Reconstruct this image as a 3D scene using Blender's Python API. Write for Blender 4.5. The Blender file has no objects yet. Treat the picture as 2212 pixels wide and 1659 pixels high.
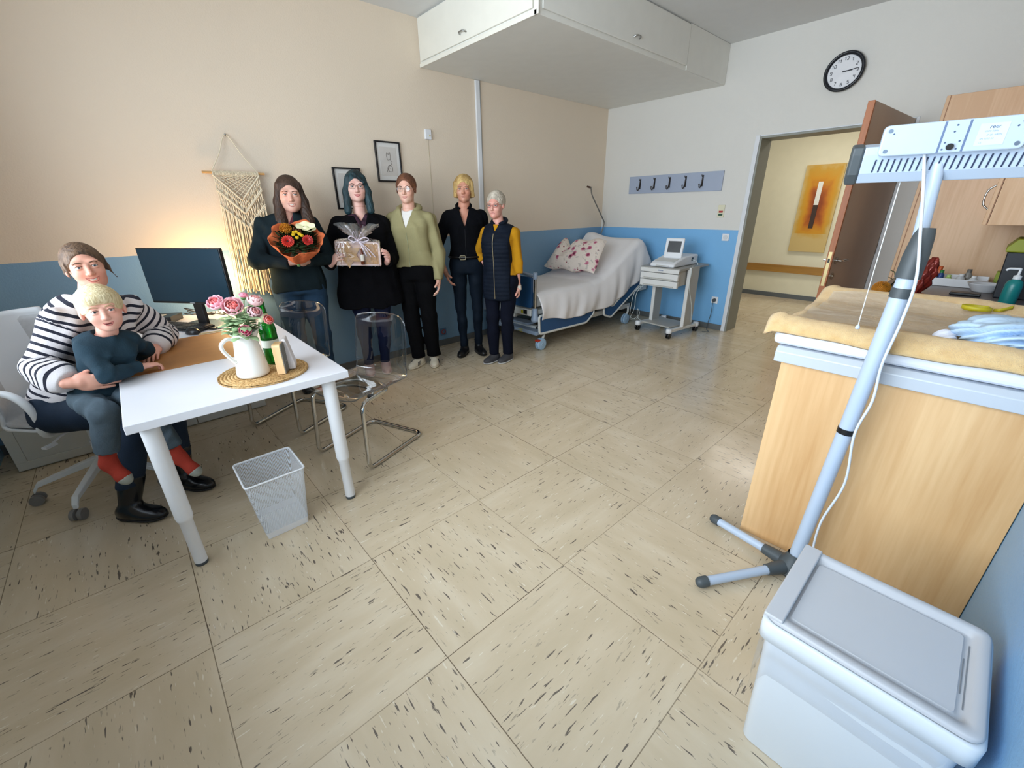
import bpy, math, random
import numpy as np
from mathutils import Matrix, Vector
random.seed(7); rng = np.random.default_rng(7)
sc = bpy.context.scene
COL = sc.collection
R = math.radians

# ---------------------------------------------------------------- camera, world, lights, exposure
def lin(c):
    if isinstance(c, str):
        c = tuple(int(c[i:i+2], 16)/255 for i in (0, 2, 4))
    return tuple(x/12.92 if x <= .04045 else ((x+.055)/1.055)**2.4 for x in c)

CAM = np.array([-5.339, -3.989, 1.45])
cam = bpy.data.cameras.new('camera'); cam.sensor_width = 36; cam.lens = 905.67/2212*36
cam.clip_start = .02
co = bpy.data.objects.new('camera', cam); COL.objects.link(co); sc.camera = co
def cam_axes(yaw=.8433, pitch=.3975, roll=-.0145):
    cy, sy, cp, sp = math.cos(yaw), math.sin(yaw), math.cos(pitch), math.sin(pitch)
    f = Vector((cy*cp, sy*cp, -sp)); r = Vector((sy, -cy, 0)); u = r.cross(f)
    cr, sr = math.cos(roll), math.sin(roll)
    return cr*r+sr*u, -sr*r+cr*u, f
_r, _u, _f = cam_axes()
m = Matrix(((_r.x, _u.x, -_f.x, CAM[0]), (_r.y, _u.y, -_f.y, CAM[1]), (_r.z, _u.z, -_f.z, CAM[2]), (0, 0, 0, 1)))
co.matrix_world = m

w = bpy.data.worlds.new('world'); sc.world = w; w.use_nodes = True
nt = w.node_tree; nt.nodes.clear()
bg = nt.nodes.new('ShaderNodeBackground'); wo = nt.nodes.new('ShaderNodeOutputWorld')
sky = nt.nodes.new('ShaderNodeTexSky'); sky.sky_type = 'PREETHAM' if 'PREETHAM' in [i.identifier for i in sky.bl_rna.properties['sky_type'].enum_items] else sky.sky_type
mixn = nt.nodes.new('ShaderNodeMixRGB'); mixn.inputs[0].default_value = .85
mixn.inputs[2].default_value = (.80, .90, 1.0, 1)
nt.links.new(sky.outputs[0], mixn.inputs[1]); nt.links.new(mixn.outputs[0], bg.inputs[0])
bg.inputs[1].default_value = .9
nt.links.new(bg.outputs[0], wo.inputs[0])

def area(name, loc, rot, sx, sy, power, color, spread=180):
    l = bpy.data.lights.new(name, 'AREA'); l.shape = 'RECTANGLE'; l.size = sx; l.size_y = sy
    l.energy = power; l.color = color; l.spread = R(spread)
    o = bpy.data.objects.new(name, l); COL.objects.link(o); o.location = loc; o.rotation_euler = rot
    return o
# overcast daylight entering by the two windows of the left wall, and the window behind the camera's left
DAY = (.80, .91, 1.0)
area('window_daylight', (-6.20, -1.45, 1.80), (0, R(-90), 0), 1.80, 1.35, 27, DAY, 128)
area('window_daylight', (-6.20, -3.15, 1.80), (0, R(-90), 0), 1.80, 1.75, 50, DAY, 128)
# corridor ceiling lamps
area('corridor_lamp', (1.5, -2.2, 2.72), (0, 0, 0), .6, 1.6, 20, (1.0, .95, .86))
sc.view_settings.view_transform = 'Standard'; sc.view_settings.look = 'None'
sc.view_settings.exposure = .46; sc.view_settings.gamma = 1.0; sc.view_settings.use_curve_mapping = False
try:
    sc.cycles.max_bounces = 10; sc.cycles.transparent_max_bounces = 24; sc.cycles.diffuse_bounces = 6
    sc.cycles.use_denoising = True; sc.cycles.caustics_reflective = False; sc.cycles.caustics_refractive = False
    sc.cycles.sample_clamp_indirect = 6
except Exception: pass

# ---------------------------------------------------------------- materials
MATS = {}
def nodes(name):
    mt = bpy.data.materials.new(name); mt.use_nodes = True
    t = mt.node_tree; b = t.nodes['Principled BSDF']
    return mt, t, b, t.nodes.new, t.links.new
def mat(name, c, rough=.5, metal=0, var=.04, vs=8, bump=0, bs=60, spec=None, emit=None, es=1, trans=0, alpha=1, ior=None, stretch=None, sheen=0, coat=0):
    if name in MATS: return MATS[name]
    mt, t, b, N, L = nodes(name)
    col = lin(c)
    tc = N('ShaderNodeTexCoord'); mp = N('ShaderNodeMapping')
    L(tc.outputs['Object'], mp.inputs[0])
    if stretch: mp.inputs['Scale'].default_value = stretch
    no = N('ShaderNodeTexNoise'); no.inputs['Scale'].default_value = vs; no.inputs['Detail'].default_value = 4
    L(mp.outputs[0], no.inputs[0])
    rp = N('ShaderNodeValToRGB')
    rp.color_ramp.elements[0].position = .3; rp.color_ramp.elements[1].position = .7
    rp.color_ramp.elements[0].color = (*[max(0, x*(1-var)) for x in col], 1)
    rp.color_ramp.elements[1].color = (*[min(1, x*(1+var)) for x in col], 1)
    L(no.outputs[0], rp.inputs[0]); L(rp.outputs[0], b.inputs['Base Color'])
    b.inputs['Roughness'].default_value = rough; b.inputs['Metallic'].default_value = metal
    if spec is not None: b.inputs['Specular IOR Level'].default_value = spec
    if trans: b.inputs['Transmission Weight'].default_value = trans
    if ior: b.inputs['IOR'].default_value = ior
    if alpha < 1: b.inputs['Alpha'].default_value = alpha
    if sheen: b.inputs['Sheen Weight'].default_value = sheen
    if coat: b.inputs['Coat Weight'].default_value = coat
    if emit:
        b.inputs['Emission Color'].default_value = (*lin(emit), 1); b.inputs['Emission Strength'].default_value = es
    if bump:
        n2 = N('ShaderNodeTexNoise'); n2.inputs['Scale'].default_value = bs; n2.inputs['Detail'].default_value = 3
        L(mp.outputs[0], n2.inputs[0])
        bp = N('ShaderNodeBump'); bp.inputs['Strength'].default_value = bump; bp.inputs['Distance'].default_value = .004
        L(n2.outputs[0], bp.inputs['Height']); L(bp.outputs[0], b.inputs['Normal'])
    MATS[name] = mt; return mt
def math_n(t, op, a, b=None, c=None):
    n = t.nodes.new('ShaderNodeMath'); n.operation = op
    for i, v in enumerate((a, b, c)):
        if v is None: continue
        if isinstance(v, (int, float)): n.inputs[i].default_value = v
        else: t.links.new(v, n.inputs[i])
    return n.outputs[0]
def mixc(t, f, a, b):
    n = t.nodes.new('ShaderNodeMixRGB')
    for i, v in enumerate((f, a, b)):
        if isinstance(v, (int, float)): n.inputs[i].default_value = v
        elif isinstance(v, tuple): n.inputs[i].default_value = (*v, 1)
        else: t.links.new(v, n.inputs[i])
    return n.outputs[0]
def xyz(t, out='Object', scale=None):
    tc = t.nodes.new('ShaderNodeTexCoord')
    s = t.nodes.new('ShaderNodeSeparateXYZ'); t.links.new(tc.outputs[out], s.inputs[0])
    return tc.outputs[out], s.outputs[0], s.outputs[1], s.outputs[2]
def comb(t, x, y, z):
    n = t.nodes.new('ShaderNodeCombineXYZ')
    for i, v in enumerate((x, y, z)):
        if isinstance(v, (int, float)): n.inputs[i].default_value = v
        else: t.links.new(v, n.inputs[i])
    return n.outputs[0]
def noise(t, vec, scale, detail=3, rough=.5):
    n = t.nodes.new('ShaderNodeTexNoise'); n.inputs['Scale'].default_value = scale; n.inputs['Detail'].default_value = detail
    n.inputs['Roughness'].default_value = rough
    t.links.new(vec, n.inputs[0]); return n.outputs[0]
def ramp(t, v, stops):
    n = t.nodes.new('ShaderNodeValToRGB'); cr = n.color_ramp
    while len(cr.elements) < len(stops): cr.elements.new(.5)
    for e, (p, c) in zip(cr.elements, stops):
        e.position = p; e.color = (*(c if isinstance(c, tuple) else (c, c, c)), 1)
    t.links.new(v, n.inputs[0]); return n.outputs[0]
def bump(t, b, h, strength=.3, dist=.004):
    bp = t.nodes.new('ShaderNodeBump'); bp.inputs['Strength'].default_value = strength; bp.inputs['Distance'].default_value = dist
    t.links.new(h, bp.inputs['Height']); t.links.new(bp.outputs[0], b.inputs['Normal'])

def floor_mat():
    mt, t, b, N, L = nodes('vinyl_tiles')
    v, x, y, z = xyz(t)
    TS = .6072
    u_ = math_n(t, 'DIVIDE', math_n(t, 'ADD', x, 4.2555), TS); v_ = math_n(t, 'DIVIDE', math_n(t, 'ADD', y, 2.4869), TS)
    iu = math_n(t, 'FLOOR', u_); iv = math_n(t, 'FLOOR', v_)
    par = math_n(t, 'FLOORED_MODULO', math_n(t, 'ADD', iu, iv), 2.0)      # 0: streaks along y, 1: along x
    off = math_n(t, 'ADD', math_n(t, 'MULTIPLY', iu, 7.31), math_n(t, 'MULTIPLY', iv, 3.77))
    a = math_n(t, 'ADD', x, off); bb = math_n(t, 'ADD', y, off)
    def streak(lo, hi, scale, detail=3):
        va = comb(t, math_n(t, 'MULTIPLY', a, hi), math_n(t, 'MULTIPLY', bb, lo), off)
        vb = comb(t, math_n(t, 'MULTIPLY', a, lo), math_n(t, 'MULTIPLY', bb, hi), off)
        n = N('ShaderNodeMix'); n.data_type = 'VECTOR'
        L(par, n.inputs[0]); L(va, n.inputs[4]); L(vb, n.inputs[5])
        return noise(t, n.outputs[1], scale, detail)
    base = streak(1.2, 5, 2.2, 5)
    c = ramp(t, base, [(.3, lin('c4b397')), (.52, lin('ccbba0')), (.72, lin('d4c5ac'))])
    d = streak(1.5, 12., 9., 2.)
    tone = noise(t, comb(t, a, bb, 0.), 1.7, 2)
    dk = ramp(t, math_n(t, 'ADD', d, math_n(t, 'MULTIPLY', math_n(t, 'SUBTRACT', tone, .5), .16)), [(.67, 0.), (.70, 1.)])
    c = mixc(t, math_n(t, 'MULTIPLY', dk, .86), c, lin('463e3c'))
    d3 = streak(1.2, 6.5, 17, 2)
    c = mixc(t, math_n(t, 'MULTIPLY', ramp(t, d3, [(.66, 0.), (.72, 1.)]), .45), c, lin('7a7268'))
    l = streak(1.6, 9, 10.5, 2)
    c = mixc(t, math_n(t, 'MULTIPLY', ramp(t, l, [(.27, 1.), (.32, 0.)]), .6), c, lin('e6dfcf'))
    fu = math_n(t, 'FRACT', u_); fv = math_n(t, 'FRACT', v_)
    du = math_n(t, 'MINIMUM', fu, math_n(t, 'SUBTRACT', 1.0, fu)); dv = math_n(t, 'MINIMUM', fv, math_n(t, 'SUBTRACT', 1.0, fv))
    dm = math_n(t, 'MINIMUM', du, dv)
    seam = math_n(t, 'LESS_THAN', dm, .0026)
    fade = ramp(t, noise(t, v, 1.1, 2), [(.35, .45), (.65, 1.)])
    c = mixc(t, math_n(t, 'MULTIPLY', seam, math_n(t, 'MULTIPLY', fade, .9)), c, lin('51402d'))
    L(c, b.inputs['Base Color'])
    r = ramp(t, noise(t, v, 6, 4), [(.3, .15), (.7, .24)]); L(r, b.inputs['Roughness'])
    b.inputs['Specular IOR Level'].default_value = .5
    bump(t, b, math_n(t, 'ADD', math_n(t, 'MULTIPLY', seam, -1.0), math_n(t, 'MULTIPLY', noise(t, v, 3, 3), .8)), .12, .004)
    return mt
def wall_mat(name, top, low, z0, ymin=None):
    mt, t, b, N, L = nodes(name)
    v, x, y, z = xyz(t)
    edge = math_n(t, 'ADD', z, math_n(t, 'MULTIPLY', math_n(t, 'SUBTRACT', noise(t, v, 30, 2), .5), .004))
    f = math_n(t, 'LESS_THAN', edge, z0)
    if ymin is not None: f = math_n(t, 'MULTIPLY', f, math_n(t, 'GREATER_THAN', y, ymin))
    n = noise(t, v, 1.3, 4)
    ct = ramp(t, n, [(.3, tuple(q*.97 for q in lin(top))), (.7, lin(top))])
    cl = ramp(t, n, [(.3, tuple(q*.94 for q in lin(low))), (.7, lin(low))])
    L(mixc(t, f, ct, cl), b.inputs['Base Color'])
    L(math_n(t, 'SUBTRACT', .8, math_n(t, 'MULTIPLY', f, .35)), b.inputs['Roughness'])
    bump(t, b, noise(t, v, 90, 3, .6), .35, .004)
    return mt
def wood_mat(name, c1, c2, grain='z', rough=.45, sc_=1., contrast=1.):
    if name in MATS: return MATS[name]
    mt, t, b, N, L = nodes(name)
    v, x, y, z = xyz(t)
    s = {'z': (1, 1, .06), 'x': (.06, 1, 1), 'y': (1, .06, 1)}[grain]
    mp = N('ShaderNodeMapping'); mp.inputs['Scale'].default_value = tuple(q*sc_ for q in s); L(v, mp.inputs[0])
    big = noise(t, mp.outputs[0], 5.5, 2); fine = noise(t, mp.outputs[0], 70, 3)
    f = math_n(t, 'ADD', math_n(t, 'MULTIPLY', big, .72), math_n(t, 'MULTIPLY', fine, .28))
    L(ramp(t, f, [(.5-.14/contrast, lin(c1)), (.5+.14/contrast, lin(c2))]), b.inputs['Base Color'])
    b.inputs['Roughness'].default_value = rough
    bump(t, b, fine, .06, .002)
    MATS[name] = mt; return mt
def clear_mat(name, tint=(.93, .95, .97), f0=1.45, rough=.03, amount=1.):
    """clear acrylic / film: see-through body with a Fresnel gloss"""
    if name in MATS: return MATS[name]
    mt = bpy.data.materials.new(name); mt.use_nodes = True; t = mt.node_tree; t.nodes.clear()
    N, L = t.nodes.new, t.links.new
    o = N('ShaderNodeOutputMaterial'); mx = N('ShaderNodeMixShader'); tr = N('ShaderNodeBsdfTransparent'); gl = N('ShaderNodeBsdfGlossy')
    tr.inputs[0].default_value = (*tint, 1); gl.inputs['Roughness'].default_value = rough; gl.inputs[0].default_value = (1, 1, 1, 1)
    fr = N('ShaderNodeLayerWeight'); fr.inputs[0].default_value = .5
    f = math_n(t, 'MULTIPLY_ADD', math_n(t, 'POWER', fr.outputs['Facing'], 3.2), .80*amount, .08*amount)
    L(f, mx.inputs[0]); L(tr.outputs[0], mx.inputs[1]); L(gl.outputs[0], mx.inputs[2]); L(mx.outputs[0], o.inputs[0])
    MATS[name] = mt; return mt

M_WHITE = mat('white_laminate', 'dcdde3', .35, var=.015)
M_WMETAL = mat('white_enamel', 'e6e8ec', .35, var=.02)
M_WPLAS = mat('white_plastic', 'e4e6ea', .4, var=.02)
M_GPLAS = mat('grey_plastic', '9aa0a8', .45)
M_DGREY = mat('dark_grey_plastic', '454c50', .5)
M_BLACK = mat('black_plastic', '141518', .35)
M_CHROME = mat('chrome', 'c9c7c2', .12, 1, var=.02)
M_STEEL = mat('brushed_steel', 'a9a9a8', .3, 1, var=.03)
M_RUBBER = mat('black_rubber', '17181a', .6)
M_CREAM = mat('cream_plastic', 'ddd8bd', .4)

# ---------------------------------------------------------------- mesh helpers
WM = {}
def wm(o): return WM.get(o.name, Matrix.Identity(4)) if o is not None else Matrix.Identity(4)
def tag(o, label=None, cat=None, group=None, kind=None):
    if label: o['label'] = label
    if cat: o['category'] = cat
    if group: o['group'] = group
    if kind: o['kind'] = kind
    return o
def thing(name, label, cat, loc, rz=0, group=None):
    o = bpy.data.objects.new(name, None); COL.objects.link(o); o.empty_display_size = .1
    o.location = loc; o.rotation_euler = (0, 0, rz)
    WM[o.name] = Matrix.Translation(loc) @ Matrix.Rotation(rz, 4, 'Z')
    return tag(o, label, cat, group)
def mkobj(name, V, F, mats, parent=None, smooth=False, local=False, mi=None, bevel=0, solid=0, subsurf=0, label=None):
    V = np.asarray(V, dtype=np.float64)
    if parent is not None and not local:
        Wi = np.array(wm(parent).inverted()); V = V @ Wi[:3, :3].T + Wi[:3, 3]
    origin = None
    me = bpy.data.meshes.new(name)
    if isinstance(F, np.ndarray) and F.ndim == 2:
        nf, k = F.shape
        me.vertices.add(len(V)); me.vertices.foreach_set('co', V.astype(np.float32).ravel())
        me.loops.add(nf*k); me.loops.foreach_set('vertex_index', F.astype(np.int32).ravel())
        me.polygons.add(nf); me.polygons.foreach_set('loop_start', np.arange(nf, dtype=np.int32)*k)
        me.update(calc_edges=True); me.validate()
    else:
        me.from_pydata(V.tolist(), [], F); me.update()
    for q in (mats if isinstance(mats, (list, tuple)) else [mats]): me.materials.append(q)
    if mi is not None and len(mi) == len(me.polygons): me.polygons.foreach_set('material_index', np.asarray(mi, dtype=np.int32))
    if smooth is True: me.polygons.foreach_set('use_smooth', [True]*len(me.polygons))
    elif isinstance(smooth, list) and len(smooth) == len(me.polygons): me.polygons.foreach_set('use_smooth', smooth)
    o = bpy.data.objects.new(name, me); COL.objects.link(o)
    if parent is not None: o.parent = parent; WM[o.name] = wm(parent)
    if solid:
        q = o.modifiers.new('solid', 'SOLIDIFY'); q.thickness = solid; q.offset = 0
    if bevel:
        q = o.modifiers.new('bevel', 'BEVEL'); q.width = bevel; q.segments = 3; q.limit_method = 'ANGLE'; q.angle_limit = R(35)
        q.harden_normals = False
    if subsurf:
        q = o.modifiers.new('sub', 'SUBSURF'); q.levels = subsurf; q.render_levels = subsurf
    if label: o['label'] = label
    return o
def unit(v): v = np.asarray(v, float); return v/max(1e-9, np.linalg.norm(v))
def frame(d, up=(0, 0, 1)):
    d = unit(d); up = np.asarray(up, float)
    if abs(d @ up) > .98: up = np.array([1., 0, 0])
    a = unit(np.cross(up, d)); b = np.cross(d, a); return a, b
class MB:
    def __init__(s): s.V = []; s.F = []; s.S = []; s.I = []; s.m = 0
    def add(s, V, F, smooth=False):
        n = len(s.V); s.V += [tuple(map(float, v)) for v in V]; s.F += [[i+n for i in f] for f in F]
        s.S += [smooth]*len(F); s.I += [s.m]*len(F); return s
    def box(s, x0, x1, y0, y1, z0, z1, T=None):
        V = [(x, y, z) for x in (x0, x1) for y in (y0, y1) for z in (z0, z1)]
        if T is not None: V = [tuple(T @ Vector(v)) for v in V]
        return s.add(V, [(0, 1, 3, 2), (4, 6, 7, 5), (0, 4, 5, 1), (2, 3, 7, 6), (0, 2, 6, 4), (1, 5, 7, 3)])
    def tube(s, pts, r, n=12, caps=True, closed=False, up=(0, 0, 1)):
        P = np.array(pts, float); k = len(P); rs = np.broadcast_to(np.asarray(r, float), (k,))
        V = []; F = []; a = None
        for i in range(k):
            if closed: d = P[(i+1) % k]-P[i-1]
            else: d = P[min(i+1, k-1)]-P[max(i-1, 0)]
            d = unit(d)
            if a is None: a, b = frame(d, up)
            else:
                a = unit(a-(a @ d)*d); b = np.cross(d, a)
            for j in range(n):
                t = 2*math.pi*j/n; V.append(P[i]+rs[i]*(math.cos(t)*a+math.sin(t)*b))
        for i in range(k if closed else k-1):
            i2 = (i+1) % k
            for j in range(n): F.append((i*n+j, i*n+(j+1) % n, i2*n+(j+1) % n, i2*n+j))
        s.add(V, F, True)
        if caps and not closed:
            s.add([V[j] for j in range(n)], [tuple(reversed(range(n)))]); s.add([V[(k-1)*n+j] for j in range(n)], [tuple(range(n))])
        return s
    def cyl(s, a, b, r, r2=None, n=20): return s.tube([a, b], [r, r if r2 is None else r2], n)
    def lathe(s, prof, c=(0, 0, 0), n=24, ax=None):
        c = np.array(c, float)
        if ax is None: A, B, D = np.array([1., 0, 0]), np.array([0, 1., 0]), np.array([0, 0, 1.])
        else: D = unit(ax); A, B = frame(D)
        V = []; F = []
        for (r, z) in prof:
            for j in range(n):
                t = 2*math.pi*j/n; V.append(c+D*z+max(r, 1e-5)*(math.cos(t)*A+math.sin(t)*B))
        for i in range(len(prof)-1):
            for j in range(n): F.append((i*n+j, i*n+(j+1) % n, (i+1)*n+(j+1) % n, (i+1)*n+j))
        return s.add(V, F, True)
    def sph(s, c, r, n=16, m_=10, T=None):
        r = np.broadcast_to(np.asarray(r, float), (3,)); V = []; F = []
        for i in range(m_+1):
            p = math.pi*i/m_
            for j in range(n):
                t = 2*math.pi*j/n
                q = Vector((r[0]*math.sin(p)*math.cos(t), r[1]*math.sin(p)*math.sin(t), r[2]*math.cos(p)))
                if T is not None: q = T @ q
                V.append((c[0]+q.x, c[1]+q.y, c[2]+q.z))
        for i in range(m_):
            for j in range(n): F.append((i*n+j, (i+1)*n+j, (i+1)*n+(j+1) % n, i*n+(j+1) % n))
        return s.add(V, F, True)
    def prism(s, poly, ext):
        P = [np.array(p, float) for p in poly]; e = np.array(ext, float); n = len(P)
        V = P+[p+e for p in P]
        F = [tuple(reversed(range(n))), tuple(range(n, 2*n))]+[(i, (i+1) % n, n+(i+1) % n, n+i) for i in range(n)]
        return s.add(V, F)
    def grid(s, fn, nu, nv, smooth=True, flip=False):
        V = [fn(i/nu, j/nv) for i in range(nu+1) for j in range(nv+1)]
        F = []
        for i in range(nu):
            for j in range(nv):
                q = (i*(nv+1)+j, (i+1)*(nv+1)+j, (i+1)*(nv+1)+j+1, i*(nv+1)+j+1)
                F.append(tuple(reversed(q)) if flip else q)
        return s.add(V, F, smooth)
    def build(s, name, mats, parent=None, **k):
        k.setdefault('smooth', s.S)
        if k.get('bevel') or k.get('subsurf') or k.get('solid'): pass
        return mkobj(name, s.V, s.F, mats, parent, mi=s.I, **k)
def fillet(pts, r, n=5, closed=False):
    P = [np.array(p, float) for p in pts]; out = []; k = len(P)
    for i in range(k):
        if not closed and i in (0, k-1): out.append(P[i]); continue
        a, b, c = P[i-1], P[i], P[(i+1) % k]
        rr = min(r, np.linalg.norm(a-b)*.48, np.linalg.norm(c-b)*.48)
        p, q = b+unit(a-b)*rr, b+unit(c-b)*rr
        for j in range(n+1):
            t = j/n; out.append((1-t)**2*p+2*t*(1-t)*b+t*t*q)
    return out
def spline(pts, n=8):
    P = [np.array(p, float) for p in pts]; P = [2*P[0]-P[1]]+P+[2*P[-1]-P[-2]]; out = []
    for i in range(1, len(P)-2):
        for j in range(n):
            t = j/n; a, b, c, d = P[i-1:i+3]
            out.append(.5*(2*b+(c-a)*t+(2*a-5*b+4*c-d)*t*t+(3*b-a-3*c+d)*t**3))
    out.append(P[-2]); return out
def box(name, x0, x1, y0, y1, z0, z1, mt, parent=None, bevel=0, T=None, **k):
    return MB().box(x0, x1, y0, y1, z0, z1, T).build(name, mt, parent, bevel=bevel, **k)
def copy_tree(o, parent=None):
    c = o.copy(); COL.objects.link(c)
    if parent is not None: c.parent = parent
    for ch in list(o.children): copy_tree(ch, c)
    return c
def tri(z): return abs((z % 1.0)-.5)*2

# ---------------------------------------------------------------- room
W_A = wall_mat('painted_wall_cream', 'e3d3bf', '7ba1c0', 1.18)
W_B = wall_mat('painted_wall_door_side', 'dddad4', '7ab6e6', 1.18, -2.5)
W_C = wall_mat('painted_wall_counter_side', 'd6cfc4', '84b2dc', 1.18)
W_W = wall_mat('painted_wall_window_side', 'dfd9cc', '86b4cc', .2)
M_CEIL = mat('ceiling_paint', 'd9dada', .85, var=.015, bump=.2, bs=80)
M_HALL = mat('corridor_paint', 'e3dcc0', .8, var=.02, bump=.2, bs=80)
M_BASE = mat('grey_skirting', '5e6263', .5)
def st(o): o['kind'] = 'structure'; return o
st(box('floor', -6.6, 3.0, -4.45, .3, -.06, 0, floor_mat()))
st(box('ceiling', -6.45, .02, -4.45, .2, 3.0, 3.08, M_CEIL))
st(box('ceiling_corridor', .3, 3.0, -6, 2.0, 2.78, 2.86, M_CEIL))
st(box('wall_back', -6.45, .3, 0, .15, 0, 3.0, W_A))
# door wall with its opening (y -1.985 .. -3.20)
mb = MB(); mb.box(0, .26, -1.985, 0, 0, 3.0); mb.box(0, .26, -4.4, -3.20, 0, 3.0); mb.box(0, .26, -3.20, -1.985, 2.105, 3.0)
st(mb.build('wall_right', W_B))
st(box('wall_front', -6.45, .3, -4.41, -4.262, 0, 3.0, W_C))
# window wall with two openings
mb = MB()
mb.box(-6.41, -6.25, -4.4, .15, 0, .88); mb.box(-6.41, -6.25, -4.4, .15, 2.72, 3.0)
for a, b in ((-4.4, -4.05), (-2.25, -2.15), (-.75, .15)): mb.box(-6.41, -6.25, a, b, .88, 2.72)
st(mb.build('wall_left', W_W))
for k, (a, b) in enumerate(((-2.15, -.75), (-4.05, -2.25))):
    wn = bpy.data.objects.new('window_%d' % (k+1), None); COL.objects.link(wn); wn.location = (-6.35, (a+b)/2, .88)
    WM[wn.name] = Matrix.Translation(wn.location); st(wn)
    fr = MB(); c = (a+b)/2
    for y0, y1, z0, z1 in ((a, a+.06, .88, 2.72), (b-.06, b, .88, 2.72), (a+.06, b-.06, .88, .94), (a+.06, b-.06, 2.66, 2.72), (c-.04, c+.04, .94, 2.66)):
        fr.box(-6.37, -6.31, y0, y1, z0, z1)
    fr.build('window_frame', M_WPLAS, wn, bevel=.006)
    box('window_sill', -6.30, -6.16, a+.01, b-.01, .88, .905, M_WHITE, wn, bevel=.004)
    box('pane', -6.345, -6.337, a+.06, c-.04, .94, 2.66, clear_mat('window_glass'), wn)
    box('pane', -6.345, -6.337, c+.04, b-.06, .94, 2.66, clear_mat('window_glass'), wn)
# skirting
st(box('baseboard_back', -6.25, 0, -.012, 0, 0, .07, M_BASE, bevel=.003))
st(box('baseboard_right', -.012, 0, -1.94, -.012, 0, .07, M_BASE, bevel=.003))
# door casing: steel frame, white edge strip on the room side and deep grey-beige reveal
M_REV = mat('door_frame_grey', '8f9088', .5, var=.02)
mb = MB(); mb.box(-.012, .27, -1.999, -1.98, 0, 2.105); mb.box(-.012, .27, -3.205, -3.18, 0, 2.105); mb.box(-.012, .27, -3.18, -1.999, 2.085, 2.105)
st(mb.build('trim_1', M_REV, bevel=.003))
mb = MB(); mb.box(-.016, 0, -1.979, -1.935, 0, 2.118); mb.box(-.006, 0, -3.23, -3.206, 0, 2.118); mb.box(-.006, 0, -3.206, -1.979, 2.106, 2.118)
st(mb.build('trim_2', mat('door_frame_pale', 'dcdee2', .45, var=.02), bevel=.003))
# corridor
st(box('wall_corridor', 2.75, 2.9, -6, 2.0, 0, 2.8, M_HALL))
st(box('wall_corridor_side', .27, 2.75, 1.2, 1.3, 0, 2.8, M_HALL)); st(box('wall_corridor_end', .27, 2.75, -5.6, -5.5, 0, 2.8, M_HALL))
st(box('baseboard_corridor', 2.735, 2.75, -5.5, 1.2, 0, .07, M_BASE))
mb = MB().box(.27, 3.0, .3, 2.0, -.06, 0); mb.box(.27, 3.0, -6, -4.45, -.06, 0)
st(mb.build('floor_corridor', mat('corridor_floor', 'b3aa98', .4, var=.05)))
tag(box('wall_rail', 2.70, 2.75, -5.0, 1.1, .41, .525, wood_mat('ochre_rail', '9a6b25', 'b98836', 'y'), bevel=.006),
    'long ochre wooden bumper rail on the corridor wall beyond the open door', 'rail')
# abstract canvas in the corridor
def art_mat():
    mt, t, b, N, L = nodes('orange_canvas')
    v, x, y, z = xyz(t)
    yy = math_n(t, 'ABSOLUTE', math_n(t, 'DIVIDE', y, .24)); zz = math_n(t, 'ABSOLUTE', math_n(t, 'DIVIDE', math_n(t, 'SUBTRACT', z, .67), .60))
    d = math_n(t, 'MAXIMUM', yy, zz)
    d = math_n(t, 'ADD', d, math_n(t, 'MULTIPLY', math_n(t, 'SUBTRACT', noise(t, v, 6, 4), .5), .45))
    d = math_n(t, 'ADD', d, math_n(t, 'MULTIPLY', math_n(t, 'LESS_THAN', z, .27), .25))
    c = ramp(t, d, [(.22, lin('8f3f05')), (.42, lin('b86208')), (.62, lin('cf8f12')), (.82, lin('c9982d')), (1., lin('cdb070'))])
    L(c, b.inputs['Base Color']); b.inputs['Roughness'].default_value = .6
    return mt
ar = thing('abstract_canvas', 'tall orange and ochre abstract canvas on the corridor wall', 'painting', (2.74, -1.95, .75))
box('canvas', 2.71, 2.745, -2.19, -1.70, .75, 1.98, art_mat(), ar, bevel=.004)
box('white_bar', 2.703, 2.711, -1.965, -1.905, 1.43, 1.75, mat('art_white', 'e8e4d8', .5), ar)
box('dark_bar', 2.703, 2.711, -1.965, -1.905, 1.10, 1.43, mat('art_dark', '3a2412', .5), ar)
lp = thing('corridor_ceiling_light', 'long amber-edged lamp on the corridor ceiling above the canvas', 'lamp', (2.2, -2.1, 2.78))
box('housing', 2.1, 2.3, -2.6, -1.6, 2.73, 2.78, wood_mat('ochre_rail', '9a6b25', 'b98836', 'y'), lp, bevel=.005)
# ---------------------------------------------------------------- overhead cabinet box in the corner
oc = thing('overhead_cabinet', 'large white painted overhead cabinet hung from the ceiling above the bed corner', 'cabinet', (-1.42, -.75, 2.633))
M_OC = mat('white_gloss_paint', 'e4e1d6', .38, var=.02); M_OCS = mat('cabinet_grey_paint', 'e3e2dc', .5, var=.02)
mb = MB(); mb.box(-2.845, -.002, -1.5, -.002, 2.637, 2.998); mb.m = 0
mb.build('body', M_OCS, oc, bevel=.003)
box('door', -2.862, -2.846, -1.462, -.035, 2.675, 2.985, M_OC, oc, bevel=.004)
fb = box('face_board', -2.856, -2.846, -1.5, -.004, 2.634, 2.664, M_OC, oc, bevel=.003)
box('face_post', -2.856, -2.846, -1.515, -1.474, 2.634, 2.998, M_OC, oc, bevel=.003)
d2 = box('door', -2.81, -.86, -1.516, -1.502, 2.672, 2.985, M_OCS, oc, bevel=.004)
box('end_panel', -.85, -.004, -1.512, -1.501, 2.640, 2.998, M_OCS, oc, bevel=.003)
mb = MB().tube(spline([(-2.862, -.73, 2.722), (-2.885, -.72, 2.728), (-2.888, -.69, 2.731), (-2.885, -.66, 2.728), (-2.862, -.65, 2.722)], 5), .0055, 8)
mb.build('handle', M_STEEL, oc)
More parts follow.
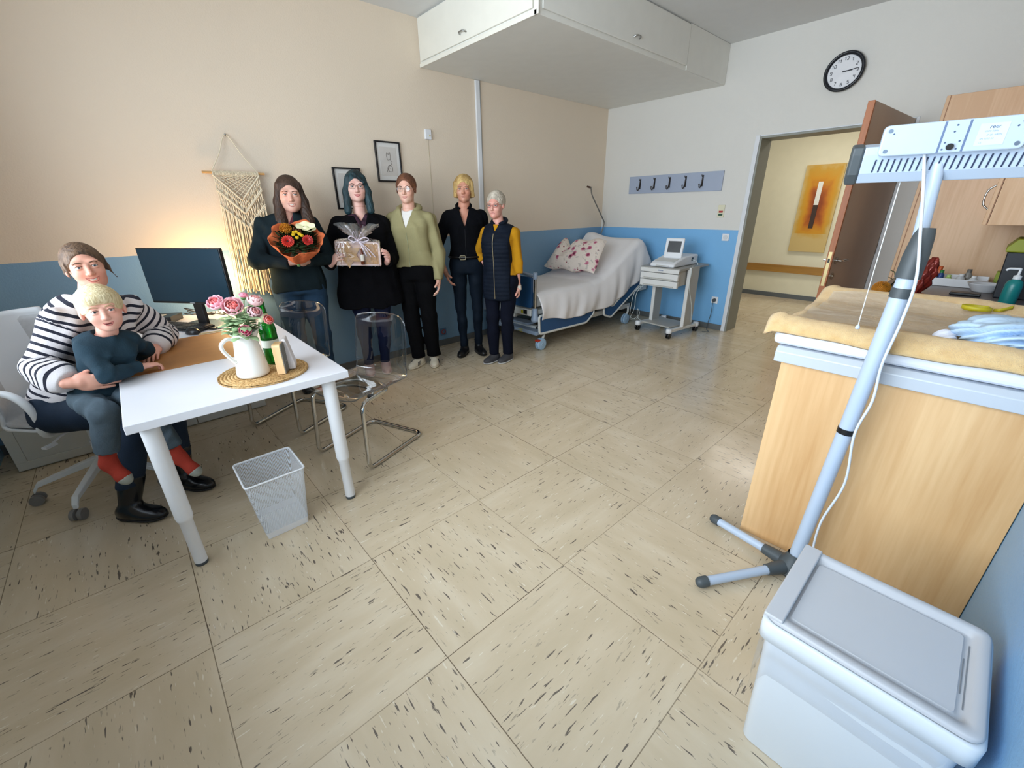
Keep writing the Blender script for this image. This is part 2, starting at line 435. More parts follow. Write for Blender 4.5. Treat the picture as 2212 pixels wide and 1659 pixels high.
mb = MB().tube(spline([(-1.755, -1.516, 2.722), (-1.745, -1.538, 2.728), (-1.715, -1.541, 2.731), (-1.685, -1.538, 2.728), (-1.675, -1.516, 2.722)], 5), .0055, 8)
mb.build('handle', M_STEEL, oc)

# ---------------------------------------------------------------- things on the walls
cd = thing('cable_duct', 'white vertical cable duct running down the cream wall below the overhead cabinet', 'cable duct', (-2.21, -.01, 1.2))
box('duct_cover', -2.235, -2.185, -.022, -.001, 1.19, 2.633, M_WPLAS, cd, bevel=.003)
box('duct_rail', -2.183, -2.172, -.014, -.001, 1.19, 2.633, mat('duct_rail_grey', 'a6a9ab', .5), cd)
sw = thing('wall_sensor', 'small white sensor box high on the cream wall with a thin wire below', 'sensor', (-2.83, -.01, 2.07))
box('housing', -2.865, -2.80, -.026, -.001, 2.068, 2.152, M_WPLAS, sw, bevel=.004)
MB().sph((-2.82, -.027, 2.10), .006, 8, 6).build('indicator', mat('sensor_yellow', 'b59c3a', .4), sw)
MB().tube([(-2.83, -.003, 2.068), (-2.831, -.003, 1.6), (-2.829, -.003, 1.2)], .0022, 6).build('wire', mat('wire_beige', 'cabfa6', .6), sw)
ou = thing('wall_outlet', 'small reddish wall outlet low on the blue dado behind the standing women', 'outlet', (-2.83, -.01, .16))
box('outlet_plate', -2.87, -2.79, -.012, -.001, .12, .20, mat('outlet_blue', '56799a', .5), ou, bevel=.003)
MB().tube([(-2.83+.024*math.cos(t*math.pi/8), -.014, .16+.024*math.sin(t*math.pi/8)) for t in range(17)], .005, 8, caps=False).build('red_ring', mat('outlet_red', 'a23a2c', .5), ou)
def frame_pic(x0, x1, z0, z1, label, strokes):
    t = thing('picture_frame', label, 'picture', ((x0+x1)/2, -.01, z0), group='framed prints on the cream wall')
    w_ = .012; mb = MB()
    for a in ((x0, x0+w_, z0, z1), (x1-w_, x1, z0, z1), (x0+w_, x1-w_, z0, z0+w_), (x0+w_, x1-w_, z1-w_, z1)):
        mb.box(a[0], a[1], -.022, -.001, a[2], a[3])
    mb.build('frame', mat('black_wood_frame', '0f0f14', .35), t, bevel=.0015)
    box('mount', x0+w_, x1-w_, -.009, -.004, z0+w_, z1-w_, mat('white_mount', 'd9d6d2', .8), t)
    box('print', x0+.042, x1-.042, -.0105, -.009, z0+.05, z1-.045, mat('print_paper', 'c9c3bd', .8), t)
    mb = MB(); cx, cz = (x0+x1)/2, (z0+z1)/2
    for s in strokes: mb.tube(spline([(cx+a, -.0125, cz+b) for a, b in s], 6), .0013, 5)
    mb.build('line_drawing', mat('pencil_line', '6f6660', .8), t)
frame_pic(-3.805, -3.562, 1.46, 1.79, 'black framed print hanging partly behind the woman with teal hair',
    [[(-.03, .05), (-.01, .08), (.02, .07), (.03, .03), (0, 0), (-.03, -.03), (0, -.06)]])
frame_pic(-3.395, -3.148, 1.69, 2.02, 'black framed line drawing, the higher one, above the woman in the green hoodie',
    [[(-.02, .055), (-.012, .075), (.0, .06), (.012, .078), (.018, .05), (.012, .02), (-.012, .018), (-.02, .055)],
     [(.012, .02), (.03, .0), (.02, -.02), (-.005, -.035)], [(-.02, -.06), (-.01, -.035), (.015, -.03), (.03, -.045), (.026, -.075), (.0, -.08), (-.02, -.06)],
     [(-.028, -.085), (-.01, -.05), (.01, -.055)]])

# macrame wall hanging
M_COT = mat('cotton_cord', 'ddd0b6', .9, var=.08, vs=30, bump=.5, bs=200)
mc = thing('macrame_hanging', 'cream macrame wall hanging on a wooden rod with long fringe', 'wall hanging', (-4.54, -.02, .85))
MB().cyl((-4.745, -.035, 1.716), (-4.342, -.035, 1.716), .0085, n=14).build('rod', wood_mat('macrame_rod', 'b98a52', 'd1a56c', 'x'), mc)
mb = MB(); mb.tube(spline([(-4.685, -.035, 1.722), (-4.61, -.03, 1.84), (-4.538, -.012, 1.965), (-4.465, -.03, 1.84), (-4.385, -.035, 1.722)], 10), .003, 8)
mb.build('hanging_cord', M_COT, mc)
MB().sph((-4.538, -.008, 1.966), .008, 10, 6).build('nail', M_STEEL, mc)
xl, xr = -4.685, -4.385; xm = (xl+xr)/2
def vee(z, dip, r=.0055, y=-.045):
    n = 16; return [(xl+(xr-xl)*i/n, y, z-dip*(1-abs(2*i/n-1))) for i in range(n+1)]
mb = MB()
for i in range(40):
    x = xl+(xr-xl)*(i+.5)/40; mb.tube([(x, -.035, 1.727), (x, -.047, 1.718), (x, -.042, 1.700)], .0036, 6)
for z, dip in ((1.70, .17), (1.61, .17), (1.60, .165), (1.50, .16), (1.49, .155)): mb.tube(vee(z, dip), .0065, 8)
for k in range(8):          # lattice in the top triangle
    a = k/8
    mb.tube([(xl+(xr-xl)*a*.5, -.041, 1.70-.17*a), (xm+(xr-xm)*(a), -.041, 1.70-.0)], .0028, 5)
    mb.tube([(xr-(xr-xl)*a*.5, -.039, 1.70-.17*a), (xm-(xr-xm)*(a), -.039, 1.70-.0)], .0028, 5)
for (z, dip, dz, n) in ((1.70, .17, .09, 34), (1.60, .165, .10, 30)):
    for i in range(n):
        f = (i+.5)/n; x = xl+(xr-xl)*f; zt = z-dip*(1-abs(2*f-1)); wv = .006*math.sin(i*2.1)
        mb.tube([(x, -.04, zt), (x+wv, -.048, zt-dz*.35), (x-wv, -.04, zt-dz*.7), (x, -.042, zt-dz)], .0034, 5)
for i in range(34):
    f = (i+.5)/34; x = xl+(xr-xl)*f; zt = 1.655-.165*(1-abs(2*f-1))
    mb.sph((x, -.048, zt), .005, 6, 4)
mb.build('knotted_panel', M_COT, mc)
for i in range(42):
    f = (i+.5)/42; x = xl+(xr-xl)*f; zt = 1.49-.155*(1-abs(2*f-1)); zb = .855+.035*(f < .5)*(1-2*f)-.03*f+random.uniform(-.02, .02)
    if i in (0, 41): zb += .1
    q = [(x, -.042-.004*(i % 3), zt)]
    for k in range(1, 6):
        g = k/5; q.append((x-.035*g*(1-f*.6)+random.uniform(-.004, .004), -.04-.006*(i % 3)+random.uniform(-.004, .004), zt+(zb-zt)*g))
    MB().tube(spline(q, 3), [.0042]*15+[.006], 6).build('fringe_cord', M_COT, mc)

# coat rack on the door wall
cr = thing('coat_rack', 'blue-grey wall board with five dark metal coat hooks', 'coat rack', (-.01, -1.05, 1.60))
box('board', -.020, -.001, -1.664, -.432, 1.602, 1.808, mat('rack_blue_grey', 'a2acc0', .45, var=.02), cr, bevel=.003)
for k in range(5):
    y = -.60-k*.208
    mb = MB(); mb.box(-.026, -.020, y-.008, y+.008, 1.655, 1.775)
    mb.tube(spline([(-.024, y, 1.768), (-.034, y+.002, 1.72), (-.040, y+.004, 1.67), (-.058, y+.006, 1.640), (-.080, y+.006, 1.648), (-.086, y+.006, 1.672)], 5), .0055, 8)
    mb.tube(spline([(-.026, y, 1.750), (-.050, y, 1.762), (-.060, y, 1.778)], 4), .0045, 8); mb.sph((-.086, y+.006, 1.674), .009, 8, 6)
    mb.build('coat_hook', mat('hook_metal', '55514f', .35, .9), cr)
cs = thing('call_switch', 'cream nurse call switch plate with a red and a green button', 'switch', (-.01, -1.70, 1.31))
box('plate', -.012, -.001, -1.735, -1.660, 1.315, 1.450, M_CREAM, cs, bevel=.004)
box('red_button', -.019, -.012, -1.722, -1.677, 1.368, 1.388, mat('button_red', 'b0282c', .4), cs, bevel=.002)
box('green_button', -.019, -.012, -1.722, -1.677, 1.335, 1.355, mat('button_green', '27503c', .4), cs, bevel=.002)
ls = thing('light_switch', 'white wall switch at the top of the blue dado beside the door frame', 'switch', (-.01, -1.80, 1.06))
box('plate', -.011, -.001, -1.84, -1.76, 1.06, 1.14, M_WPLAS, ls, bevel=.003)
MB().cyl((-.011, -1.80, 1.10), (-.020, -1.80, 1.10), .024).build('dial', mat('dial_white', 'd5d9dd', .4), ls)
so = thing('power_socket', 'white power socket low on the bright blue dado with a grey plug in it', 'socket', (-.01, -1.80, .33))
box('plate', -.011, -.001, -1.84, -1.76, .325, .405, M_WPLAS, so, bevel=.003)
pg = thing('power_plug', 'grey plug and lead running down the blue wall behind the monitor trolley', 'plug', (-.03, -1.80, .365))
MB().cyl((-.011, -1.80, .365), (-.045, -1.80, .365), .021, .018).build('plug_body', M_DGREY, pg)
MB().tube(spline([(-.045, -1.80, .360), (-.06, -1.805, .33), (-.05, -1.80, .20), (-.05, -1.78, .06), (-.10, -1.80, .012), (-.18, -1.86, .006), (-.22, -1.80, .006)], 8), .0035, 6).build('lead', M_DGREY, pg)
# clock
ck = thing('wall_clock', 'round wall clock with black rim and white dial above the door', 'clock', (-.02, -2.60, 2.545))
MB().lathe([(.136, 0), (.152, .004), (.155, .02), (.150, .034), (.140, .037), (.128, .026), (.124, .012)], (0, 0, 0), 48, (-1, 0, 0)).build('rim', mat('clock_black', '14171f', .35), ck, local=True)
MB().lathe([(.0001, .012), (.128, .012)], (0, 0, 0), 48, (-1, 0, 0)).build('dial', mat('clock_dial', 'e6e6ea', .6), ck, local=True)
mb = MB()
for k in range(12):
    t = k*math.pi/6; a = .098; ww = .012 if k % 3 else .014
    y, z = -a*math.sin(t), a*math.cos(t); T = Matrix.Translation((-.0135, y, z)) @ Matrix.Rotation(0, 4, 'X')
    # small hour numerals built of strokes
    def stroke(p, q): mb.tube([(-.0145, y-p[0]*.011, z+p[1]*.011), (-.0145, y-q[0]*.011, z+q[1]*.011)], .0018, 5)
    seg = {'1': [((0, -1), (0, 1)), ((0, 1), (-.5, .5))], '2': [((-.6, 1), (.6, 1)), ((.6, 1), (.6, 0)), ((.6, 0), (-.6, -1)), ((-.6, -1), (.6, -1))],
        '3': [((-.6, 1), (.6, 1)), ((.6, 1), (.6, -1)), ((-.3, 0), (.6, 0)), ((-.6, -1), (.6, -1))], '4': [((-.6, 1), (-.6, 0)), ((-.6, 0), (.6, 0)), ((.4, 1), (.4, -1))],
        '5': [((.6, 1), (-.6, 1)), ((-.6, 1), (-.6, 0)), ((-.6, 0), (.6, 0)), ((.6, 0), (.6, -1)), ((.6, -1), (-.6, -1))],
        '6': [((.6, 1), (-.6, 1)), ((-.6, 1), (-.6, -1)), ((-.6, 0), (.6, 0)), ((.6, 0), (.6, -1)), ((.6, -1), (-.6, -1))], '7': [((-.6, 1), (.6, 1)), ((.6, 1), (-.2, -1))],
        '8': [((-.6, 1), (.6, 1)), ((-.6, 1), (-.6, -1)), ((.6, 1), (.6, -1)), ((-.6, 0), (.6, 0)), ((-.6, -1), (.6, -1))],
        '9': [((.6, 1), (-.6, 1)), ((-.6, 1), (-.6, 0)), ((-.6, 0), (.6, 0)), ((.6, 1), (.6, -1)), ((.6, -1), (-.6, -1))],
        '0': [((-.6, 1), (.6, 1)), ((-.6, 1), (-.6, -1)), ((.6, 1), (.6, -1)), ((-.6, -1), (.6, -1))]}
    s_ = str(12 if k == 0 else k)
    for i, chh in enumerate(s_):
        ox = (i-(len(s_)-1)/2)*1.6
        for p, q in seg[chh]: stroke((p[0]+ox, p[1]), (q[0]+ox, q[1]))
mb.build('numerals', mat('clock_ink', '2a2c33', .6), ck, local=True)
for nm, ang, ln, wd in (('hour_hand', 87, .062, .0045), ('minute_hand', 84, .10, .003)):
    t = R(ang); MB().tube([(-.018, .012*math.sin(t), -.012*math.cos(t)), (-.018, -ln*math.sin(t), ln*math.cos(t))], wd, 6).build(nm, mat('clock_ink', '2a2c33', .6), ck, local=True)

# open door leaf
dl = thing('door_leaf', 'open brown-grey door with orange wooden edge and steel lever handle', 'door', (-.02, -3.19, 0), math.atan2(-3.115+3.19, -1.18))
# local: x runs from the hinge to the free edge
mb = MB(); mb.box(.01, 1.165, -.018, .018, .012, 2.10); mb.build('panel', mat('door_brown_grey', 'bcab9c', .5, var=.05, vs=3), dl, local=True, bevel=.002)
mb = MB(); mb.box(1.165, 1.188, -.0205, .0205, .012, 2.10); mb.build('edge_strip', wood_mat('door_edge_orange', '9c5a32', 'b97446', 'z'), dl, local=True, bevel=.003)
box('lock_plate', 1.188, 1.191, -.011, .011, .84, 1.10, mat('brass_plate', 'c9b786', .35, .6), dl, local=True)
box('lock_plate', 1.191, 1.198, -.006, .006, 1.02, 1.05, M_BLACK, dl, local=True)
for s in (-1, 1):
    mb = MB(); mb.cyl((1.10, s*.018, 1.03), (1.10, s*.028, 1.03), .026); mb.cyl((1.10, s*.028, 1.03), (1.10, s*.062, 1.03), .0095)
    mb.tube(fillet([(1.10, s*.055, 1.03), (1.085, s*.062, 1.03), (.965, s*.062, 1.03)], .02), .0095, 10)
    mb.build('lever_handle', M_CHROME, dl, local=True)
    mb = MB(); mb.cyl((1.10, s*.018, .91), (1.10, s*.028, .91), .026); mb.cyl((1.10, s*.028, .91), (1.10, s*.034, .91), .009)
    mb.build('key_rosette', M_CHROME, dl, local=True)
for z in (.25, 1.05, 1.85): MB().cyl((-.004, .012, z-.05), (-.004, .012, z+.05), .009).build('hinge', M_STEEL, dl, local=True)

# ---------------------------------------------------------------- kitchenette along the front wall
M_BEECH = wood_mat('beech_veneer', 'c49a70', 'd6b08a', 'z', .45, contrast=1.6)
M_BEECHD = wood_mat('beech_edge_dark', '8a5c3c', '9c6c48', 'z', .5)
tc_ = thing('tall_cupboard', 'tall beech-veneer cupboard at the end of the worktop beside the open door', 'cupboard', (-.36, -3.86, 0))
box('carcass', -.72, -.004, -4.26, -3.465, 0, 2.135, M_BEECH, tc_, bevel=.002)
box('door', -.72, -.364, -3.462, -3.442, .08, 2.135, M_BEECH, tc_, bevel=.002); box('door', -.360, -.004, -3.462, -3.442, .08, 2.135, M_BEECH, tc_, bevel=.002)
box('edge_band', -.7205, -.7185, -3.4655, -3.4615, .08, 2.135, M_BEECHD, tc_)
uc = thing('upper_cupboard', 'beech wall cupboard above the worktop with a thin curved steel handle', 'cupboard', (-1.5, -4.07, 1.32))
box('carcass', -1.56, -.73, -4.26, -3.90, 1.322, 2.42, M_BEECH, uc, bevel=.002)
box('door', -1.56, -1.15, -3.895, -3.878, 1.322, 2.42, M_BEECH, uc, bevel=.002); box('door', -1.145, -.73, -3.895, -3.878, 1.322, 2.42, M_BEECH, uc, bevel=.002)
box('edge_band', -1.5605, -1.5585, -3.8985, -3.8945, 1.322, 2.42, M_BEECHD, uc)
MB().tube(spline([(-1.50, -3.878, 1.405), (-1.50, -3.852, 1.43), (-1.50, -3.846, 1.47), (-1.50, -3.852, 1.51), (-1.50, -3.878, 1.535)], 6), .0045, 8).build('handle', M_STEEL, uc)
wt = thing('worktop_unit', 'low kitchenette unit with grey worktop between changing unit and tall cupboard', 'worktop', (-1.6, -3.9, 0))
box('worktop', -2.43, -.724, -4.26, -3.49, .862, .90, mat('worktop_grey', '77706f', .35, var=.06, vs=60), wt, bevel=.003)
box('carcass', -2.43, -.724, -4.26, -3.54, .08, .860, M_BEECH, wt, bevel=.002)
for k in range(3): box('door', -2.42+k*.563, -1.865+k*.563, -3.54, -3.522, .10, .85, M_BEECH, wt, bevel=.002)

# changing unit in the foreground
cu = thing('changing_unit', 'beech changing unit with pale grey top in the right foreground', 'changing table', (-2.95, -3.89, 0))
M_BIG = wood_mat('beech_side_panel', 'c59662', 'e0ba8a', 'z', .42, .8, 1.1)
box('side_panel', -3.455, -3.432, -4.26, -3.522, .0, .862, M_BIG, cu, bevel=.002)
box('carcass', -3.43, -2.44, -4.26, -3.545, .08, .862, M_BEECH, cu)
box('plinth', -3.43, -2.44, -4.26, -3.60, 0, .08, M_DGREY, cu)
for k in range(2): box('door', -3.428+k*.495, -2.938+k*.495, -3.543, -3.524, .09, .855, M_BEECH, cu, bevel=.002)
mb = MB(); pf = [(-3.485, .866), (-3.485, .908), (-3.470, .928), (-2.436, .928), (-2.436, .866)]
mb.prism([(x, -4.259, z) for x, z in pf], (0, .759, 0)); mb.build('top_slab', mat('pale_grey_laminate', 'b9c0c9', .35, var=.02), cu, bevel=.003)
cm = thing('changing_mat', 'white padded changing mat lying on the grey top slab', 'changing mat', (-2.97, -3.86, .928))
box('pad', -3.465, -2.56, -4.235, -3.475, .930, .985, mat('white_vinyl', 'dfe4ee', .4, var=.02), cm, bevel=.02)
# yellow towel over raised bolsters
def towel():
    def f(u, v):
        x = -3.505+.885*u+.012*math.sin(9*v+1)*(u > .9); y = -3.452-.795*v+.008*math.sin(11*u)*(v < .1)
        z = 1.0
        z += .036*math.exp(-((u-.085)/.07)**2)+.062*math.exp(-((u-.89)/.10)**2)
        z += .006*math.sin(26*v+3*u)*math.exp(-((u-.5)/.5)**2)*.6+.004*math.sin(17*u+9*v)
        if u < .03: z -= .022*(1-u/.03)
        if v < .03: z -= .014*(1-v/.03)
        if v < .06: z += .006*math.sin(22*u)
        return (x, y, z)
    return MB().grid(f, 70, 60, True)
mtT, t, b, N, L = nodes('yellow_terry')
v, x, y, z = xyz(t)
L(ramp(t, noise(t, v, 30, 4), [(.3, lin('e6bb7c')), (.7, lin('f4d094'))]), b.inputs['Base Color']); b.inputs['Roughness'].default_value = .95
b.inputs['Sheen Weight'].default_value = .4
bump(t, b, noise(t, v, 320, 3, .7), .9, .006)
tw = towel().build('towel', mtT, None, solid=.012)
tag(tw, 'yellow terry towel spread over the changing mat with raised rolled edges', 'towel')
def film(u, v):
    x = -3.35+.56*u+.02*math.sin(5*v); y = -3.50-.70*v
    uu = (x+3.505)/.885
    z = 1.014+.036*math.exp(-((uu-.085)/.07)**2)+.062*math.exp(-((uu-.89)/.10)**2)+.004*math.sin(31*uu+2*math.sin(4*v))+.003*math.sin(9*v+17*uu)
    return (x, y, z+.004)
mp_ = bpy.data.materials.new('creased_film'); mp_.use_nodes = True; t = mp_.node_tree; b = t.nodes['Principled BSDF']
b.inputs['Base Color'].default_value = (*lin('cfc6ba'), 1); b.inputs['Alpha'].default_value = .38; b.inputs['Roughness'].default_value = .18
v, x, y, z = xyz(t); bump(t, b, noise(t, comb(t, math_n(t, 'MULTIPLY', x, 5.), y, z), 9, 4), .6, .02)
tag(MB().grid(film, 60, 40, True).build('plastic_sheet', mp_, None), 'creased clear plastic sheet lying in the middle of the yellow towel', 'plastic sheet')
# crumpled clothes
def crumple(name, label, cat, c, r, mt, seed, flat=1.0, f1=3.2, amp=.35, n=56, group=None):
    rg = np.random.default_rng(seed); ph = rg.uniform(0, 6.28, (6, 3)); fr = rg.uniform(.6, 1.7, (6, 3))*f1
    V = []; F = []
    for i in range(n//2+1):
        p = math.pi*i/(n//2)
        for j in range(n):
            t_ = 2*math.pi*j/n; d = np.array([math.sin(p)*math.cos(t_), math.sin(p)*math.sin(t_), math.cos(p)])
            k = sum(abs(math.sin(fr[q] @ d+ph[q, 0]))*(1/(1+q*.5)) for q in range(6))/3.2
            q = d*np.array(r)*(1-amp+amp*1.6*k); 
            if q[2] < 0: q[2] *= .25
            V.append((c[0]+q[0], c[1]+q[1], c[2]+q[2]))
    for i in range(n//2):
        for j in range(n): F.append((i*n+j, (i+1)*n+j, (i+1)*n+(j+1) % n, i*n+(j+1) % n))
    o = mkobj(name, V, F, mt, None, smooth=True); return tag(o, label, cat, group)
crumple('baby_clothes', 'crumpled pale blue and white baby clothes on the yellow towel', 'clothes', (-3.23, -4.09, 1.032), (.15, .13, .055), mat('pale_blue_cotton', 'b9cfe4', .9, var=.15, vs=5), 3, amp=.62, f1=5.2, n=110)
crumple('blue_cloth', 'crumpled mid blue cloth under the pale baby clothes', 'cloth', (-3.18, -4.155, 1.018), (.20, .09, .03), mat('mid_blue_cotton', '5c7fb0', .9, var=.1), 5, amp=.5, f1=7, n=90)
crumple('white_tissue', 'small white crumpled tissue on the towel left of the baby clothes', 'tissue', (-3.315, -3.945, 1.02), (.035, .03, .028), mat('white_tissue', 'e3e6f2', .9), 8, amp=.3)
# coiled yellow measuring tape
mt_ = thing('measuring_tape', 'coiled yellow measuring tape lying on the far towel edge', 'measuring tape', (-2.83, -3.995, 1.035))
mb = MB(); pts = []
for i in range(60):
    a = i*.26; rr = .040-.0003*i; pts.append((-2.83+rr*.9*math.cos(a), -3.995+rr*1.2*math.sin(a), 1.052+.003*math.sin(a*.7)))
F_ = []; V_ = []
for i, p in enumerate(pts): V_ += [(p[0], p[1], p[2]-.008), (p[0], p[1], p[2]+.008)]
for i in range(len(pts)-1): F_.append((2*i, 2*i+2, 2*i+3, 2*i+1))
mb.add(V_, F_, True)
mtp = mat('tape_yellow', 'b9ab1c', .45)
mb.build('tape_coil', mtp, mt_, solid=.0012)
mb = MB(); q = [(-2.83+.04*.9*math.cos(0)+.0, -3.995-.045, 1.045), (-2.80, -4.06, 1.05), (-2.77, -4.09, 1.062)]; s_ = spline(q, 8); V_ = []; F_ = []
for p in s_: V_ += [(p[0], p[1], p[2]-.007), (p[0], p[1], p[2]+.007)]
for i in range(len(s_)-1): F_.append((2*i, 2*i+2, 2*i+3, 2*i+1))
mb.add(V_, F_, True); mb.build('tape_end', mtp, mt_, solid=.0012)

# things on the worktop
by = -3.57
fl = thing('flower_bouquet', 'wrapped flower bouquet lying on the worktop with a round orange bloom and red foil', 'bouquet', (-1.95, -3.65, .90))
M_LEAF = mat('dark_leaf', '2f4a2c', .5, var=.2, vs=20); M_LEAF2 = mat('mid_leaf', '5d8a4e', .5, var=.2, vs=20)
def leaf(mb, p, d, ln, wd, up=(0, 0, 1), curl=.2):
    d = unit(d); a, b = frame(d, up); p = np.array(p, float)
    n = 6; V = []; F = []
    for i in range(n+1):
        s = i/n; w_ = wd*math.sin(math.pi*min(1, s*.96+.02))**.8; c = p+d*ln*s-b*curl*ln*s*s*.6
        V += [c-a*w_, c+b*w_*.25, c+a*w_]
    for i in range(n): F += [(3*i, 3*i+3, 3*i+4, 3*i+1), (3*i+1, 3*i+4, 3*i+5, 3*i+2)]
    mb.add(V, F, True)
def pincushion(mb, c, r, n=260, zmin=-.4):
    for i in range(n):
        z = 1-(1-zmin)*(i+.5)/n; a = i*2.39996; s = math.sqrt(max(0, 1-z*z)); d = np.array([s*math.cos(a), s*math.sin(a), z])
        c_ = np.array(c); mb.tube([c_+d*r*.55, c_+d*r*.9+np.array([0, 0, .006]), c_+d*r*1.05], [.0012, .001, .0016], 4)
mb = MB(); mb.sph((-1.96, -3.575, .965), (.036, .036, .038), 18, 12); pincushion(mb, (-1.96, -3.575, .965), .046, 300); mb.build('orange_bloom', mat('orange_bloom', 'c9851f', .7, var=.15, vs=40), fl)
mb = MB()
for i in range(16):
    a = random.uniform(0, 6.28); q = (-1.93+random.uniform(-.03, .05), -3.61+random.uniform(-.05, .02), .93+random.uniform(0, .05))
    leaf(mb, q, (math.cos(a)*.5, math.sin(a)*.5+.3, random.uniform(.2, 1)), random.uniform(.04, .07), .012)
mb.tube([(-1.90, -3.64, .93), (-1.91, -3.62, 1.02), (-1.92, -3.605, 1.07)], .002, 6)
for z, s in ((1.02, 1), (1.04, -1), (1.06, 1), (1.07, -1)): leaf(mb, (-1.915, -3.612, z), (0, s*.8, .5), .035, .012)
mb.build('foliage', M_LEAF, fl)
def foil(u, v):
    a = u*2*math.pi; k = 1+.16*math.sin(4*a+v*3)+.12*math.sin(9*a+v*9)+.08*math.sin(17*a-13*v); r = (.010+.030*math.sin(math.pi*min(1, v*.92+.10))**.8)*k
    return (-1.80+.01*v+r*math.cos(a)*.8, -3.712-.040*v+r*math.sin(a)*1.0+.006*math.sin(23*v+5*a), .935+.215*v)
mb = MB().grid(foil, 48, 20, True)
def foil2(u, v): a = -2.0+3.0*u; return (-1.81-(.012+.085*v)*math.cos(a)*.6, -3.735+(.012+.100*v)*math.sin(a), .945-.036*v+.012*math.sin(9*u)*v)
mb.grid(foil2, 20, 8, True)
mb.build('foil_wrap', mat('red_foil', '7a261c', .3, .3, var=.25, vs=12, bump=.6, bs=25), fl, solid=.0015)

tr = thing('white_tray', 'long white plastic tray of small bottles on the worktop against the cupboard', 'tray', (-.95, -3.83, .90))
mb = MB(); x0, x1, y0, y1, z0, z1 = -1.08, -.80, -4.00, -3.70, .901, .955
mb.box(x0, x1, y0, y1, z0, z0+.006)
for a in ((x0, x0+.006, y0, y1), (x1-.006, x1, y0, y1), (x0, x1, y0, y0+.006), (x0, x1, y1-.006, y1)): mb.box(*a, z0, z1)
mb.build('tray_body', M_WPLAS, tr, bevel=.003)
for k, (dx, dy, r, h, c1, c2, lb) in enumerate(((0, .12, .018, .075, 'e6e6e6', 'c23026', 'small white bottle with a red cap in the white tray'),
        (.03, .085, .019, .085, '2c4a86', '2f7a3c', 'small dark blue bottle with a green cap in the white tray'),
        (.0, .04, .02, .06, 'a6c46a', 'b6d480', 'pale green jar in the white tray'), (.05, .1, .022, .11, 'c8683c', 'c0582c', 'orange-brown tub at the back of the white tray'),
        (.02, -.02, .024, .07, 'c7c9cc', 'dfe1e3', 'grey-white pot in the white tray'), (.06, -.05, .022, .10, '8f8c86', '6b6863', 'grey bottle at the back of the white tray'),
        (.0, -.085, .023, .065, 'd7dadd', 'eceef0', 'clear white jar near the green box in the tray'))):
    c = (-.97+dx, -3.84+dy, .908)
    t_ = thing('small_bottle', lb, 'bottle', c, group='bottles in the white tray')
    MB().lathe([(0, 0), (r, 0), (r, h*.62), (r*.55, h*.78), (r*.5, h*.8)], c, 16).build('bottle_body', mat('bottle_'+c1, c1, .35), t_)
    MB().lathe([(r*.6, h*.78), (r*.6, h), (0, h)], c, 16).build('cap', mat('cap_'+c2, c2, .4), t_)
tag(box('green_box', -.93, -.84, -4.12, -4.02, .901, 1.005, mat('lime_card', '98a63a', .6, var=.06), None, bevel=.004), 'lime green box standing on the worktop between tray and dark bin', 'box')
mb = MB(); mb.lathe([(.0, 0), (.05, 0), (.055, .006), (.083, .05), (.086, .055), (.078, .052), (.05, .01), (0, .008)], (-1.19, -3.99, .901), 28)
tag(mb.build('white_bowl', M_WPLAS, None), 'small white dish on the worktop in front of the tray', 'dish')
tag(box('phone_handset', -1.46, -1.37, -3.99, -3.85, .901, .919, M_BLACK, None, bevel=.006), 'black phone handset lying on the grey worktop', 'phone')
mbx = thing('waste_box', 'black waste box with a yellow-green lid under the wall cupboard', 'waste box', (-1.30, -4.13, .90))
mb = MB(); pf = [(-4.215, .901), (-4.04, .901), (-4.025, 1.17), (-4.23, 1.17)]
mb.prism([(-1.42, y, z) for y, z in pf], (.24, 0, 0)); mb.build('box_body', mat('waste_black', '161b24', .5), mbx, bevel=.008)
mb = MB(); mb.prism([(-1.435, y, z) for y, z in ((-4.24, 1.17), (-4.015, 1.17), (-4.015, 1.195), (-4.05, 1.245), (-4.22, 1.245), (-4.24, 1.20))], (.27, 0, 0))
mb.build('lid', mat('waste_lid', '8f9420', .5), mbx, bevel=.006)
sp = thing('soap_dispenser', 'teal pump bottle of hand soap with white pump on the worktop', 'soap bottle', (-1.62, -4.10, .90))
MB().lathe([(0, .001), (.034, .001), (.036, .008), (.036, .11), (.030, .13), (.014, .142), (.013, .146)], (-1.62, -4.10, .90), 26).build('bottle', mat('teal_plastic', '17807f', .3, var=.03), sp)
mb = MB().lathe([(.017, .142), (.017, .160), (.010, .163), (.006, .166), (.006, .192)], (-1.62, -4.10, .90), 18)
mb.tube(fillet([(-1.62, -4.10, 1.092), (-1.62, -4.10, 1.098), (-1.62, -4.055, 1.096), (-1.62, -4.048, 1.085)], .008), .006, 8); mb.build('pump', M_WPLAS, sp)
# ---------------------------------------------------------------- desk
dk = thing('desk', 'long white desk on round white legs along the left wall', 'desk', (-5.07, -1.05, 0))
DX0, DX1, DY0, DY1, DZ = -5.497, -4.672, -2.058, -.04, .742
box('tabletop', DX0, DX1, DY0, DY1, DZ-.036, DZ, M_WHITE, dk, bevel=.003)
for x, y in ((-5.433, -1.985), (-4.751, -1.985), (-5.433, -.44), (-4.722, -.12)):
    mb = MB(); mb.lathe([(.032, .705), (.032, .26), (.029, .245), (.025, .24), (.025, .016)], (x, y, 0), 24); mb.lathe([(.045, .700), (.045, .706)], (x, y, 0), 24)
    lg = mb.build('leg', M_WMETAL, dk)
    MB().lathe([(0, .0), (.024, .0), (.025, .005), (.025, .0165), (0, .0165)], (x, y, 0), 20).build('foot_cap', M_DGREY, lg)
tag(box('desk_mat', -5.452, -4.955, -1.432, -.80, DZ+.0005, DZ+.0025, mat('kraft_leather', 'a9743f', .6, var=.06, vs=14), None), 'brown kraft desk mat lying on the white desk', 'desk mat')

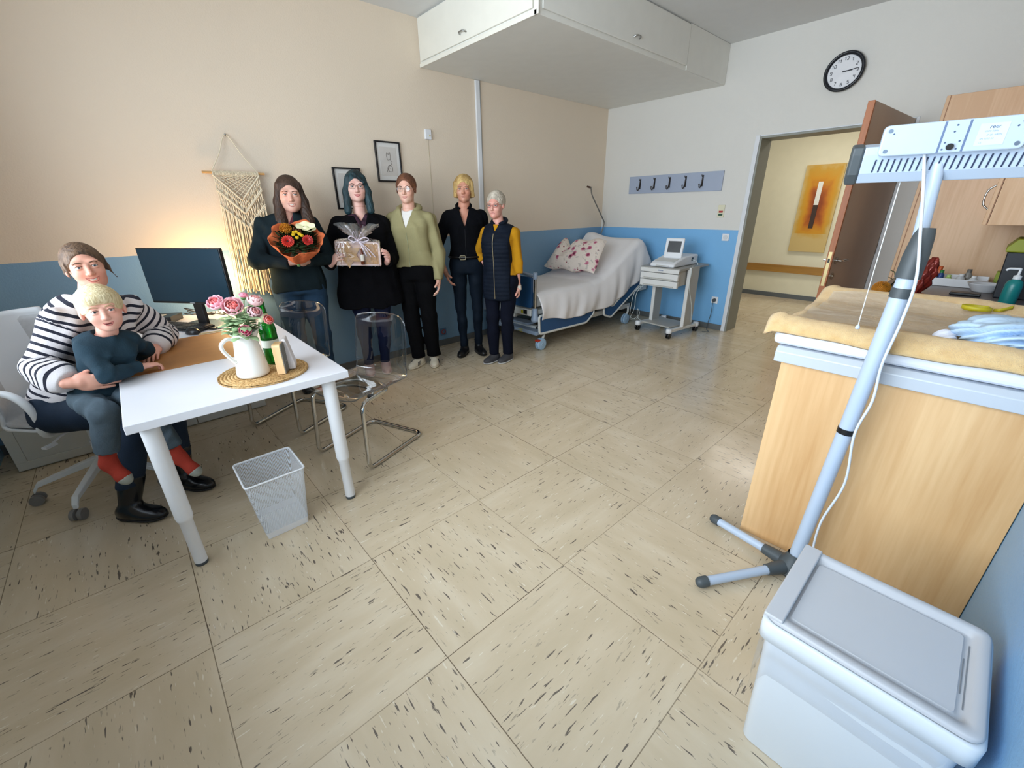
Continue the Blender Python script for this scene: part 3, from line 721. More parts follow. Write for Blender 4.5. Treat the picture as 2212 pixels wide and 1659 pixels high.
# monitor: turned towards the seated woman
mo = thing('computer_monitor', 'large black computer monitor standing on the white desk', 'monitor', (-5.06, -.55, DZ), math.atan2(-.79, .61))
# local: x along the screen, +y behind it  (front looks to -y local)
mb = MB(); mb.box(-.307, .307, -.010, .016, .158, .505); mb.build('casing', M_BLACK, mo, local=True, bevel=.004)
mb = MB(); mb.box(-.30, .30, -.0125, -.0105, .172, .499); mb.build('screen', mat('dark_screen', '15303f', .16, var=.05, vs=3, spec=.5), mo, local=True)
mb = MB(); mb.box(-.018, .018, -.0115, -.0102, .161, .167); mb.build('badge', mat('badge_grey', '8b9094', .4), mo, local=True)
mb = MB(); mb.box(-.035, .035, .018, .045, .004, .30); mb.build('stand_neck', M_BLACK, mo, local=True, bevel=.006)
mb = MB(); mb.prism([(-.155, -.06, .001), (.155, -.06, .001), (.155, .17, .001), (-.155, .17, .001)], (0, 0, .012)); mb.build('stand_base', mat('base_black', '1b1714', .25), mo, local=True, bevel=.004)
kb = thing('keyboard', 'black keyboard on the desk in front of the monitor', 'keyboard', (-5.165, -.50, DZ), math.atan2(-.80, .52))
mb = MB(); mb.prism([(-.215, -.065, .002), (-.215, .065, .002), (-.215, .065, .022), (-.215, -.065, .012)], (.43, 0, 0)); mb.build('body', M_BLACK, kb, local=True, bevel=.003)
mb = MB()
for r_ in range(5):
    for c_ in range(17):
        y = -.052+r_*.024; x = -.203+c_*.0242; z = .012+(y+.065)*.077
        mb.box(x, x+.020, y, y+.019, z, z+.005)
o = mb.build('keys', mat('key_black', '232428', .5), kb, local=True, bevel=.001); o['kind'] = 'stuff'
ms = thing('computer_mouse', 'black mouse at the corner of the desk mat beside the keyboard', 'mouse', (-5.125, -.72, DZ+.0025), math.atan2(-.8, .4))
def mouse(u, v):
    a = u*2*math.pi; k = math.sin(v*math.pi/2); return (.056*math.cos(a)*k, .032*math.sin(a)*k, .036*math.cos(v*math.pi/2)**.7+.006*0)
mb = MB().grid(mouse, 24, 10, True); mb.add([(.056*math.cos(t*math.pi/12), .032*math.sin(t*math.pi/12), .0) for t in range(24)], [tuple(range(24))])
mb.build('shell', M_BLACK, ms, local=True)
MB().cyl((-.030, 0, .0335), (-.020, 0, .0352), .003).build('wheel', M_DGREY, ms, local=True)
pb = thing('card_reader', 'small flat black box with a white sticker beside the monitor foot', 'box', (-5.24, -.17, DZ), R(-32))
mb = MB().box(-.10, .10, -.075, .075, .001, .045); mb.build('case', M_BLACK, pb, local=True, bevel=.003)
mb = MB().box(-.05, .03, -.05, .02, .0455, .0465); mb.build('sticker', mat('sticker_white', 'd8d4c8', .6), pb, local=True)
mb = MB().box(-.09, .02, -.065, .06, .0465, .049)
for k in range(3):
    q = [(-5.0+.06*k, -.20-.05*k, DZ+.01), (-5.06-.02*k, -.28, DZ+.05+.02*k), (-5.10+.05*k, -.16-.03*k, DZ+.03), (-4.98+.04*k, -.22, DZ+.012), (-4.93+.02*k, -.10, DZ+.008)]
    tag(MB().tube(spline(q, 8), .0028, 6).build('monitor_cable', mat('cable_black', '201a12', .5), None),
        ['thin black cable tangled behind the monitor neck', 'thin black cable looping right of the monitor neck', 'thin black cable lying over the back edge of the monitor foot'][k], 'cable', 'cables behind the monitor')
tag(MB().tube(spline([(-5.155, -.66, DZ+.012), (-5.10, -.60, DZ+.012), (-5.03, -.70, DZ+.006), (-4.93, -.72, DZ+.006), (-4.86, -.55, DZ+.006)], 8), .002, 6).build('mouse_cable', mat('cable_black', '201a12', .5), None), 'thin mouse cable curling across the desk right of the keyboard', 'cable')
tag(box('ballpoint_pen', -5.105, -4.965, -.795, -.787, DZ+.0030, DZ+.011, mat('pen_cream', 'd9c795', .3), None, bevel=.003), 'slim light pen on the far edge of the desk mat by the mouse', 'pen')
# small lamp behind the monitor
dlp = thing('table_lamp', 'small glowing table lamp on the desk behind the monitor', 'lamp', (-4.825, -.20, DZ))
MB().lathe([(0, .001), (.05, .001), (.05, .010), (.012, .016), (.010, .055), (.022, .060)], (-4.825, -.20, DZ), 24).build('lamp_base', mat('lamp_brass', '8a6c3a', .35, .8), dlp)
MB().lathe([(.020, .058), (.048, .085), (.056, .12), (.048, .155), (.020, .178), (.0005, .182)], (-4.825, -.20, DZ), 28).build('lamp_globe', mat('glowing_opal', 'fff0d0', .4, emit='ffd9a0', es=9), dlp)
ll = bpy.data.lights.new('lamp_bulb', 'POINT'); ll.energy = 9; ll.color = (1, .62, .28); ll.shadow_soft_size = .055
lo = bpy.data.objects.new('lamp_bulb', ll); COL.objects.link(lo); lo.parent = dlp; lo.location = (0, -.0, .27); WM[lo.name] = WM[dlp.name]

# jute mat, jug, flowers
JZ = DZ+.001
def jute(u, v):
    r = .003+.186*v; a = u*2*math.pi; turns = 13
    ph = v*turns-u; h = abs(math.sin(math.pi*ph))**.6
    return (-4.975+r*math.cos(a), -1.815+r*math.sin(a), JZ+.003+.007*h+.0014*math.sin(a*r*900+ph*3))
mb = MB().grid(jute, 220, 104, True, flip=True)
mb.lathe([(.0, 0), (.189, 0), (.189, .006)], (-4.975, -1.815, JZ), 60)
mtj, t, b, N, L = nodes('jute_braid'); v, x, y, z = xyz(t)
L(ramp(t, math_n(t, 'ADD', math_n(t, 'MULTIPLY', noise(t, v, 120, 2), .5), math_n(t, 'MULTIPLY', noise(t, v, 12, 3), .5)), [(.38, lin('8f6b3c')), (.5, lin('c39a62')), (.62, lin('dcb985'))]), b.inputs['Base Color'])
b.inputs['Roughness'].default_value = .9; bump(t, b, noise(t, v, 300, 2), .8, .004)
tag(mb.build('jute_placemat', mtj, None), 'round braided jute placemat near the front of the desk', 'placemat')
JT = JZ+.011
jc = (-5.022, -1.835, JT)
jg = thing('jug', 'white enamel jug holding pink flowers on the jute placemat', 'jug', jc)
M_ENAM = mat('cream_enamel', 'ebe9e2', .22, var=.01, coat=.3)
def jug(u, v):
    z = .200*v; a = u*2*math.pi
    r = np.interp(v, [0, .03, .08, .3, .6, .85, .95, 1], [.060, .066, .067, .061, .052, .045, .045, .052])
    sp_ = max(0, math.cos(a+.2))**6*max(0, (v-.78)/.22)**1.6
    return (jc[0]+(r+.022*sp_)*math.cos(a), jc[1]+(r+.004*sp_)*math.sin(a), jc[2]+z+.018*sp_)
mb = MB().grid(jug, 48, 30, True); mb.lathe([(0, .001), (.060, .001)], jc, 48)
mb.build('jug_body', M_ENAM, jg, solid=.003)
hd = unit((-.9, -.25, 0)); J = np.array(jc)
mb = MB().tube(spline([J+hd*.046+[0, 0, .178], J+hd*.072+[0, 0, .186], J+hd*.098+[0, 0, .170], J+hd*.100+[0, 0, .145], J+hd*.082+[0, 0, .108], J+hd*.062+[0, 0, .075]], 7), [.008]*30+[.0075]*6, 10); mb.build('handle', M_ENAM, jg)
def ranunculus(c, d, r, cols, label, stem_to):
    t_ = thing('ranunculus_flower', label, 'flower', c, group='pink flowers in the white jug')
    d = unit(d); A, B = frame(d); mb = MB(); c = np.array(c, float)
    for ring, (n, tilt, rad, sz) in enumerate(((9, .35, .62, .75), (8, .75, .50, .68), (7, 1.1, .36, .55), (5, 1.4, .18, .38))):
        mb.m = min(ring//2, 1)
        for i in range(n):
            a = 2*math.pi*(i+.5*(ring % 2))/n+random.uniform(-.1, .1); o_ = A*math.cos(a)+B*math.sin(a); tn = -A*math.sin(a)+B*math.cos(a)
            def pet(u, v, o_=o_, tn=tn, tilt=tilt, rad=rad, sz=sz):
                w_ = (u-.5)*2; s = v; width = sz*(.35+.65*math.sin(math.pi*min(.93, s*.75+.15)))
                ang = tilt*.9+s*.55
                out = rad*.55+sz*.75*s*math.cos(ang); up_ = -.35+ring*.12+sz*.95*s*math.sin(ang)+.05*math.sin(5*w_+i)*s
                return c+r*(o_*(out-.18*w_*w_*sz)+tn*w_*width*.62+d*(up_+.10*w_*w_))
            mb.grid(pet, 6, 5, True)
    mb.m = 1; mb.sph(c-d*r*.02, r*.30, 10, 8)
    mb.build('petals', [mat('petal_'+cols[0], cols[0], .55, var=.12, vs=30, sheen=.3), mat('petal_'+cols[1], cols[1], .55, var=.12, vs=30)], t_, solid=.0008)
    MB().sph(c-d*r*.42, (r*.5, r*.5, r*.35), 10, 8).build('calyx', M_LEAF2, t_)
    s_ = np.array(stem_to, float); MB().tube(spline([c-d*r*.5, (c-d*r*1.0+s_)*.5+np.array([.0, 0, .012]), s_], 8), .0022, 6).build('stem', mat('stem_green', '7f9a58', .5), t_)
S0 = J+np.array([0, 0, .17])
toC = unit(CAM-J)
for c, d, r, cols, lb in (
    ((-5.086, -1.80, 1.090), toC+np.array([-.6, .1, .9]), .050, ('e8a9b6', 'df6f72'), 'pink ranunculus at the far left of the bunch'),
    ((-5.035, -1.84, 1.072), toC+np.array([-.1, 0, .45]), .060, ('ecb3ba', 'e5817c'), 'largest pink ranunculus with a coral heart'),
    ((-4.945, -1.83, 1.083), toC+np.array([.5, .6, .9]), .048, ('efc4c4', 'e39a94'), 'pale blush ranunculus at the upper right of the bunch'),
    ((-4.963, -1.85, 1.038), toC+np.array([.5, .1, .2]), .046, ('edc6cc', 'e2a09f'), 'pale pink ranunculus in the middle right of the bunch'),
    ((-4.920, -1.87, 1.000), toC+np.array([.6, 0, .2]), .032, ('e88c86', 'd9523f'), 'small coral red ranunculus at the lower right'),
    ((-5.020, -1.89, .972), toC+np.array([-.1, 0, .1]), .036, ('e27a93', 'd0486e'), 'deep pink ranunculus hanging over the jug rim'),
    ((-4.978, -1.80, 1.108), np.array([.1, 0, 1.]), .026, ('dc8397', 'cf5f78'), 'small closed pink bud at the top of the bunch')):
    ranunculus(c, d, r, cols, lb, S0+rng.uniform(-.02, .02, 3)*[1, 1, 0])
mb = MB()
for i in range(120):
    a = random.uniform(0, 6.28); rr = random.uniform(.01, .045); p = J+np.array([rr*math.cos(a), rr*math.sin(a), random.uniform(.185, .275)])
    dv = (math.cos(a)+toC[0]*.3, math.sin(a)+toC[1]*.3, random.uniform(.1, 1.1)); leaf(mb, p, dv, random.uniform(.030, .062), random.uniform(.010, .018), curl=.6)
for i in range(6): mb.tube(spline([S0+[.02*math.cos(i), .02*math.sin(i), 0], S0+[.05*math.cos(i*1.1+2), .04*math.sin(i), .06], S0+[.085*math.cos(i*1.1+2.2), .06*math.sin(i), .055]], 5), .0012, 5)
tag(mb.build('flower_leaves', mat('jug_leaf', '93ad80', .5, var=.2, vs=25), None), 'pale green leaves of the bunch spilling over the white jug', 'leaves')
# bottle
bc = (-4.905, -1.725, JT)
bt = thing('water_bottle', 'green glass water bottle behind the jug on the jute placemat', 'bottle', bc)
prof = [(.0, .002), (.034, .002), (.038, .008), (.038, .125), (.037, .150), (.0385, .160), (.036, .185), (.027, .215), (.0165, .245), (.0135, .285), (.014, .30)]
gm = mat('green_glass', '0f8f22', .05, var=.02, trans=.75, ior=1.45, spec=.6)
MB().lathe(prof, bc, 32).build('glass_bottle', gm, bt)
MB().lathe([(.0385, .086), (.0387, .087), (.0387, .122), (.0385, .123)], bc, 32).build('label_band', mat('pale_label', 'd7ddcf', .6), bt)
MB().lathe([(.0285, .213), (.0175, .246), (.0172, .250)], bc, 32).build('neck_label', mat('neck_label', 'c6c69a', .6), bt)
MB().lathe([(.0155, .292), (.0155, .312), (.0, .313)], bc, 24).build('screw_cap', mat('cap_green', '1f6a2c', .4), bt)
# wooden block with slate front (clock display)
bl = thing('wooden_block', 'light wood block with a grey face standing on the jute placemat', 'block', (-4.912, -1.900, JT), R(-28))
# thin in x, tall; grey face looks to +x/-y
mb = MB(); prof2 = fillet([(0, -.035, 0), (0, .035, 0), (0, .035, .142), (0, -.035, .142)], .014, 5, closed=True)
prof2 = [p for p in prof2 if p[2] > .02]+[(0, .035, .001), (0, -.035, .001)]
pr = sorted([p for p in prof2], key=lambda p: math.atan2(p[2]-.07, p[1]))
mb.prism([(-.018, p[1], p[2]) for p in pr], (.034, 0, 0)); mb.build('wood_body', wood_mat('light_oak_block', 'c69a66', 'dcb787', 'z'), bl, local=True, bevel=.002)
mb = MB(); mb.prism([(.0162, p[1]*.96, .003+p[2]*.965) for p in pr], (.003, 0, 0)); fo = mb.build('slate_face', mat('slate_grey', '6c6a62', .6), bl, local=True)
mb = MB()
for (z, w_) in ((.088, .012), (.096, .009), (.045, .016), (.037, .012), (.052, .01)):
    mb.tube([(.0198, -w_, z), (.0198, -w_*.3, z+.004), (.0198, w_*.3, z-.001), (.0198, w_, z+.003)], .0009, 4)
mb.build('engraved_lines', mat('engraved_light', '97958c', .6), fo, local=True)
cdh = thing('card_stand', 'white tapered card stand just behind the wooden block', 'card stand', (-4.868, -1.850, JT), R(-20))
mb = MB()
mb.prism([(-.016, -.038, .001), (.026, -.038, .001), (.026, -.038, .024), (.006, -.038, .150), (-.008, -.038, .150), (-.016, -.038, .02)], (0, .076, 0))
mb.build('card_body', mat('white_card', 'e3dcda', .5), cdh, local=True, bevel=.004)

# low sideboard under the desk
sb = thing('sideboard', 'low white bench cabinet with recessed panels under the desk against the wall', 'cabinet', (-5.4, -.19, 0))
M_SB = mat('sideboard_white', 'c9cbc6', .5, var=.02)
mb = MB(); mb.box(-6.15, -4.78, -.36, -.016, .0, .33); mb.box(-6.15, -4.78, -.375, -.016, .40, .425); mb.box(-6.15, -6.12, -.36, -.016, .33, .40); mb.box(-4.81, -4.78, -.36, -.016, .33, .40); mb.box(-6.12, -4.81, -.04, -.016, .33, .40)
mb.build('carcass', M_SB, sb, bevel=.002)
for k in range(3):
    x0 = -6.145+k*.455
    mb = MB(); mb.box(x0, x0+.45, -.378, -.361, .01, .06); mb.box(x0, x0+.45, -.378, -.361, .285, .325); mb.box(x0, x0+.05, -.378, -.361, .06, .285); mb.box(x0+.40, x0+.45, -.378, -.361, .06, .285); mb.box(x0+.05, x0+.40, -.368, -.361, .06, .285)
    mb.build('front_panel', M_SB, sb, bevel=.002)

# ---------------------------------------------------------------- transparent cantilever chairs
M_ACR = clear_mat('clear_acrylic', (.86, .88, .90), 1.5, .02, 1.5)
M_ACE = clear_mat('acrylic_edge', (.62, .66, .72), 1.5, .05, 1.4)
def acrylic_chair(loc, rz, label):
    t = thing('cantilever_chair', label, 'chair', loc, rz, 'transparent cantilever chairs at the desk')
    cx = [.225, .215, .15, 0, -.14, -.195, -.225, -.245, -.262, -.275]; cz = [.430, .447, .450, .437, .432, .447, .50, .60, .72, .83]
    cv = [0, .04, .15, .35, .5, .56, .62, .72, .86, 1]
    def f(u, v):
        w_ = (u-.5)*2; hw = np.interp(v, [0, .05, .3, .55, .8, .97, 1], [.19, .215, .222, .215, .212, .205, .185])
        x = np.interp(v, cv, cx); z = np.interp(v, cv, cz)
        back = min(1, max(0, (v-.5)/.15)); e = abs(w_)**3
        if v > .97: z -= .012*e
        return (x+.045*e*back-.012*(1-w_*w_)*back, w_*hw, z+.028*e*(1-back))
    sh = MB().grid(f, 22, 50, True).build('seat_shell', M_ACR, t, local=True)
    rim = [f(u/20, 0) for u in range(21)]+[f(1, v/50) for v in range(1, 51)]+[f(1-u/20, 1) for u in range(1, 21)]+[f(0, 1-v/50) for v in range(1, 50)]
    MB().tube(rim, .0042, 6, closed=True).build('shell_rim', M_ACE, sh, local=True)
    p = [(-.05, .17, .418), (.205, .205, .425), (.235, .215, .014), (-.255, .225, .014), (-.255, -.225, .014), (.235, -.215, .014), (.205, -.205, .425), (-.05, -.17, .418)]
    p = [(-.10, 0.06, .418)]+p+[(-.10, -.06, .418)]
    MB().tube(fillet(p, .055, 7), .0125, 12).build('tube_frame', M_CHROME, t, local=True)
    MB().tube(fillet([(.19, -.20, .425), (.02, -.13, .418), (-.02, 0, .416), (.02, .13, .418), (.19, .20, .425)], .08, 7), .009, 10).build('seat_support', M_CHROME, t, local=True)
    for s in (-1, 1): MB().cyl((.10, s*.17, .424), (.10, s*.17, .436), .018).build('fixing_disc', M_BLACK, t, local=True)
    return t
acrylic_chair((-4.425, -1.535, 0), R(-158.5), 'transparent cantilever chair on chrome tubes nearest the front corner of the desk')
acrylic_chair((-4.640, -.785, 0), R(-150), 'transparent cantilever chair on chrome tubes half hidden behind the desk')

# ---------------------------------------------------------------- white swivel chair
oc2 = thing('swivel_chair', 'white swivel armchair on a five-star base under the seated woman', 'chair', (-5.71, -.925, 0), R(-45))
M_SH = mat('chair_white_shell', 'dfe3e6', .4, var=.02); M_UP = mat('chair_upholstery', 'b9babb', .85, var=.05, vs=60)
def shell(u, v, off=0, wk=1.):
    w_ = (u-.5)*2; hw = np.interp(v, [0, .06, .35, .5, .62, .85, .97, 1], [.17, .215, .235, .235, .225, .215, .20, .18])*wk
    x = np.interp(v, [0, .05, .3, .48, .56, .64, .8, 1], [.235, .21, .03, -.14, -.205, -.235, -.255, -.285])-off*.3
    z = np.interp(v, [0, .05, .3, .48, .56, .64, .8, 1], [.445, .458, .440, .445, .475, .55, .75, 1.0])+off
    e = abs(w_)**2.6; back = min(1, max(0, (v-.48)/.15))
    return (x+.075*e*back, w_*hw, z+.035*e*(1-back))
MB().grid(shell, 24, 50, True).build('seat_shell', M_SH, oc2, local=True, solid=.012)
MB().grid(lambda u, v: shell(u, .04+.92*v, .014, .93), 20, 44, True).build('upholstery', M_UP, oc2, local=True, solid=.012)
for s in (-1, 1):
    q = fillet([(-.245, s*.19, .67), (-.16, s*.275, .70), (.04, s*.275, .690), (.10, s*.27, .60), (.05, s*.245, .455), (.0, s*.15, .43)], .09, 7)
    mb = MB().tube(q, .017, 10); mb.build('armrest', M_SH, oc2, local=True)
mb = MB(); mb.cyl((0, 0, .15), (0, 0, .41), .022); mb.cyl((0, 0, .15), (0, 0, .30), .030); mb.lathe([(.02, .395), (.09, .41), (.11, .43)], (0, 0, 0), 20); mb.build('gas_column', M_SH, oc2, local=True)
mb = MB().tube([(0, -.06, .41), (0, -.15, .40), (.0, -.19, .385)], .006, 8); mb.box(-.014, .014, -.235, -.18, .372, .384); mb.build('height_lever', M_WPLAS, oc2, local=True, bevel=.002)
ang0 = -116.6+45
for k in range(5):
    a = R(ang0+72*k); d = np.array([math.cos(a), math.sin(a), 0]); pn = np.array([-d[1], d[0], 0])
    P0, P1, P2 = d*.0+[0, 0, .185], d*.290+[0, 0, .112], d*.315+[0, 0, .075]
    mb = MB(); V = []
    for p, w_, h in ((P0, .020, .022), (d*.10+[0, 0, .163], .018, .018), (P1, .014, .013), (P2, .013, .012)):
        p = np.array(p); V += [p-pn*w_-[0, 0, h], p+pn*w_-[0, 0, h], p+pn*w_+[0, 0, h], p-pn*w_+[0, 0, h]]
    F = [(0, 3, 2, 1), (12, 13, 14, 15)]
    for i in range(3):
        for j in range(4): F.append((4*i+j, 4*i+(j+1) % 4, 4*i+4+(j+1) % 4, 4*i+4+j))
    mb.add(V, F); lg = mb.build('star_leg', M_SH, oc2, local=True, bevel=.004)
    c = d*.315; mb = MB()
    for s in (-1, 1): mb.cyl(c+pn*s*.008+[0, 0, .03], c+pn*s*.026+[0, 0, .03], .030, n=22)
    mb.cyl(c-pn*.01+[0, 0, .03], c+pn*.01+[0, 0, .03], .012); mb.build('castor', mat('castor_grey', '7c7a78', .5), lg, local=True, bevel=.003)

# ---------------------------------------------------------------- white mesh bin
wb = thing('mesh_bin', 'white perforated metal waste bin under the front edge of the desk', 'bin', (-5.08, -1.93, 0), 0)
def rrect(hx, hy, r, z, n=6): return [(p[0], p[1], z) for p in fillet([(-hx, -hy, 0), (hx, -hy, 0), (hx, hy, 0), (-hx, hy, 0)], r, n, closed=True)]
def loft(mb, rings, smooth=True, cap=True):
    n = len(rings[0]); V = [p for r_ in rings for p in r_]; F = []
    for i in range(len(rings)-1):
        for j in range(n): F.append((i*n+j, i*n+(j+1) % n, (i+1)*n+(j+1) % n, (i+1)*n+j))
    mb.add(V, F, smooth)
    if cap: mb.add(rings[0], [tuple(reversed(range(n)))])
    return mb
mtb = bpy.data.materials.new('white_mesh_metal'); mtb.use_nodes = True; t = mtb.node_tree; b = t.nodes['Principled BSDF']
v, x, y, z = xyz(t); s_ = 480.
hx_ = math_n(t, 'ADD', math_n(t, 'ABSOLUTE', math_n(t, 'SINE', math_n(t, 'MULTIPLY', math_n(t, 'ADD', x, y), s_))), math_n(t, 'ABSOLUTE', math_n(t, 'SINE', math_n(t, 'MULTIPLY', z, s_))))
hole = math_n(t, 'GREATER_THAN', hx_, 1.36)
b.inputs['Base Color'].default_value = (*lin('dbe0e6'), 1); b.inputs['Roughness'].default_value = .45
t.links.new(math_n(t, 'SUBTRACT', 1.0, math_n(t, 'MULTIPLY', hole, .92)), b.inputs['Alpha'])
def shiftr(r_, dx, dy): return [(p[0]+dx, p[1]+dy, p[2]) for p in r_]
mb = MB(); loft(mb, [shiftr(rrect(.125-.028*(1-k/8), .128-.020*(1-k/8), .02, .035+.285*k/8), 0, .0) for k in range(9)], cap=False)
mb.build('mesh_wall', mtb, wb, local=True)
mb = MB(); loft(mb, [rrect(.092, .105, .012, .001), rrect(.0975, .1085, .018, .036)]); mb.add(rrect(.092, .105, .012, .003), [tuple(range(28))]); mb.build('base_pan', M_WMETAL, wb, local=True)
MB().tube(rrect(.126, .129, .02, .320), .0045, 8, closed=True).build('rim', M_WMETAL, wb, local=True)

# ---------------------------------------------------------------- foreground bin with lid
wc = thing('lidded_bin', 'large white plastic bin with sunken lid and clear liner in the bottom right foreground', 'bin', (-4.205, -4.043, 0))
M_BIN = mat('bin_white_plastic', 'd3d9df', .42, var=.01); M_BINL = mat('bin_lid_plastic', 'bfc0c4', .5, var=.01)
LZ = .500
mb = MB(); loft(mb, [rrect(.145, .168, .03, .002), rrect(.160, .178, .03, .30), rrect(.166, .185, .03, LZ-.045)])
mb.build('bin_body', M_BIN, wc, local=True)
mb = MB(); rr = [rrect(.168, .188, .03, LZ-.075), rrect(.178, .198, .03, LZ-.070), rrect(.178, .198, .03, LZ-.018), rrect(.172, .192, .028, LZ-.014), rrect(.160, .18, .024, LZ-.016), rrect(.158, .178, .024, LZ-.05)]
loft(mb, rr, cap=False); mb.build('rim_collar', M_BIN, wc, local=True)
mb = MB(); rr = [rrect(.169, .190, .03, LZ-.012), rrect(.171, .192, .03, LZ-.002), rrect(.166, .187, .026, LZ+.001), rrect(.145, .167, .018, LZ), rrect(.140, .162, .016, LZ-.012), rrect(.128, .150, .012, LZ-.0125), rrect(.125, .147, .012, LZ-.008)]
loft(mb, rr, cap=False); mb.add(rrect(.125, .147, .012, LZ-.008), [tuple(range(28))]); mb.build('lid', M_BINL, wc, local=True)
mb = MB(); mb.box(-.170, .170, .153, .196, LZ-.004, LZ+.007); mb.build('hinge_bar', M_BINL, wc, local=True, bevel=.004)
mb = MB(); mb.box(-.10, .10, -.1595, -.1575, LZ-.0118, LZ-.011); mb.box(-.06, .05, -.153, -.1515, LZ-.0118, LZ-.011); mb.build('lid_slots', mat('slot_shadow', '7d8085', .7), wc, local=True)
def liner(u, v):
    rr = rrect(.170+.010*math.sin(v*9)*.3, .19, .03, 0, 8); n = len(rr); i = u*n; i0 = int(i) % n; i1 = (i0+1) % n; f_ = i-int(i)
    p = np.array(rr[i0])*(1-f_)+np.array(rr[i1])*f_; k = 1.015+.018*math.sin(u*40+v*4)*v+.02*math.sin(u*17)*v
    zz = LZ-.072-(.16+.05*math.sin(u*9+1)+.02*math.sin(u*31))*v
    return (p[0]*k*(1-.05*v), p[1]*k*(1-.03*v), zz)
MB().grid(liner, 120, 14, True).build('clear_liner', clear_mat('liner_film', (.97, .98, 1.0), 1.35, .12, .8), wc, local=True)

# ---------------------------------------------------------------- heat lamp on its stand
hl = thing('heat_lamp_stand', 'white tripod heat lamp stand with slotted lamp head beside the changing unit', 'heat lamp', (-3.58, -3.775, 0))
base = np.array([-3.58, -3.775, 0]); knee = np.array([-3.56, -3.825, 1.28]); top = np.array([-3.54, -3.800, 1.60])
mb = MB().tube([base+[0, 0, .06], knee-[0, 0, .0]], .0245, 20); mb.build('pole', mat('stand_white', 'b3c2d6', .35, var=.02), hl)
up = unit(top-knee); MB().tube([knee+up*.06, top], .0175, 18).build('upper_pole', mat('stand_white', 'b3c2d6', .35, var=.02), hl)
kd = unit(knee-base)
mb = MB().tube([knee-kd*.045, knee+kd*.02, knee+kd*.075, knee+kd*.10], [.031, .031, .026, .021], 20); mb.build('clamp_joint', M_DGREY, hl, bevel=.002)
mb = MB().cyl(knee-kd*.105, knee-kd*.075, .0275, n=20); mb.build('cable_clip', M_DGREY, hl)
pt = base+(knee-base)*.545; MB().cyl(pt-kd*.010, pt+kd*.010, .0275, n=20).build('cable_clip', M_BLACK, hl)
mb = MB().lathe([(.0, .012), (.05, .012), (.058, .03), (.05, .065), (.034, .085), (.028, .11)], tuple(base), 24); mb.build('hub', M_DGREY, hl)
for tip in ((-3.515, -3.427), (-3.925, -3.555), (-3.93, -4.03), (-3.47, -4.10)):
    if tip[1] < -4.05: continue
    q = np.array([*tip, .028]); s_ = base+[0, 0, .045]; d = unit(q-s_)
    lg = MB().tube([s_+d*.11, q-d*.01], .0185, 16).build('leg', mat('stand_white', 'b3c2d6', .35, var=.02), hl)
    MB().tube([s_+d*.03, s_+d*.12], [.030, .0225], 16).build('leg_socket', M_DGREY, lg)
    MB().tube([q-d*.02, q+d*.01, q+d*.022, q+d*.027], [.0225, .0225, .016, .006], 16).build('end_cap', M_DGREY, lg)
# lamp head: local frame, bar axis a (horizontal), n = towards the camera side
a_ = unit((.24, -.97, 0)); n_ = unit((-.97, -.24, -.12)); b_ = np.cross(n_, a_); b_ = b_ if b_[2] > 0 else -b_
HC = np.array([-3.53, -3.80, 1.575])
TH = Matrix(((a_[0], n_[0], b_[0], HC[0]), (a_[1], n_[1], b_[1], HC[1]), (a_[2], n_[2], b_[2], HC[2]), (0, 0, 0, 1)))
def hb(mb, x0, x1, y0, y1, z0, z1): return mb.box(x0, x1, y0, y1, z0, z1, TH)
M_LH = mat('lamp_head_white', 'b4c4d8', .3, var=.02)
mb = MB(); pf = [(-.075, .02), (-.075, -.050), (-.060, -.068), (.010, -.068), (.030, -.040), (.036, .010), (.036, .030), (-.05, .035)]
mb.prism([tuple(TH @ Vector((-.175, y, z))) for y, z in pf], TH.to_3x3() @ Vector((.40, 0, 0)))
mb.build('lamp_housing', M_LH, hl, bevel=.003)
mb = MB(); pf2 = [(y*1.06, z*1.06) for y, z in pf]
mb.prism([tuple(TH @ Vector((-.205, y, z))) for y, z in pf2], TH.to_3x3() @ Vector((.030, 0, 0))); mb.build('end_cap', M_DGREY, hl, bevel=.006)
mb = MB(); mb.prism([tuple(TH @ Vector((.225, y, z))) for y, z in pf2], TH.to_3x3() @ Vector((.030, 0, 0))); mb.build('end_cap', M_DGREY, hl, bevel=.006)
mb = MB()
for k in range(26):
    x = -.145+k*.0143
    # slots lie on the sloping face between (.030,-.040) and (.036,.010)
    V = [tuple(TH @ Vector((x+dx+.004*(zz+.04)/.05, yy, zz))) for dx, yy, zz in ((-.0017, .0306, -.038), (.0017, .0306, -.038), (.0017, .0355, -.004), (-.0017, .0355, -.004))]
    mb.prism(V, np.array(TH.to_3x3() @ Vector((0, .0012, 0))))
o = mb.build('vent_slots', mat('slot_dark', '1d2b4a', .6), hl)
hbx = MB(); pl = fillet([(-.145, 0, .005), (.145, 0, .005), (.145, 0, .082), (-.145, 0, .082)], .014, 5, closed=True)
hbx.prism([tuple(TH @ Vector((p[0], .036, p[2]))) for p in pl], TH.to_3x3() @ Vector((0, .032, 0))); hbx.build('control_box', M_LH, hl, bevel=.004)
for x in (-.018, .030): hb(MB(), x-.0022, x+.0022, .0675, .0688, .007, .080).build('seam', mat('seam_blue_grey', '5b6f92', .5), hl)
for x, z in ((-.130, .018), (-.130, .068), (.130, .018), (.130, .068)): MB().cyl(TH @ Vector((x, .067, z)), TH @ Vector((x, .0695, z)), .0052, n=14).build('screw', mat('screw_grey', '6d7d92', .35, .6), hl)
mb = MB()
for x, z in ((.006, .070), (.004, .055), (-.008, .030), (.020, .032), (-.010, .014), (.018, .014), (-.121, .060), (.120, .058)): mb.cyl(TH @ Vector((x, .067, z)), TH @ Vector((x, .0690, z)), .0022, n=10)
mb.build('rivet_holes', mat('rivet_grey', '4f6280', .4, .5), hl)
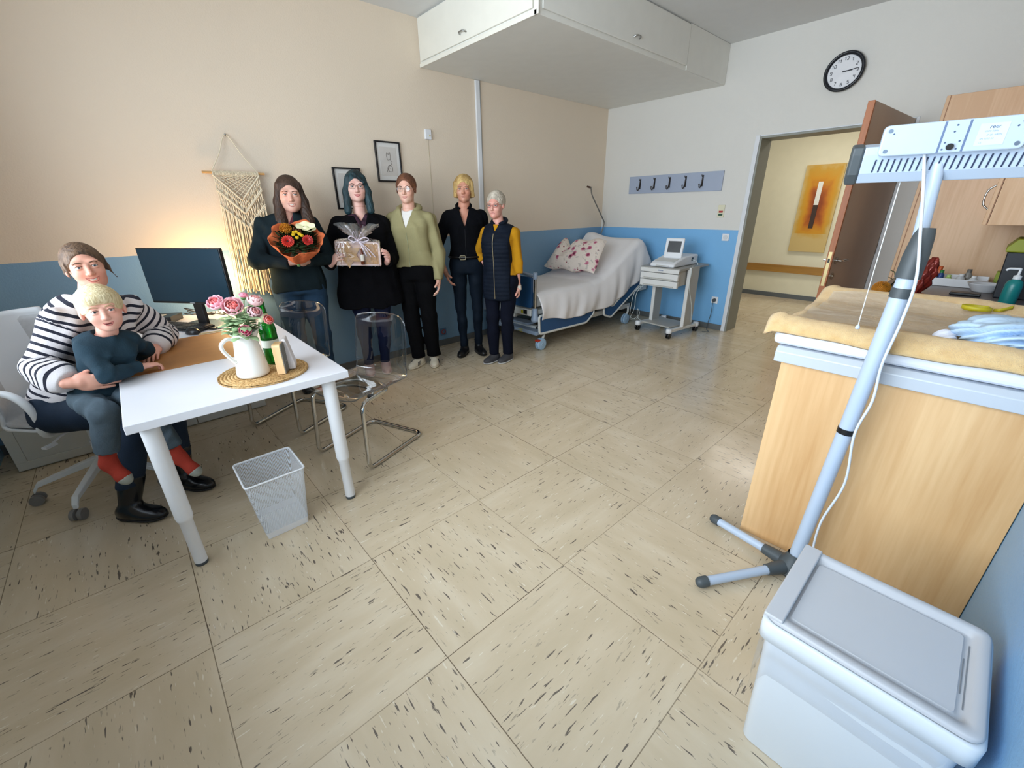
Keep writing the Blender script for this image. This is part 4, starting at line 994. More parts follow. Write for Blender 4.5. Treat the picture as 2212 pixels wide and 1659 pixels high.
MB().cyl(TH @ Vector((.004, .067, .020)), TH @ Vector((.004, .076, .020)), .0078, n=18).build('black_knob', M_BLACK, hl)
hb(MB(), .050, .104, .0680, .0688, .018, .068).build('rating_label', mat('rating_paper', 'c3d2e6', .5), hl)
def text(name, s, size, M, mt, parent, extr=.0002):
    c = bpy.data.curves.new(name, 'FONT'); c.body = s; c.size = size; c.align_x = 'CENTER'; c.align_y = 'CENTER'; c.extrude = extr
    tmp = bpy.data.objects.new('tmp_text', c); COL.objects.link(tmp); dg = bpy.context.evaluated_depsgraph_get(); dg.update()
    me = bpy.data.meshes.new_from_object(tmp.evaluated_get(dg)); V = [M @ vv.co for vv in me.vertices]; F = [list(p.vertices) for p in me.polygons]
    bpy.data.objects.remove(tmp); bpy.data.meshes.remove(me)
    return mkobj(name, [tuple(q) for q in V], F, mt, parent)
# text frame on the control box: x to viewer's right, y up, normal towards the viewer
def tf(x, y, z): 
    X, Y, Z = TH.to_3x3() @ Vector((1, 0, 0)), TH.to_3x3() @ Vector((0, 0, 1)), TH.to_3x3() @ Vector((0, 1, 0)); p = TH @ Vector((x, y, z))
    return Matrix(((X.x, Y.x, Z.x, p.x), (X.y, Y.y, Z.y, p.y), (X.z, Y.z, Z.z, p.z), (0, 0, 0, 1)))
ink = mat('label_ink', '31456b', .6)
text('label_text', 'reer', .012, tf(.079, .0690, .060), ink, hl)
for k in range(4): text('label_text', ('220V 50Hz', 'IP 20  600W', 'SN 1103 52', 'CE')[k], .0055, tf((.075, .082, .070, .060)[k], .0690, .050-k*.0085), mat('label_ink_pale', '8f9fb6', .6), hl)
# pull cord
cc = thing('pull_cord', 'thin white pull cord hanging from the heat lamp with a small knob', 'cord', (-3.52, -3.735, 1.53))
MB().tube([(-3.52, -3.730, 1.528), (-3.52, -3.7335, 1.25), (-3.52, -3.736, 1.085), (-3.521, -3.737, 1.066)], .0016, 6).build('string', mat('string_white', 'd9dcdc', .7), cc)
MB().lathe([(0, 0), (.006, .002), (.007, .008), (.003, .016), (0, .017)], (-3.521, -3.737, 1.049), 14).build('knob', mat('knob_blue_white', 'c3cee2', .4), cc)
pc = [(-3.575, -3.772, 1.575), (-3.600, -3.800, 1.47), (-3.605, -3.822, 1.37), (-3.598, -3.848, 1.235), (-3.597, -3.848, 1.11), (-3.597, -3.838, .967), (-3.59, -3.845, .835), (-3.597, -3.830, .704), (-3.585, -3.848, .50), (-3.59, -3.82, .305), (-3.58, -3.825, .13), (-3.62, -3.84, .03), (-3.75, -3.86, .008)]
MB().tube(spline(pc, 8), .0042, 8).build('power_cord', mat('cord_white', 'd5dbe3', .5), hl)
# ---------------------------------------------------------------- hospital bed
bd = thing('hospital_bed', 'white and blue hospital bed with raised backrest in the corner', 'bed', (-1.2, -.5, 0))
M_BW = mat('bed_white', 'd2d3cf', .4, var=.02); M_BB = mat('bed_blue', '1f4b78', .45, var=.05); M_BG = mat('bed_grey_blue', '8b9bb0', .4, var=.02)
# chassis
mb = MB(); mb.box(-2.16, -.35, -.86, -.82, .19, .25); mb.box(-2.16, -.35, -.14, -.10, .19, .25); mb.box(-2.16, -2.10, -.86, -.10, .19, .25); mb.box(-.41, -.35, -.86, -.10, .19, .25)
mb.build('chassis', M_BW, bd, bevel=.005)
for x in (-1.75, -.85):
    mb = MB(); mb.tube([(x, -.75, .24), (x+.25, -.75, .42)], .018, 10); mb.tube([(x, -.2, .24), (x+.25, -.2, .42)], .018, 10); mb.build('lift_arm', M_BW, bd)
mb = MB(); mb.box(-2.2, -.45, -.90, -.86, .40, .45); mb.box(-2.2, -.45, -.10, -.06, .40, .45); mb.box(-2.2, -1.1, -.86, -.10, .42, .45); mb.build('mattress_frame', M_BW, bd, bevel=.004)
mb = MB(); mb.box(-1.5, -.95, -.70, -.30, .12, .20); mb.build('motor_box', M_BW, bd, bevel=.02)
for x, y, s in ((-2.155, -.90, 1), (-2.155, -.10, -1), (-.55, -.90, 1), (-.55, -.10, -1)):
    mb = MB()
    mb.tube(fillet([(x+.07, y+s*.02, .22), (x+.055, y, .16), (x, y, .10)], .03), .014, 8); fk = mb.build('castor_fork', M_BW, bd)
    mb = MB()
    for q in (-.026, .006): mb.lathe([(0, 0), (.050, .0), (.062, .002), (.066, .006), (.066, .016), (.062, .020), (0, .021)], (x, y+q, .067), 30, (0, 1, 0))
    mb.build('castor_wheel', mat('castor_pale_blue', '9dbbd6', .45, var=.02), fk)
    MB().lathe([(.012, -.002), (.018, -.003), (.018, -.001)], (x, y-.027, .067), 16, (0, 1, 0)).build('castor_hub', mat('hub_pale', 'b5cfe2', .4), fk)
    if s == 1 and x < -1: box('red_pedal', x-.075, x-.025, y-.025, y+.02, .105, .125, mat('pedal_red', 'b3311f', .4), fk, bevel=.004)
# foot end
mb = MB(); pl = fillet([(0, -.855, .470), (0, -.12, .470), (0, -.12, .79), (0, -.855, .79)], .03, 5, closed=True)
fbp = MB(); fbp.prism([(-2.262, p[1], p[2]) for p in pl], (.03, 0, 0)); fbp.build('footboard', M_BB, bd, bevel=.003)
MB().tube(fillet([(-2.247, -.90, .78), (-2.247, -.90, .805), (-2.247, -.50, .835), (-2.247, -.07, .805), (-2.247, -.07, .78)], .05, 6), .017, 12).build('top_rail', M_BG, bd)
for y in (-.90, -.07):
    MB().cyl((-2.25, y, .47), (-2.25, y, .78), .0155, n=18).build('chrome_post', M_CHROME, bd)
    MB().lathe([(.017, .775), (.024, .785), (.024, .835), (.018, .842), (0, .843)], (-2.25, y, 0), 20).build('post_cap', M_BG, bd)
    MB().lathe([(.0, .33), (.040, .335), (.043, .36), (.040, .37), (.032, .40), (.026, .47), (.017, .475)], (-2.25, y, 0), 24).build('post_base', M_BG, bd)
mb = MB(); mb.box(-2.275, -2.235, -.86, -.12, .385, .455); mb.build('control_bar', M_BW, bd, bevel=.006)
box('yellow_sticker', -2.2775, -2.2755, -.745, -.715, .405, .435, mat('sticker_yellow', 'c9c21e', .5), bd)
box('display', -2.2785, -2.2755, -.805, -.752, .400, .446, M_BLACK, bd)
mb = MB(); mb.box(-2.275, -2.225, -.60, -.12, .335, .375); mb.build('lower_bar', M_BW, bd, bevel=.006)
mb = MB(); mb.box(-2.26, -2.10, -.93, -.08, .185, .225); mb.build('foot_plate', M_BG, bd, bevel=.006)
box('yellow_sticker', -2.2625, -2.2605, -.72, -.65, .190, .218, mat('sticker_yellow', 'c9c21e', .5), bd)
mb = MB().tube(fillet([(-2.28, -.40, .40), (-2.33, -.40, .30), (-2.30, -.40, .22), (-2.25, -.75, .20)], .04), .010, 8); mb.build('foot_lever', M_BG, bd)
mb = MB(); mb.box(-2.24, -2.12, -.78, -.25, .27, .29); mb.build('tray_plate', M_BG, bd, bevel=.004)
# head end
mb = MB(); mb.prism([(-.13, p[1], p[2]+.02) for p in pl], (.03, 0, 0)); mb.build('headboard', M_BB, bd, bevel=.003)
mb = MB(); mb.box(-.36, -.10, -.90, -.06, .40, .46); mb.build('head_frame', M_BW, bd, bevel=.004)
# side rails (near side): rounded white frame with blue infill
def rail(pts, name):
    pl = fillet([(x, 0, z) for x, z in pts], .035, 5, closed=True)
    o = MB().tube([(p[0], -.945, p[2]) for p in pl], .013, 10, closed=True).build(name, M_BW, bd)
    c = np.mean(np.array(pl), axis=0)
    MB().prism([(c[0]+(p[0]-c[0])*.985, -.949, c[2]+(p[2]-c[2])*.93) for p in pl], (0, .008, 0)).build('blue_panel', M_BB, o)
rail([(-2.235, .395), (-2.225, .200), (-1.44, .185), (-1.30, .28), (-1.33, .40)], 'side_rail')
rail([(-1.10, .40), (-1.10, .22), (-.95, .165), (-.185, .59), (-.20, .73), (-.93, .30)], 'side_rail')
# mattress following the frame
px_ = [-2.215, -1.20, -1.08, -.36, -.22]; pz_ = [.625, .632, .665, 1.035, 1.05]
def prof_z(x): return float(np.interp(x, [-2.215, -1.30, -1.12, -.95, -.42, -.34, -.20], [.628, .630, .665, .745, 1.045, 1.06, 1.02]))
mb = MB(); n = 24; V = []
for i in range(n+1):
    x = -2.215+1.86*i/n; zt = prof_z(x)-.012; k = min(1, max(0, (x+1.25)/.25)); sx = .085*k; sz = .14-.03*k
    V += [(x, -.885, zt), (x, -.035, zt), (x+sx, -.035, zt-sz), (x+sx, -.885, zt-sz)]
F = [(0, 1, 2, 3), (4*n+3, 4*n+2, 4*n+1, 4*n)]
for i in range(n):
    for j in range(4): F.append((4*i+j, 4*i+4+j, 4*i+4+(j+1) % 4, 4*i+(j+1) % 4))
mb.add(V, F, False); mb.build('mattress', mat('mattress_white', 'd9d8d4', .8), bd, bevel=.02)
mb = MB(); V = []
for x, z in ((-1.10, .46), (-.30, .90), (-.27, .87), (-1.08, .43)): V += [(x, -.88, z), (x, -.06, z)]
mb.add(V, [(0, 2, 4, 6), (1, 7, 5, 3), (0, 1, 3, 2), (2, 3, 5, 4), (4, 5, 7, 6), (6, 7, 1, 0)]); mb.build('backrest_frame', M_BB, bd)
MB().tube(fillet([(-.40, -.10, .55), (-.02-.10, -.10, 1.10), (-.075, -.11, 1.24), (-.41, -.12, 1.60), (-.44, -.12, 1.69)], .03), .0085, 10).build('lifting_pole', mat('pole_dull', '8a8680', .4, .7), bd)
MB().cyl((-.44, -.12, 1.685), (-.44, -.06, 1.70), .012).build('pole_hook', mat('hook_brown', '4a3026', .5), bd)
# sheet: profile across the bed, drape on the near side
sheet_bot = lambda x: float(np.interp(x, [-2.23, -1.9, -1.55, -1.17, -.90, -.62, -.35, -.18], [.36, .312, .292, .315, .355, .46, .60, .70]))
def sheet(u, v):
    x = -2.228+2.06*u
    zt = prof_z(min(x, -.20))+.004
    if x > -.34: zt -= (x+.34)**2*6
    bump_ = .012*math.sin(9*u+2)*math.sin(5*v)+.05*math.exp(-((u-.88)/.08)**2)*math.exp(-((v-.05)/.12)**2)+.015*math.exp(-((u-.85)/.1)**2)
    if v < .62:
        s = v/.62; y = -.02-.885*s; z = zt+bump_*math.sin(math.pi*min(1, s*1.1)) if s < .9 else zt+bump_*.3
        if s > .93: z -= .02*((s-.93)/.07)**2
        if s < .05: z -= .05*(1-s/.05)
        z += .05*math.exp(-((u-.9)/.06)**2)*math.exp(-(s/.25)**2)
        y -= 0
    else:
        s = (v-.62)/.38; zb = sheet_bot(x); z = (zt-.02)+(zb-(zt-.02))*s**.95
        fold = .016*math.sin(34*u+2*s+.8*math.sin(9*u))+.010*math.sin(71*u+s*3)*(1-s*.5)
        y = -.918-.030*math.sin(math.pi*min(1, s))-fold*s-.022*s
        y = min(y, -.915)-.030*s
        z += .010*math.sin(20*u)*s
    x2 = x+(.0 if v < .62 else .035*math.sin(13*u)*((v-.62)/.38))
    return (x2, y, z)
tag(MB().grid(sheet, 130, 60, True).build('bed_sheet', mat('white_sheet', 'e6e3e4', .85, var=.03, vs=5, bump=.25, bs=14), None, solid=.004),
    'white bed sheet draped over the mattress and down the near side of the bed', 'sheet')
# floral pillow
mtp2, t, b, N, L = nodes('floral_print'); v, x, y, z = xyz(t)
vo = N('ShaderNodeTexVoronoi'); vo.inputs['Scale'].default_value = 11; L(v, vo.inputs[0])
vo2 = N('ShaderNodeTexVoronoi'); vo2.inputs['Scale'].default_value = 17; L(v, vo2.inputs[0])
n1 = noise(t, v, 25, 3)
rad = math_n(t, 'ADD', vo.outputs['Distance'], math_n(t, 'MULTIPLY', math_n(t, 'SUBTRACT', n1, .5), .35))
big = ramp(t, rad, [(.10, lin('4a1428')), (.22, lin('a84a68')), (.33, lin('cf8fa0')), (.39, lin('e4d7cc'))])
sel = N('ShaderNodeSeparateColor'); L(vo.outputs['Color'], sel.inputs[0]); s1 = math_n(t, 'GREATER_THAN', sel.outputs[0], .15)
c = mixc(t, s1, lin('e4d7cc'), big)
small = math_n(t, 'LESS_THAN', math_n(t, 'ADD', vo2.outputs['Distance'], math_n(t, 'MULTIPLY', math_n(t, 'SUBTRACT', n1, .5), .1)), .16)
sel2 = N('ShaderNodeSeparateColor'); L(vo2.outputs['Color'], sel2.inputs[0])
c = mixc(t, math_n(t, 'MULTIPLY', small, math_n(t, 'GREATER_THAN', sel2.outputs[1], .3)), c, lin('8a3440'))
lf = ramp(t, noise(t, comb(t, math_n(t, 'MULTIPLY', x, 3.), y, z), 16, 2), [(.60, 0.), (.64, 1.)])
c = mixc(t, math_n(t, 'MULTIPLY', lf, .6), c, lin('b0a8a2'))
L(c, b.inputs['Base Color']); b.inputs['Roughness'].default_value = .85
bump(t, b, noise(t, v, 14, 4), .4, .02)
def pillow(side):
    def f(u, v):
        a, b_ = (u-.5)*2, (v-.5)*2
        th = (max(0, 1-abs(a)**3.2)*max(0, 1-abs(b_)**3.2))**.55
        dent = .10*math.exp(-((a+.45)/.28)**2)*max(0, b_)        # chop crease near the left top
        w_, h_ = .37*(1-.06*(1-abs(a)**2)*abs(b_)), .26
        # pillow frame: a across the bed (y), b_ up the slope
        yy = -.45-a*w_+.04*b_*a; up_ = b_*h_-dent*1.3+.03*abs(a)**2*(b_ > 0)
        th *= .105*(1-.35*math.exp(-((a+.45)/.15)**2)*(b_ > -.5))
        nx, nz = -.72, .69; tx, tz = .60, .80
        x = -1.03+tx*up_+nx*(side*th+.07); z = .865+tz*up_*.78+nz*(side*th)+.03+.014*math.sin(7*a+3*b_)
        z = max(z, prof_z(x)+.012)
        return (x, yy, z)
    return f
mb = MB().grid(pillow(1), 40, 40, True); mb.grid(pillow(-1), 40, 40, True, flip=True)
tag(mb.build('floral_pillow', mtp2, None), 'large pillow with pink and plum flower print leaning on the raised backrest', 'pillow')

# ---------------------------------------------------------------- monitor trolley
tl = thing('monitor_trolley', 'white wheeled trolley with two drawers beside the bed', 'trolley', (-.50, -1.46, 0))
M_TG = mat('trolley_grey', 'b3b1ab', .45, var=.02); M_TW = mat('trolley_white', 'd8d8d6', .4, var=.02)
for (a, b_) in (((-.70, -1.19), (-.22, -1.27)), ((-.79, -1.66), (-.25, -1.72))):
    d = unit((b_[0]-a[0], b_[1]-a[1], 0)); p = np.array([-d[1], d[0], 0])*.024; A = np.array([*a, .075]); B_ = np.array([*b_, .075])
    mb = MB(); mb.prism([A-p, A+p, B_+p, B_-p], (0, 0, .035)); rl = mb.build('base_runner', M_TW, tl, bevel=.006)
    for c in (a, b_):
        k_ = MB().lathe([(.0, .066), (.032, .066), (.034, .08), (.034, .112), (.028, .118), (0, .12)], (*c, 0), 20).build('castor_cap', M_WPLAS, rl)
        mb = MB()
        for q in (-.022, .006): mb.lathe([(0, 0), (.035, 0), (.039, .003), (.039, .013), (.035, .016), (0, .016)], (c[0], c[1]+q, .040), 20, (0, 1, 0))
        mb.build('castor', M_BLACK, rl)
mb = MB(); mb.prism([(-.68, -1.24, .105), (-.33, -1.28, .105), (-.36, -1.68, .105), (-.72, -1.62, .105)], (0, 0, .016)); mb.build('base_shelf', M_TG, tl, bevel=.003)
for (x0, x1, y) in ((-.56, -.38, -1.275), (-.58, -.36, -1.70)):
    mb = MB(); mb.box(x0, x0+.018, y-.020, y+.020, .11, .80); mb.build('upright_edge', M_TW, tl, bevel=.003)
    mb = MB(); mb.box(x0+.018, x1, y-.016, y+.016, .11, .80); mb.build('upright', M_TG, tl, bevel=.002)
mb = MB(); mb.box(-.76, -.30, -1.665, -1.225, .60, .775); mb.build('drawer_case', M_TG, tl, bevel=.003)
mb = MB(); mb.box(-.79, -.10, -1.70, -1.20, .776, .80); mb.build('top_plate', mat('trolley_top', '9c9a95', .4), tl, bevel=.003)
box('front_lip', -.80, -.785, -1.69, -1.21, .745, .79, M_TW, tl, bevel=.005)
box('name_plate', -.8025, -.8005, -1.50, -1.44, .765, .777, mat('plate_blue_grey', '8d98ad', .4), tl)
for z0, z1 in ((.665, .738), (.585, .658)):
    dr = box('drawer', -.80, -.76, -1.685, -1.215, z0, z1, M_TW, tl, bevel=.006)
    box('grip_lip', -.806, -.80, -1.64, -1.26, z0+.008, z0+.020, M_TG, dr, bevel=.002)
fm = thing('fetal_monitor', 'white fetal heart monitor with tilted screen on top of the trolley', 'medical monitor', (-.50, -1.46, .80))
mb = MB()
def bodyf(mb):
    mb.prism([(-.76, -1.60, .802), (-.76, -1.60, .835), (-.70, -1.60, .862), (-.50, -1.60, .905), (-.20, -1.60, .915), (-.20, -1.60, .802)], (0, .30, 0))
bodyf(mb); mb.build('body', M_WPLAS, fm, bevel=.018)
box('front_slot', -.764, -.759, -1.54, -1.38, .815, .823, M_TG, fm); mb = MB(); mb.prism([(-.715, -1.57, .860), (-.60, -1.57, .886), (-.60, -1.33, .886), (-.715, -1.33, .860)], (0, 0, .003)); mb.build('key_panel', mat('key_panel', 'cfd0ce', .5), fm)
TS_ = Matrix.Translation((-.575, -1.47, .885)) @ Matrix.Rotation(R(10), 4, 'Z') @ Matrix.Rotation(R(13), 4, 'Y')
scn = MB().box(-.012, .014, -.105, .105, .0, .225, TS_).build('screen_panel', M_WPLAS, fm, bevel=.012)
MB().box(-.0145, -.0125, -.078, .070, .065, .190, TS_).build('display', mat('lcd_dark', '3b3c3f', .3), scn)
mb = MB(); mb.box(-.0145, -.0125, .060, .066, .050, .056, TS_); mb.build('indicator', M_BLACK, scn)
box('side_port', -.36, -.32, -1.603, -1.598, .845, .885, M_BLACK, fm)
MB().tube(spline([(-.34, -1.60, .86), (-.33, -1.65, .84), (-.35, -1.68, .805), (-.52, -1.70, .80), (-.60, -1.735, .74), (-.60, -1.735, .60), (-.48, -1.74, .35), (-.42, -1.735, .15)], 8), .0035, 6).build('sensor_cable', mat('cable_pale', 'c7d0cf', .5), fm)
for k in range(2):
    q = [(-.74, -1.225-.02*k, .585), (-.80, -1.16-.03*k, .48), (-.82, -1.14-.05*k, .30), (-.78, -1.12, .17-.02*k), (-.72, -1.17+.03*k, .14), (-.74, -1.22, .22), (-.76, -1.20, .28), (-.77, -1.22, .18), (-.72, -1.26, .122)]
    MB().tube(spline(q, 8), .0028, 6).build('sensor_cable', mat('cable_pale', 'c7d0cf', .5), fm)
# ---------------------------------------------------------------- people: continuous surfaces grown from blended distance fields
A3 = lambda *v: np.array(v, float)
def seg(a, b, ra, rb):
    a, b = np.array(a, float), np.array(b, float); d = b-a; L2 = max(1e-9, d @ d)
    def f(P):
        q = P-a; t = np.clip(q @ d/L2, 0, 1); return np.linalg.norm(q-t[:, None]*d, axis=1)-(ra+(rb-ra)*t)
    return f
def ell(c, r, M=None):
    c, r = np.array(c, float), np.array(r, float)
    def f(P):
        q = P-c
        if M is not None: q = q @ M.T
        k0 = np.linalg.norm(q/r, axis=1); k1 = np.linalg.norm(q/(r*r), axis=1)+1e-9
        return k0*(k0-1)/k1
    return f
def smin(a, b, k):
    h = np.clip(.5+.5*(b-a)/k, 0, 1); return b*(1-h)+a*h-k*h*(1-h)
def smax(a, b, k): return -smin(-a, -b, k)
def union(fs, k=.02):
    def f(P):
        d = fs[0](P)
        for g in fs[1:]: d = smin(d, g(P), k)
        return d
    return f
def plane(p, n):   # negative on the side opposite to n
    p, n = np.array(p, float), unit(n); return lambda P: (P-p) @ n
def boxd(lo, hi):
    lo, hi = np.array(lo), np.array(hi); return lambda P: np.max(np.maximum(lo-P, P-hi), axis=1)
def torso(P0, P1, l, f_, prof, ex=2.5):
    """prof rows: t, half width, half depth, forward offset"""
    P0, P1 = np.array(P0, float), np.array(P1, float); ax = P1-P0; L = np.linalg.norm(ax); ax = ax/L
    l = unit(np.array(l)-(np.array(l) @ ax)*ax); f_ = np.cross(ax, l); f_ = f_ if f_ @ np.array(f_) > 0 else -f_
    T = np.array(prof, float)
    def f(P, ff=unit(np.cross(l, ax))):
        q = P-P0; t = q @ ax/L; u = q @ l
        w_ = q @ FW-np.interp(t, T[:, 0], T[:, 3])
        wx = np.interp(t, T[:, 0], T[:, 1]); wy = np.interp(t, T[:, 0], T[:, 2])
        k = (np.abs(u/wx)**ex+np.abs(w_/wy)**ex)**(1/ex)
        d = (k-1)*np.minimum(wx, wy); e = np.maximum(T[0, 0]-t, t-T[-1, 0])*L
        return smax(d, e, .03)
    FW = unit(np.cross(ax, l)); fh = np.array(FWD_HINT[0]); FW = FW if FW @ fh > 0 else -FW
    return f
FWD_HINT = [A3(0, -1, 0)]
def folds(amp, fx, seed, dirv=(0, 0, 1)):
    rg = np.random.default_rng(seed); W = rg.normal(size=(4, 3)); W = W/np.linalg.norm(W, axis=1)[:, None]*fx*rg.uniform(.6, 1.6, (4, 1)); ph = rg.uniform(0, 6.3, 4)
    W = W-np.outer(W @ np.array(dirv, float), np.array(dirv, float))*0
    def f(P):
        s = np.sin(P @ W[0]+ph[0]+1.3*np.sin(P @ W[1]*.7+ph[1]))+.6*np.sin(P @ W[2]*1.7+ph[2]+1.5*np.sin(P @ W[3]*.9+ph[3]))
        return amp*(s-.4*np.abs(s))
    return f
def nets(f, lo, hi, h):
    lo = np.array(lo, float); hi = np.array(hi, float); nb = np.ceil((hi-lo)/h/4).astype(int)+1; n = nb*4
    bc = [lo[i]+h*(np.arange(nb[i])*4+1.5) for i in range(3)]
    G = np.stack(np.meshgrid(*bc, indexing='ij'), -1).reshape(-1, 3)
    dv = np.concatenate([f(G[i:i+200000]) for i in range(0, len(G), 200000)])
    D = np.repeat(np.repeat(np.repeat(dv.reshape(nb), 4, 0), 4, 1), 4, 2).astype(np.float32)
    act = np.argwhere(np.abs(dv.reshape(nb)) < h*8.5)
    if not len(act): return np.zeros((0, 3)), np.zeros((0, 4), int)
    o4 = np.stack(np.meshgrid(*[np.arange(4)]*3, indexing='ij'), -1).reshape(-1, 3)
    idx = (act[:, None, :]*4+o4[None]).reshape(-1, 3)
    for i in range(0, len(idx), 400000):
        q = idx[i:i+400000]; D[q[:, 0], q[:, 1], q[:, 2]] = f(lo+q*h)
    S = D < 0
    c = [S[a:n[0]-1+a, b:n[1]-1+b, g:n[2]-1+g] for a in (0, 1) for b in (0, 1) for g in (0, 1)]
    anyc = c[0].copy(); allc = c[0].copy()
    for q in c[1:]: anyc |= q; allc &= q
    cells = np.argwhere(anyc & ~allc)
    if not len(cells): return np.zeros((0, 3)), np.zeros((0, 4), int)
    acc = np.zeros((len(cells), 3)); cnt = np.zeros(len(cells))
    for ax in range(3):
        o = [i for i in range(3) if i != ax]
        for a in (0, 1):
            for b in (0, 1):
                p0 = cells.copy(); p0[:, o[0]] += a; p0[:, o[1]] += b; p1 = p0.copy(); p1[:, ax] += 1
                d0 = D[p0[:, 0], p0[:, 1], p0[:, 2]]; d1 = D[p1[:, 0], p1[:, 1], p1[:, 2]]
                x = (d0 < 0) != (d1 < 0); t = np.where(x, d0/(d0-d1+1e-12), 0); q = p0.astype(float); q[:, ax] += t
                acc[x] += q[x]; cnt[x] += 1
    V = lo+h*acc/cnt[:, None]
    vid = -np.ones(tuple(n-1), int); vid[cells[:, 0], cells[:, 1], cells[:, 2]] = np.arange(len(cells))
    Fq = []
    for ax in range(3):
        o = [(ax+1) % 3, (ax+2) % 3]
        sl0 = [slice(1, n[i]-1) for i in range(3)]; sl1 = list(sl0); sl0[ax] = slice(0, n[ax]-1); sl1[ax] = slice(1, n[ax])
        e = np.argwhere(S[tuple(sl0)] != S[tuple(sl1)])
        if not len(e): continue
        for i in range(3):
            if i != ax: e[:, i] += 1
        ins = S[e[:, 0], e[:, 1], e[:, 2]]
        q = []
        for a, b in ((0, 0), (1, 0), (1, 1), (0, 1)):
            p = e.copy(); p[:, o[0]] -= a; p[:, o[1]] -= b; q.append(vid[p[:, 0], p[:, 1], p[:, 2]])
        q = np.stack(q, 1); ok = (q >= 0).all(1); q = q[ok]; ins = ins[ok]
        q[~ins] = q[~ins][:, ::-1]; Fq.append(q)
    return V, np.concatenate(Fq)
def sdf_obj(name, f, lo, hi, h, mt, parent, zones=(), label=None, polish=True):
    VS, FS, off = [], [], 0
    rest = f
    if zones:
        zb = [boxd(a, b) for a, b, _ in zones]
        rest = lambda P: np.maximum(f(P), -np.min([z(P) for z in zb], axis=0))
    jobs = [(rest, lo, hi, h)]+[((lambda P, z=boxd(np.array(a)-.005, np.array(b)+.005): np.maximum(f(P), z(P))), np.array(a)-.014, np.array(b)+.014, hh) for a, b, hh in zones]
    for g, a, b, hh in jobs:
        V, F = nets(g, a, b, hh)
        if not len(V): continue
        if polish and hh < .005:
            e = hh*.3; d0 = g(V); gr = np.stack([g(V+np.eye(3)[i]*e)-d0 for i in range(3)], 1)/e; n2 = np.maximum((gr**2).sum(1), .3)
            V = V-np.clip(d0/n2, -hh*.5, hh*.5)[:, None]*gr
        VS.append(V); FS.append(F+off); off += len(V)
    return mkobj(name, np.concatenate(VS), np.concatenate(FS), mt, parent, smooth=True, label=label)

def hand_sdf(w_, d, n, lat, s=1., curl=(.5, .6, .4), spread=.0, thumb=(.55, .65, .35), tcurl=.5):
    """w_: wrist, d: towards the fingers, n: palm normal, lat: thumb side"""
    d = unit(d); n = unit(n-(n @ d)*d); lat = unit(lat-(lat @ d)*d-(lat @ n)*n); w_ = np.array(w_, float)
    M = np.stack([lat, n, d]); out = [ell(w_+d*.052*s, (.040*s, .0155*s, .052*s), M), seg(w_-d*.02*s, w_+d*.03*s, .023*s, .022*s),
                                      ell(w_+d*.035*s+lat*.022*s+n*.008*s, (.020*s, .015*s, .030*s), M)]
    palm = union(out, .012*s); fs = []
    cr = curl if isinstance(curl[0], (tuple, list)) else [curl]*4
    for i, (x, L, r) in enumerate(((.029, .074, .0085), (.010, .082, .0088), (-.010, .077, .0085), (-.028, .060, .0075))):
        p = w_+(d*(.088-.006*abs(i-1.2))+lat*x)*s; a = 0; dd = d+lat*spread*(x/.03)
        for j, (fr, rr) in enumerate(((.44, 1), (.31, .93), (.25, .85))):
            a += cr[i][j]; q = p+(unit(dd)*math.cos(a)+n*math.sin(a))*L*fr*s
            fs.append(seg(p, q, r*rr*s, r*rr*.92*s)); p = q
    td = unit(d*thumb[0]+lat*thumb[1]+n*thumb[2]); p = w_+(d*.028+lat*.026+n*.006)*s; q = p+td*.042*s
    q2 = q+unit(td*(1-tcurl)+(n*.5+d*.8)*tcurl)*.032*s
    fs += [seg(p, q, .0125*s, .0105*s), seg(q, q2, .0105*s, .0088*s)]
    return lambda P: np.min([smin(palm(P), g(P), .006*s) for g in fs], axis=0)

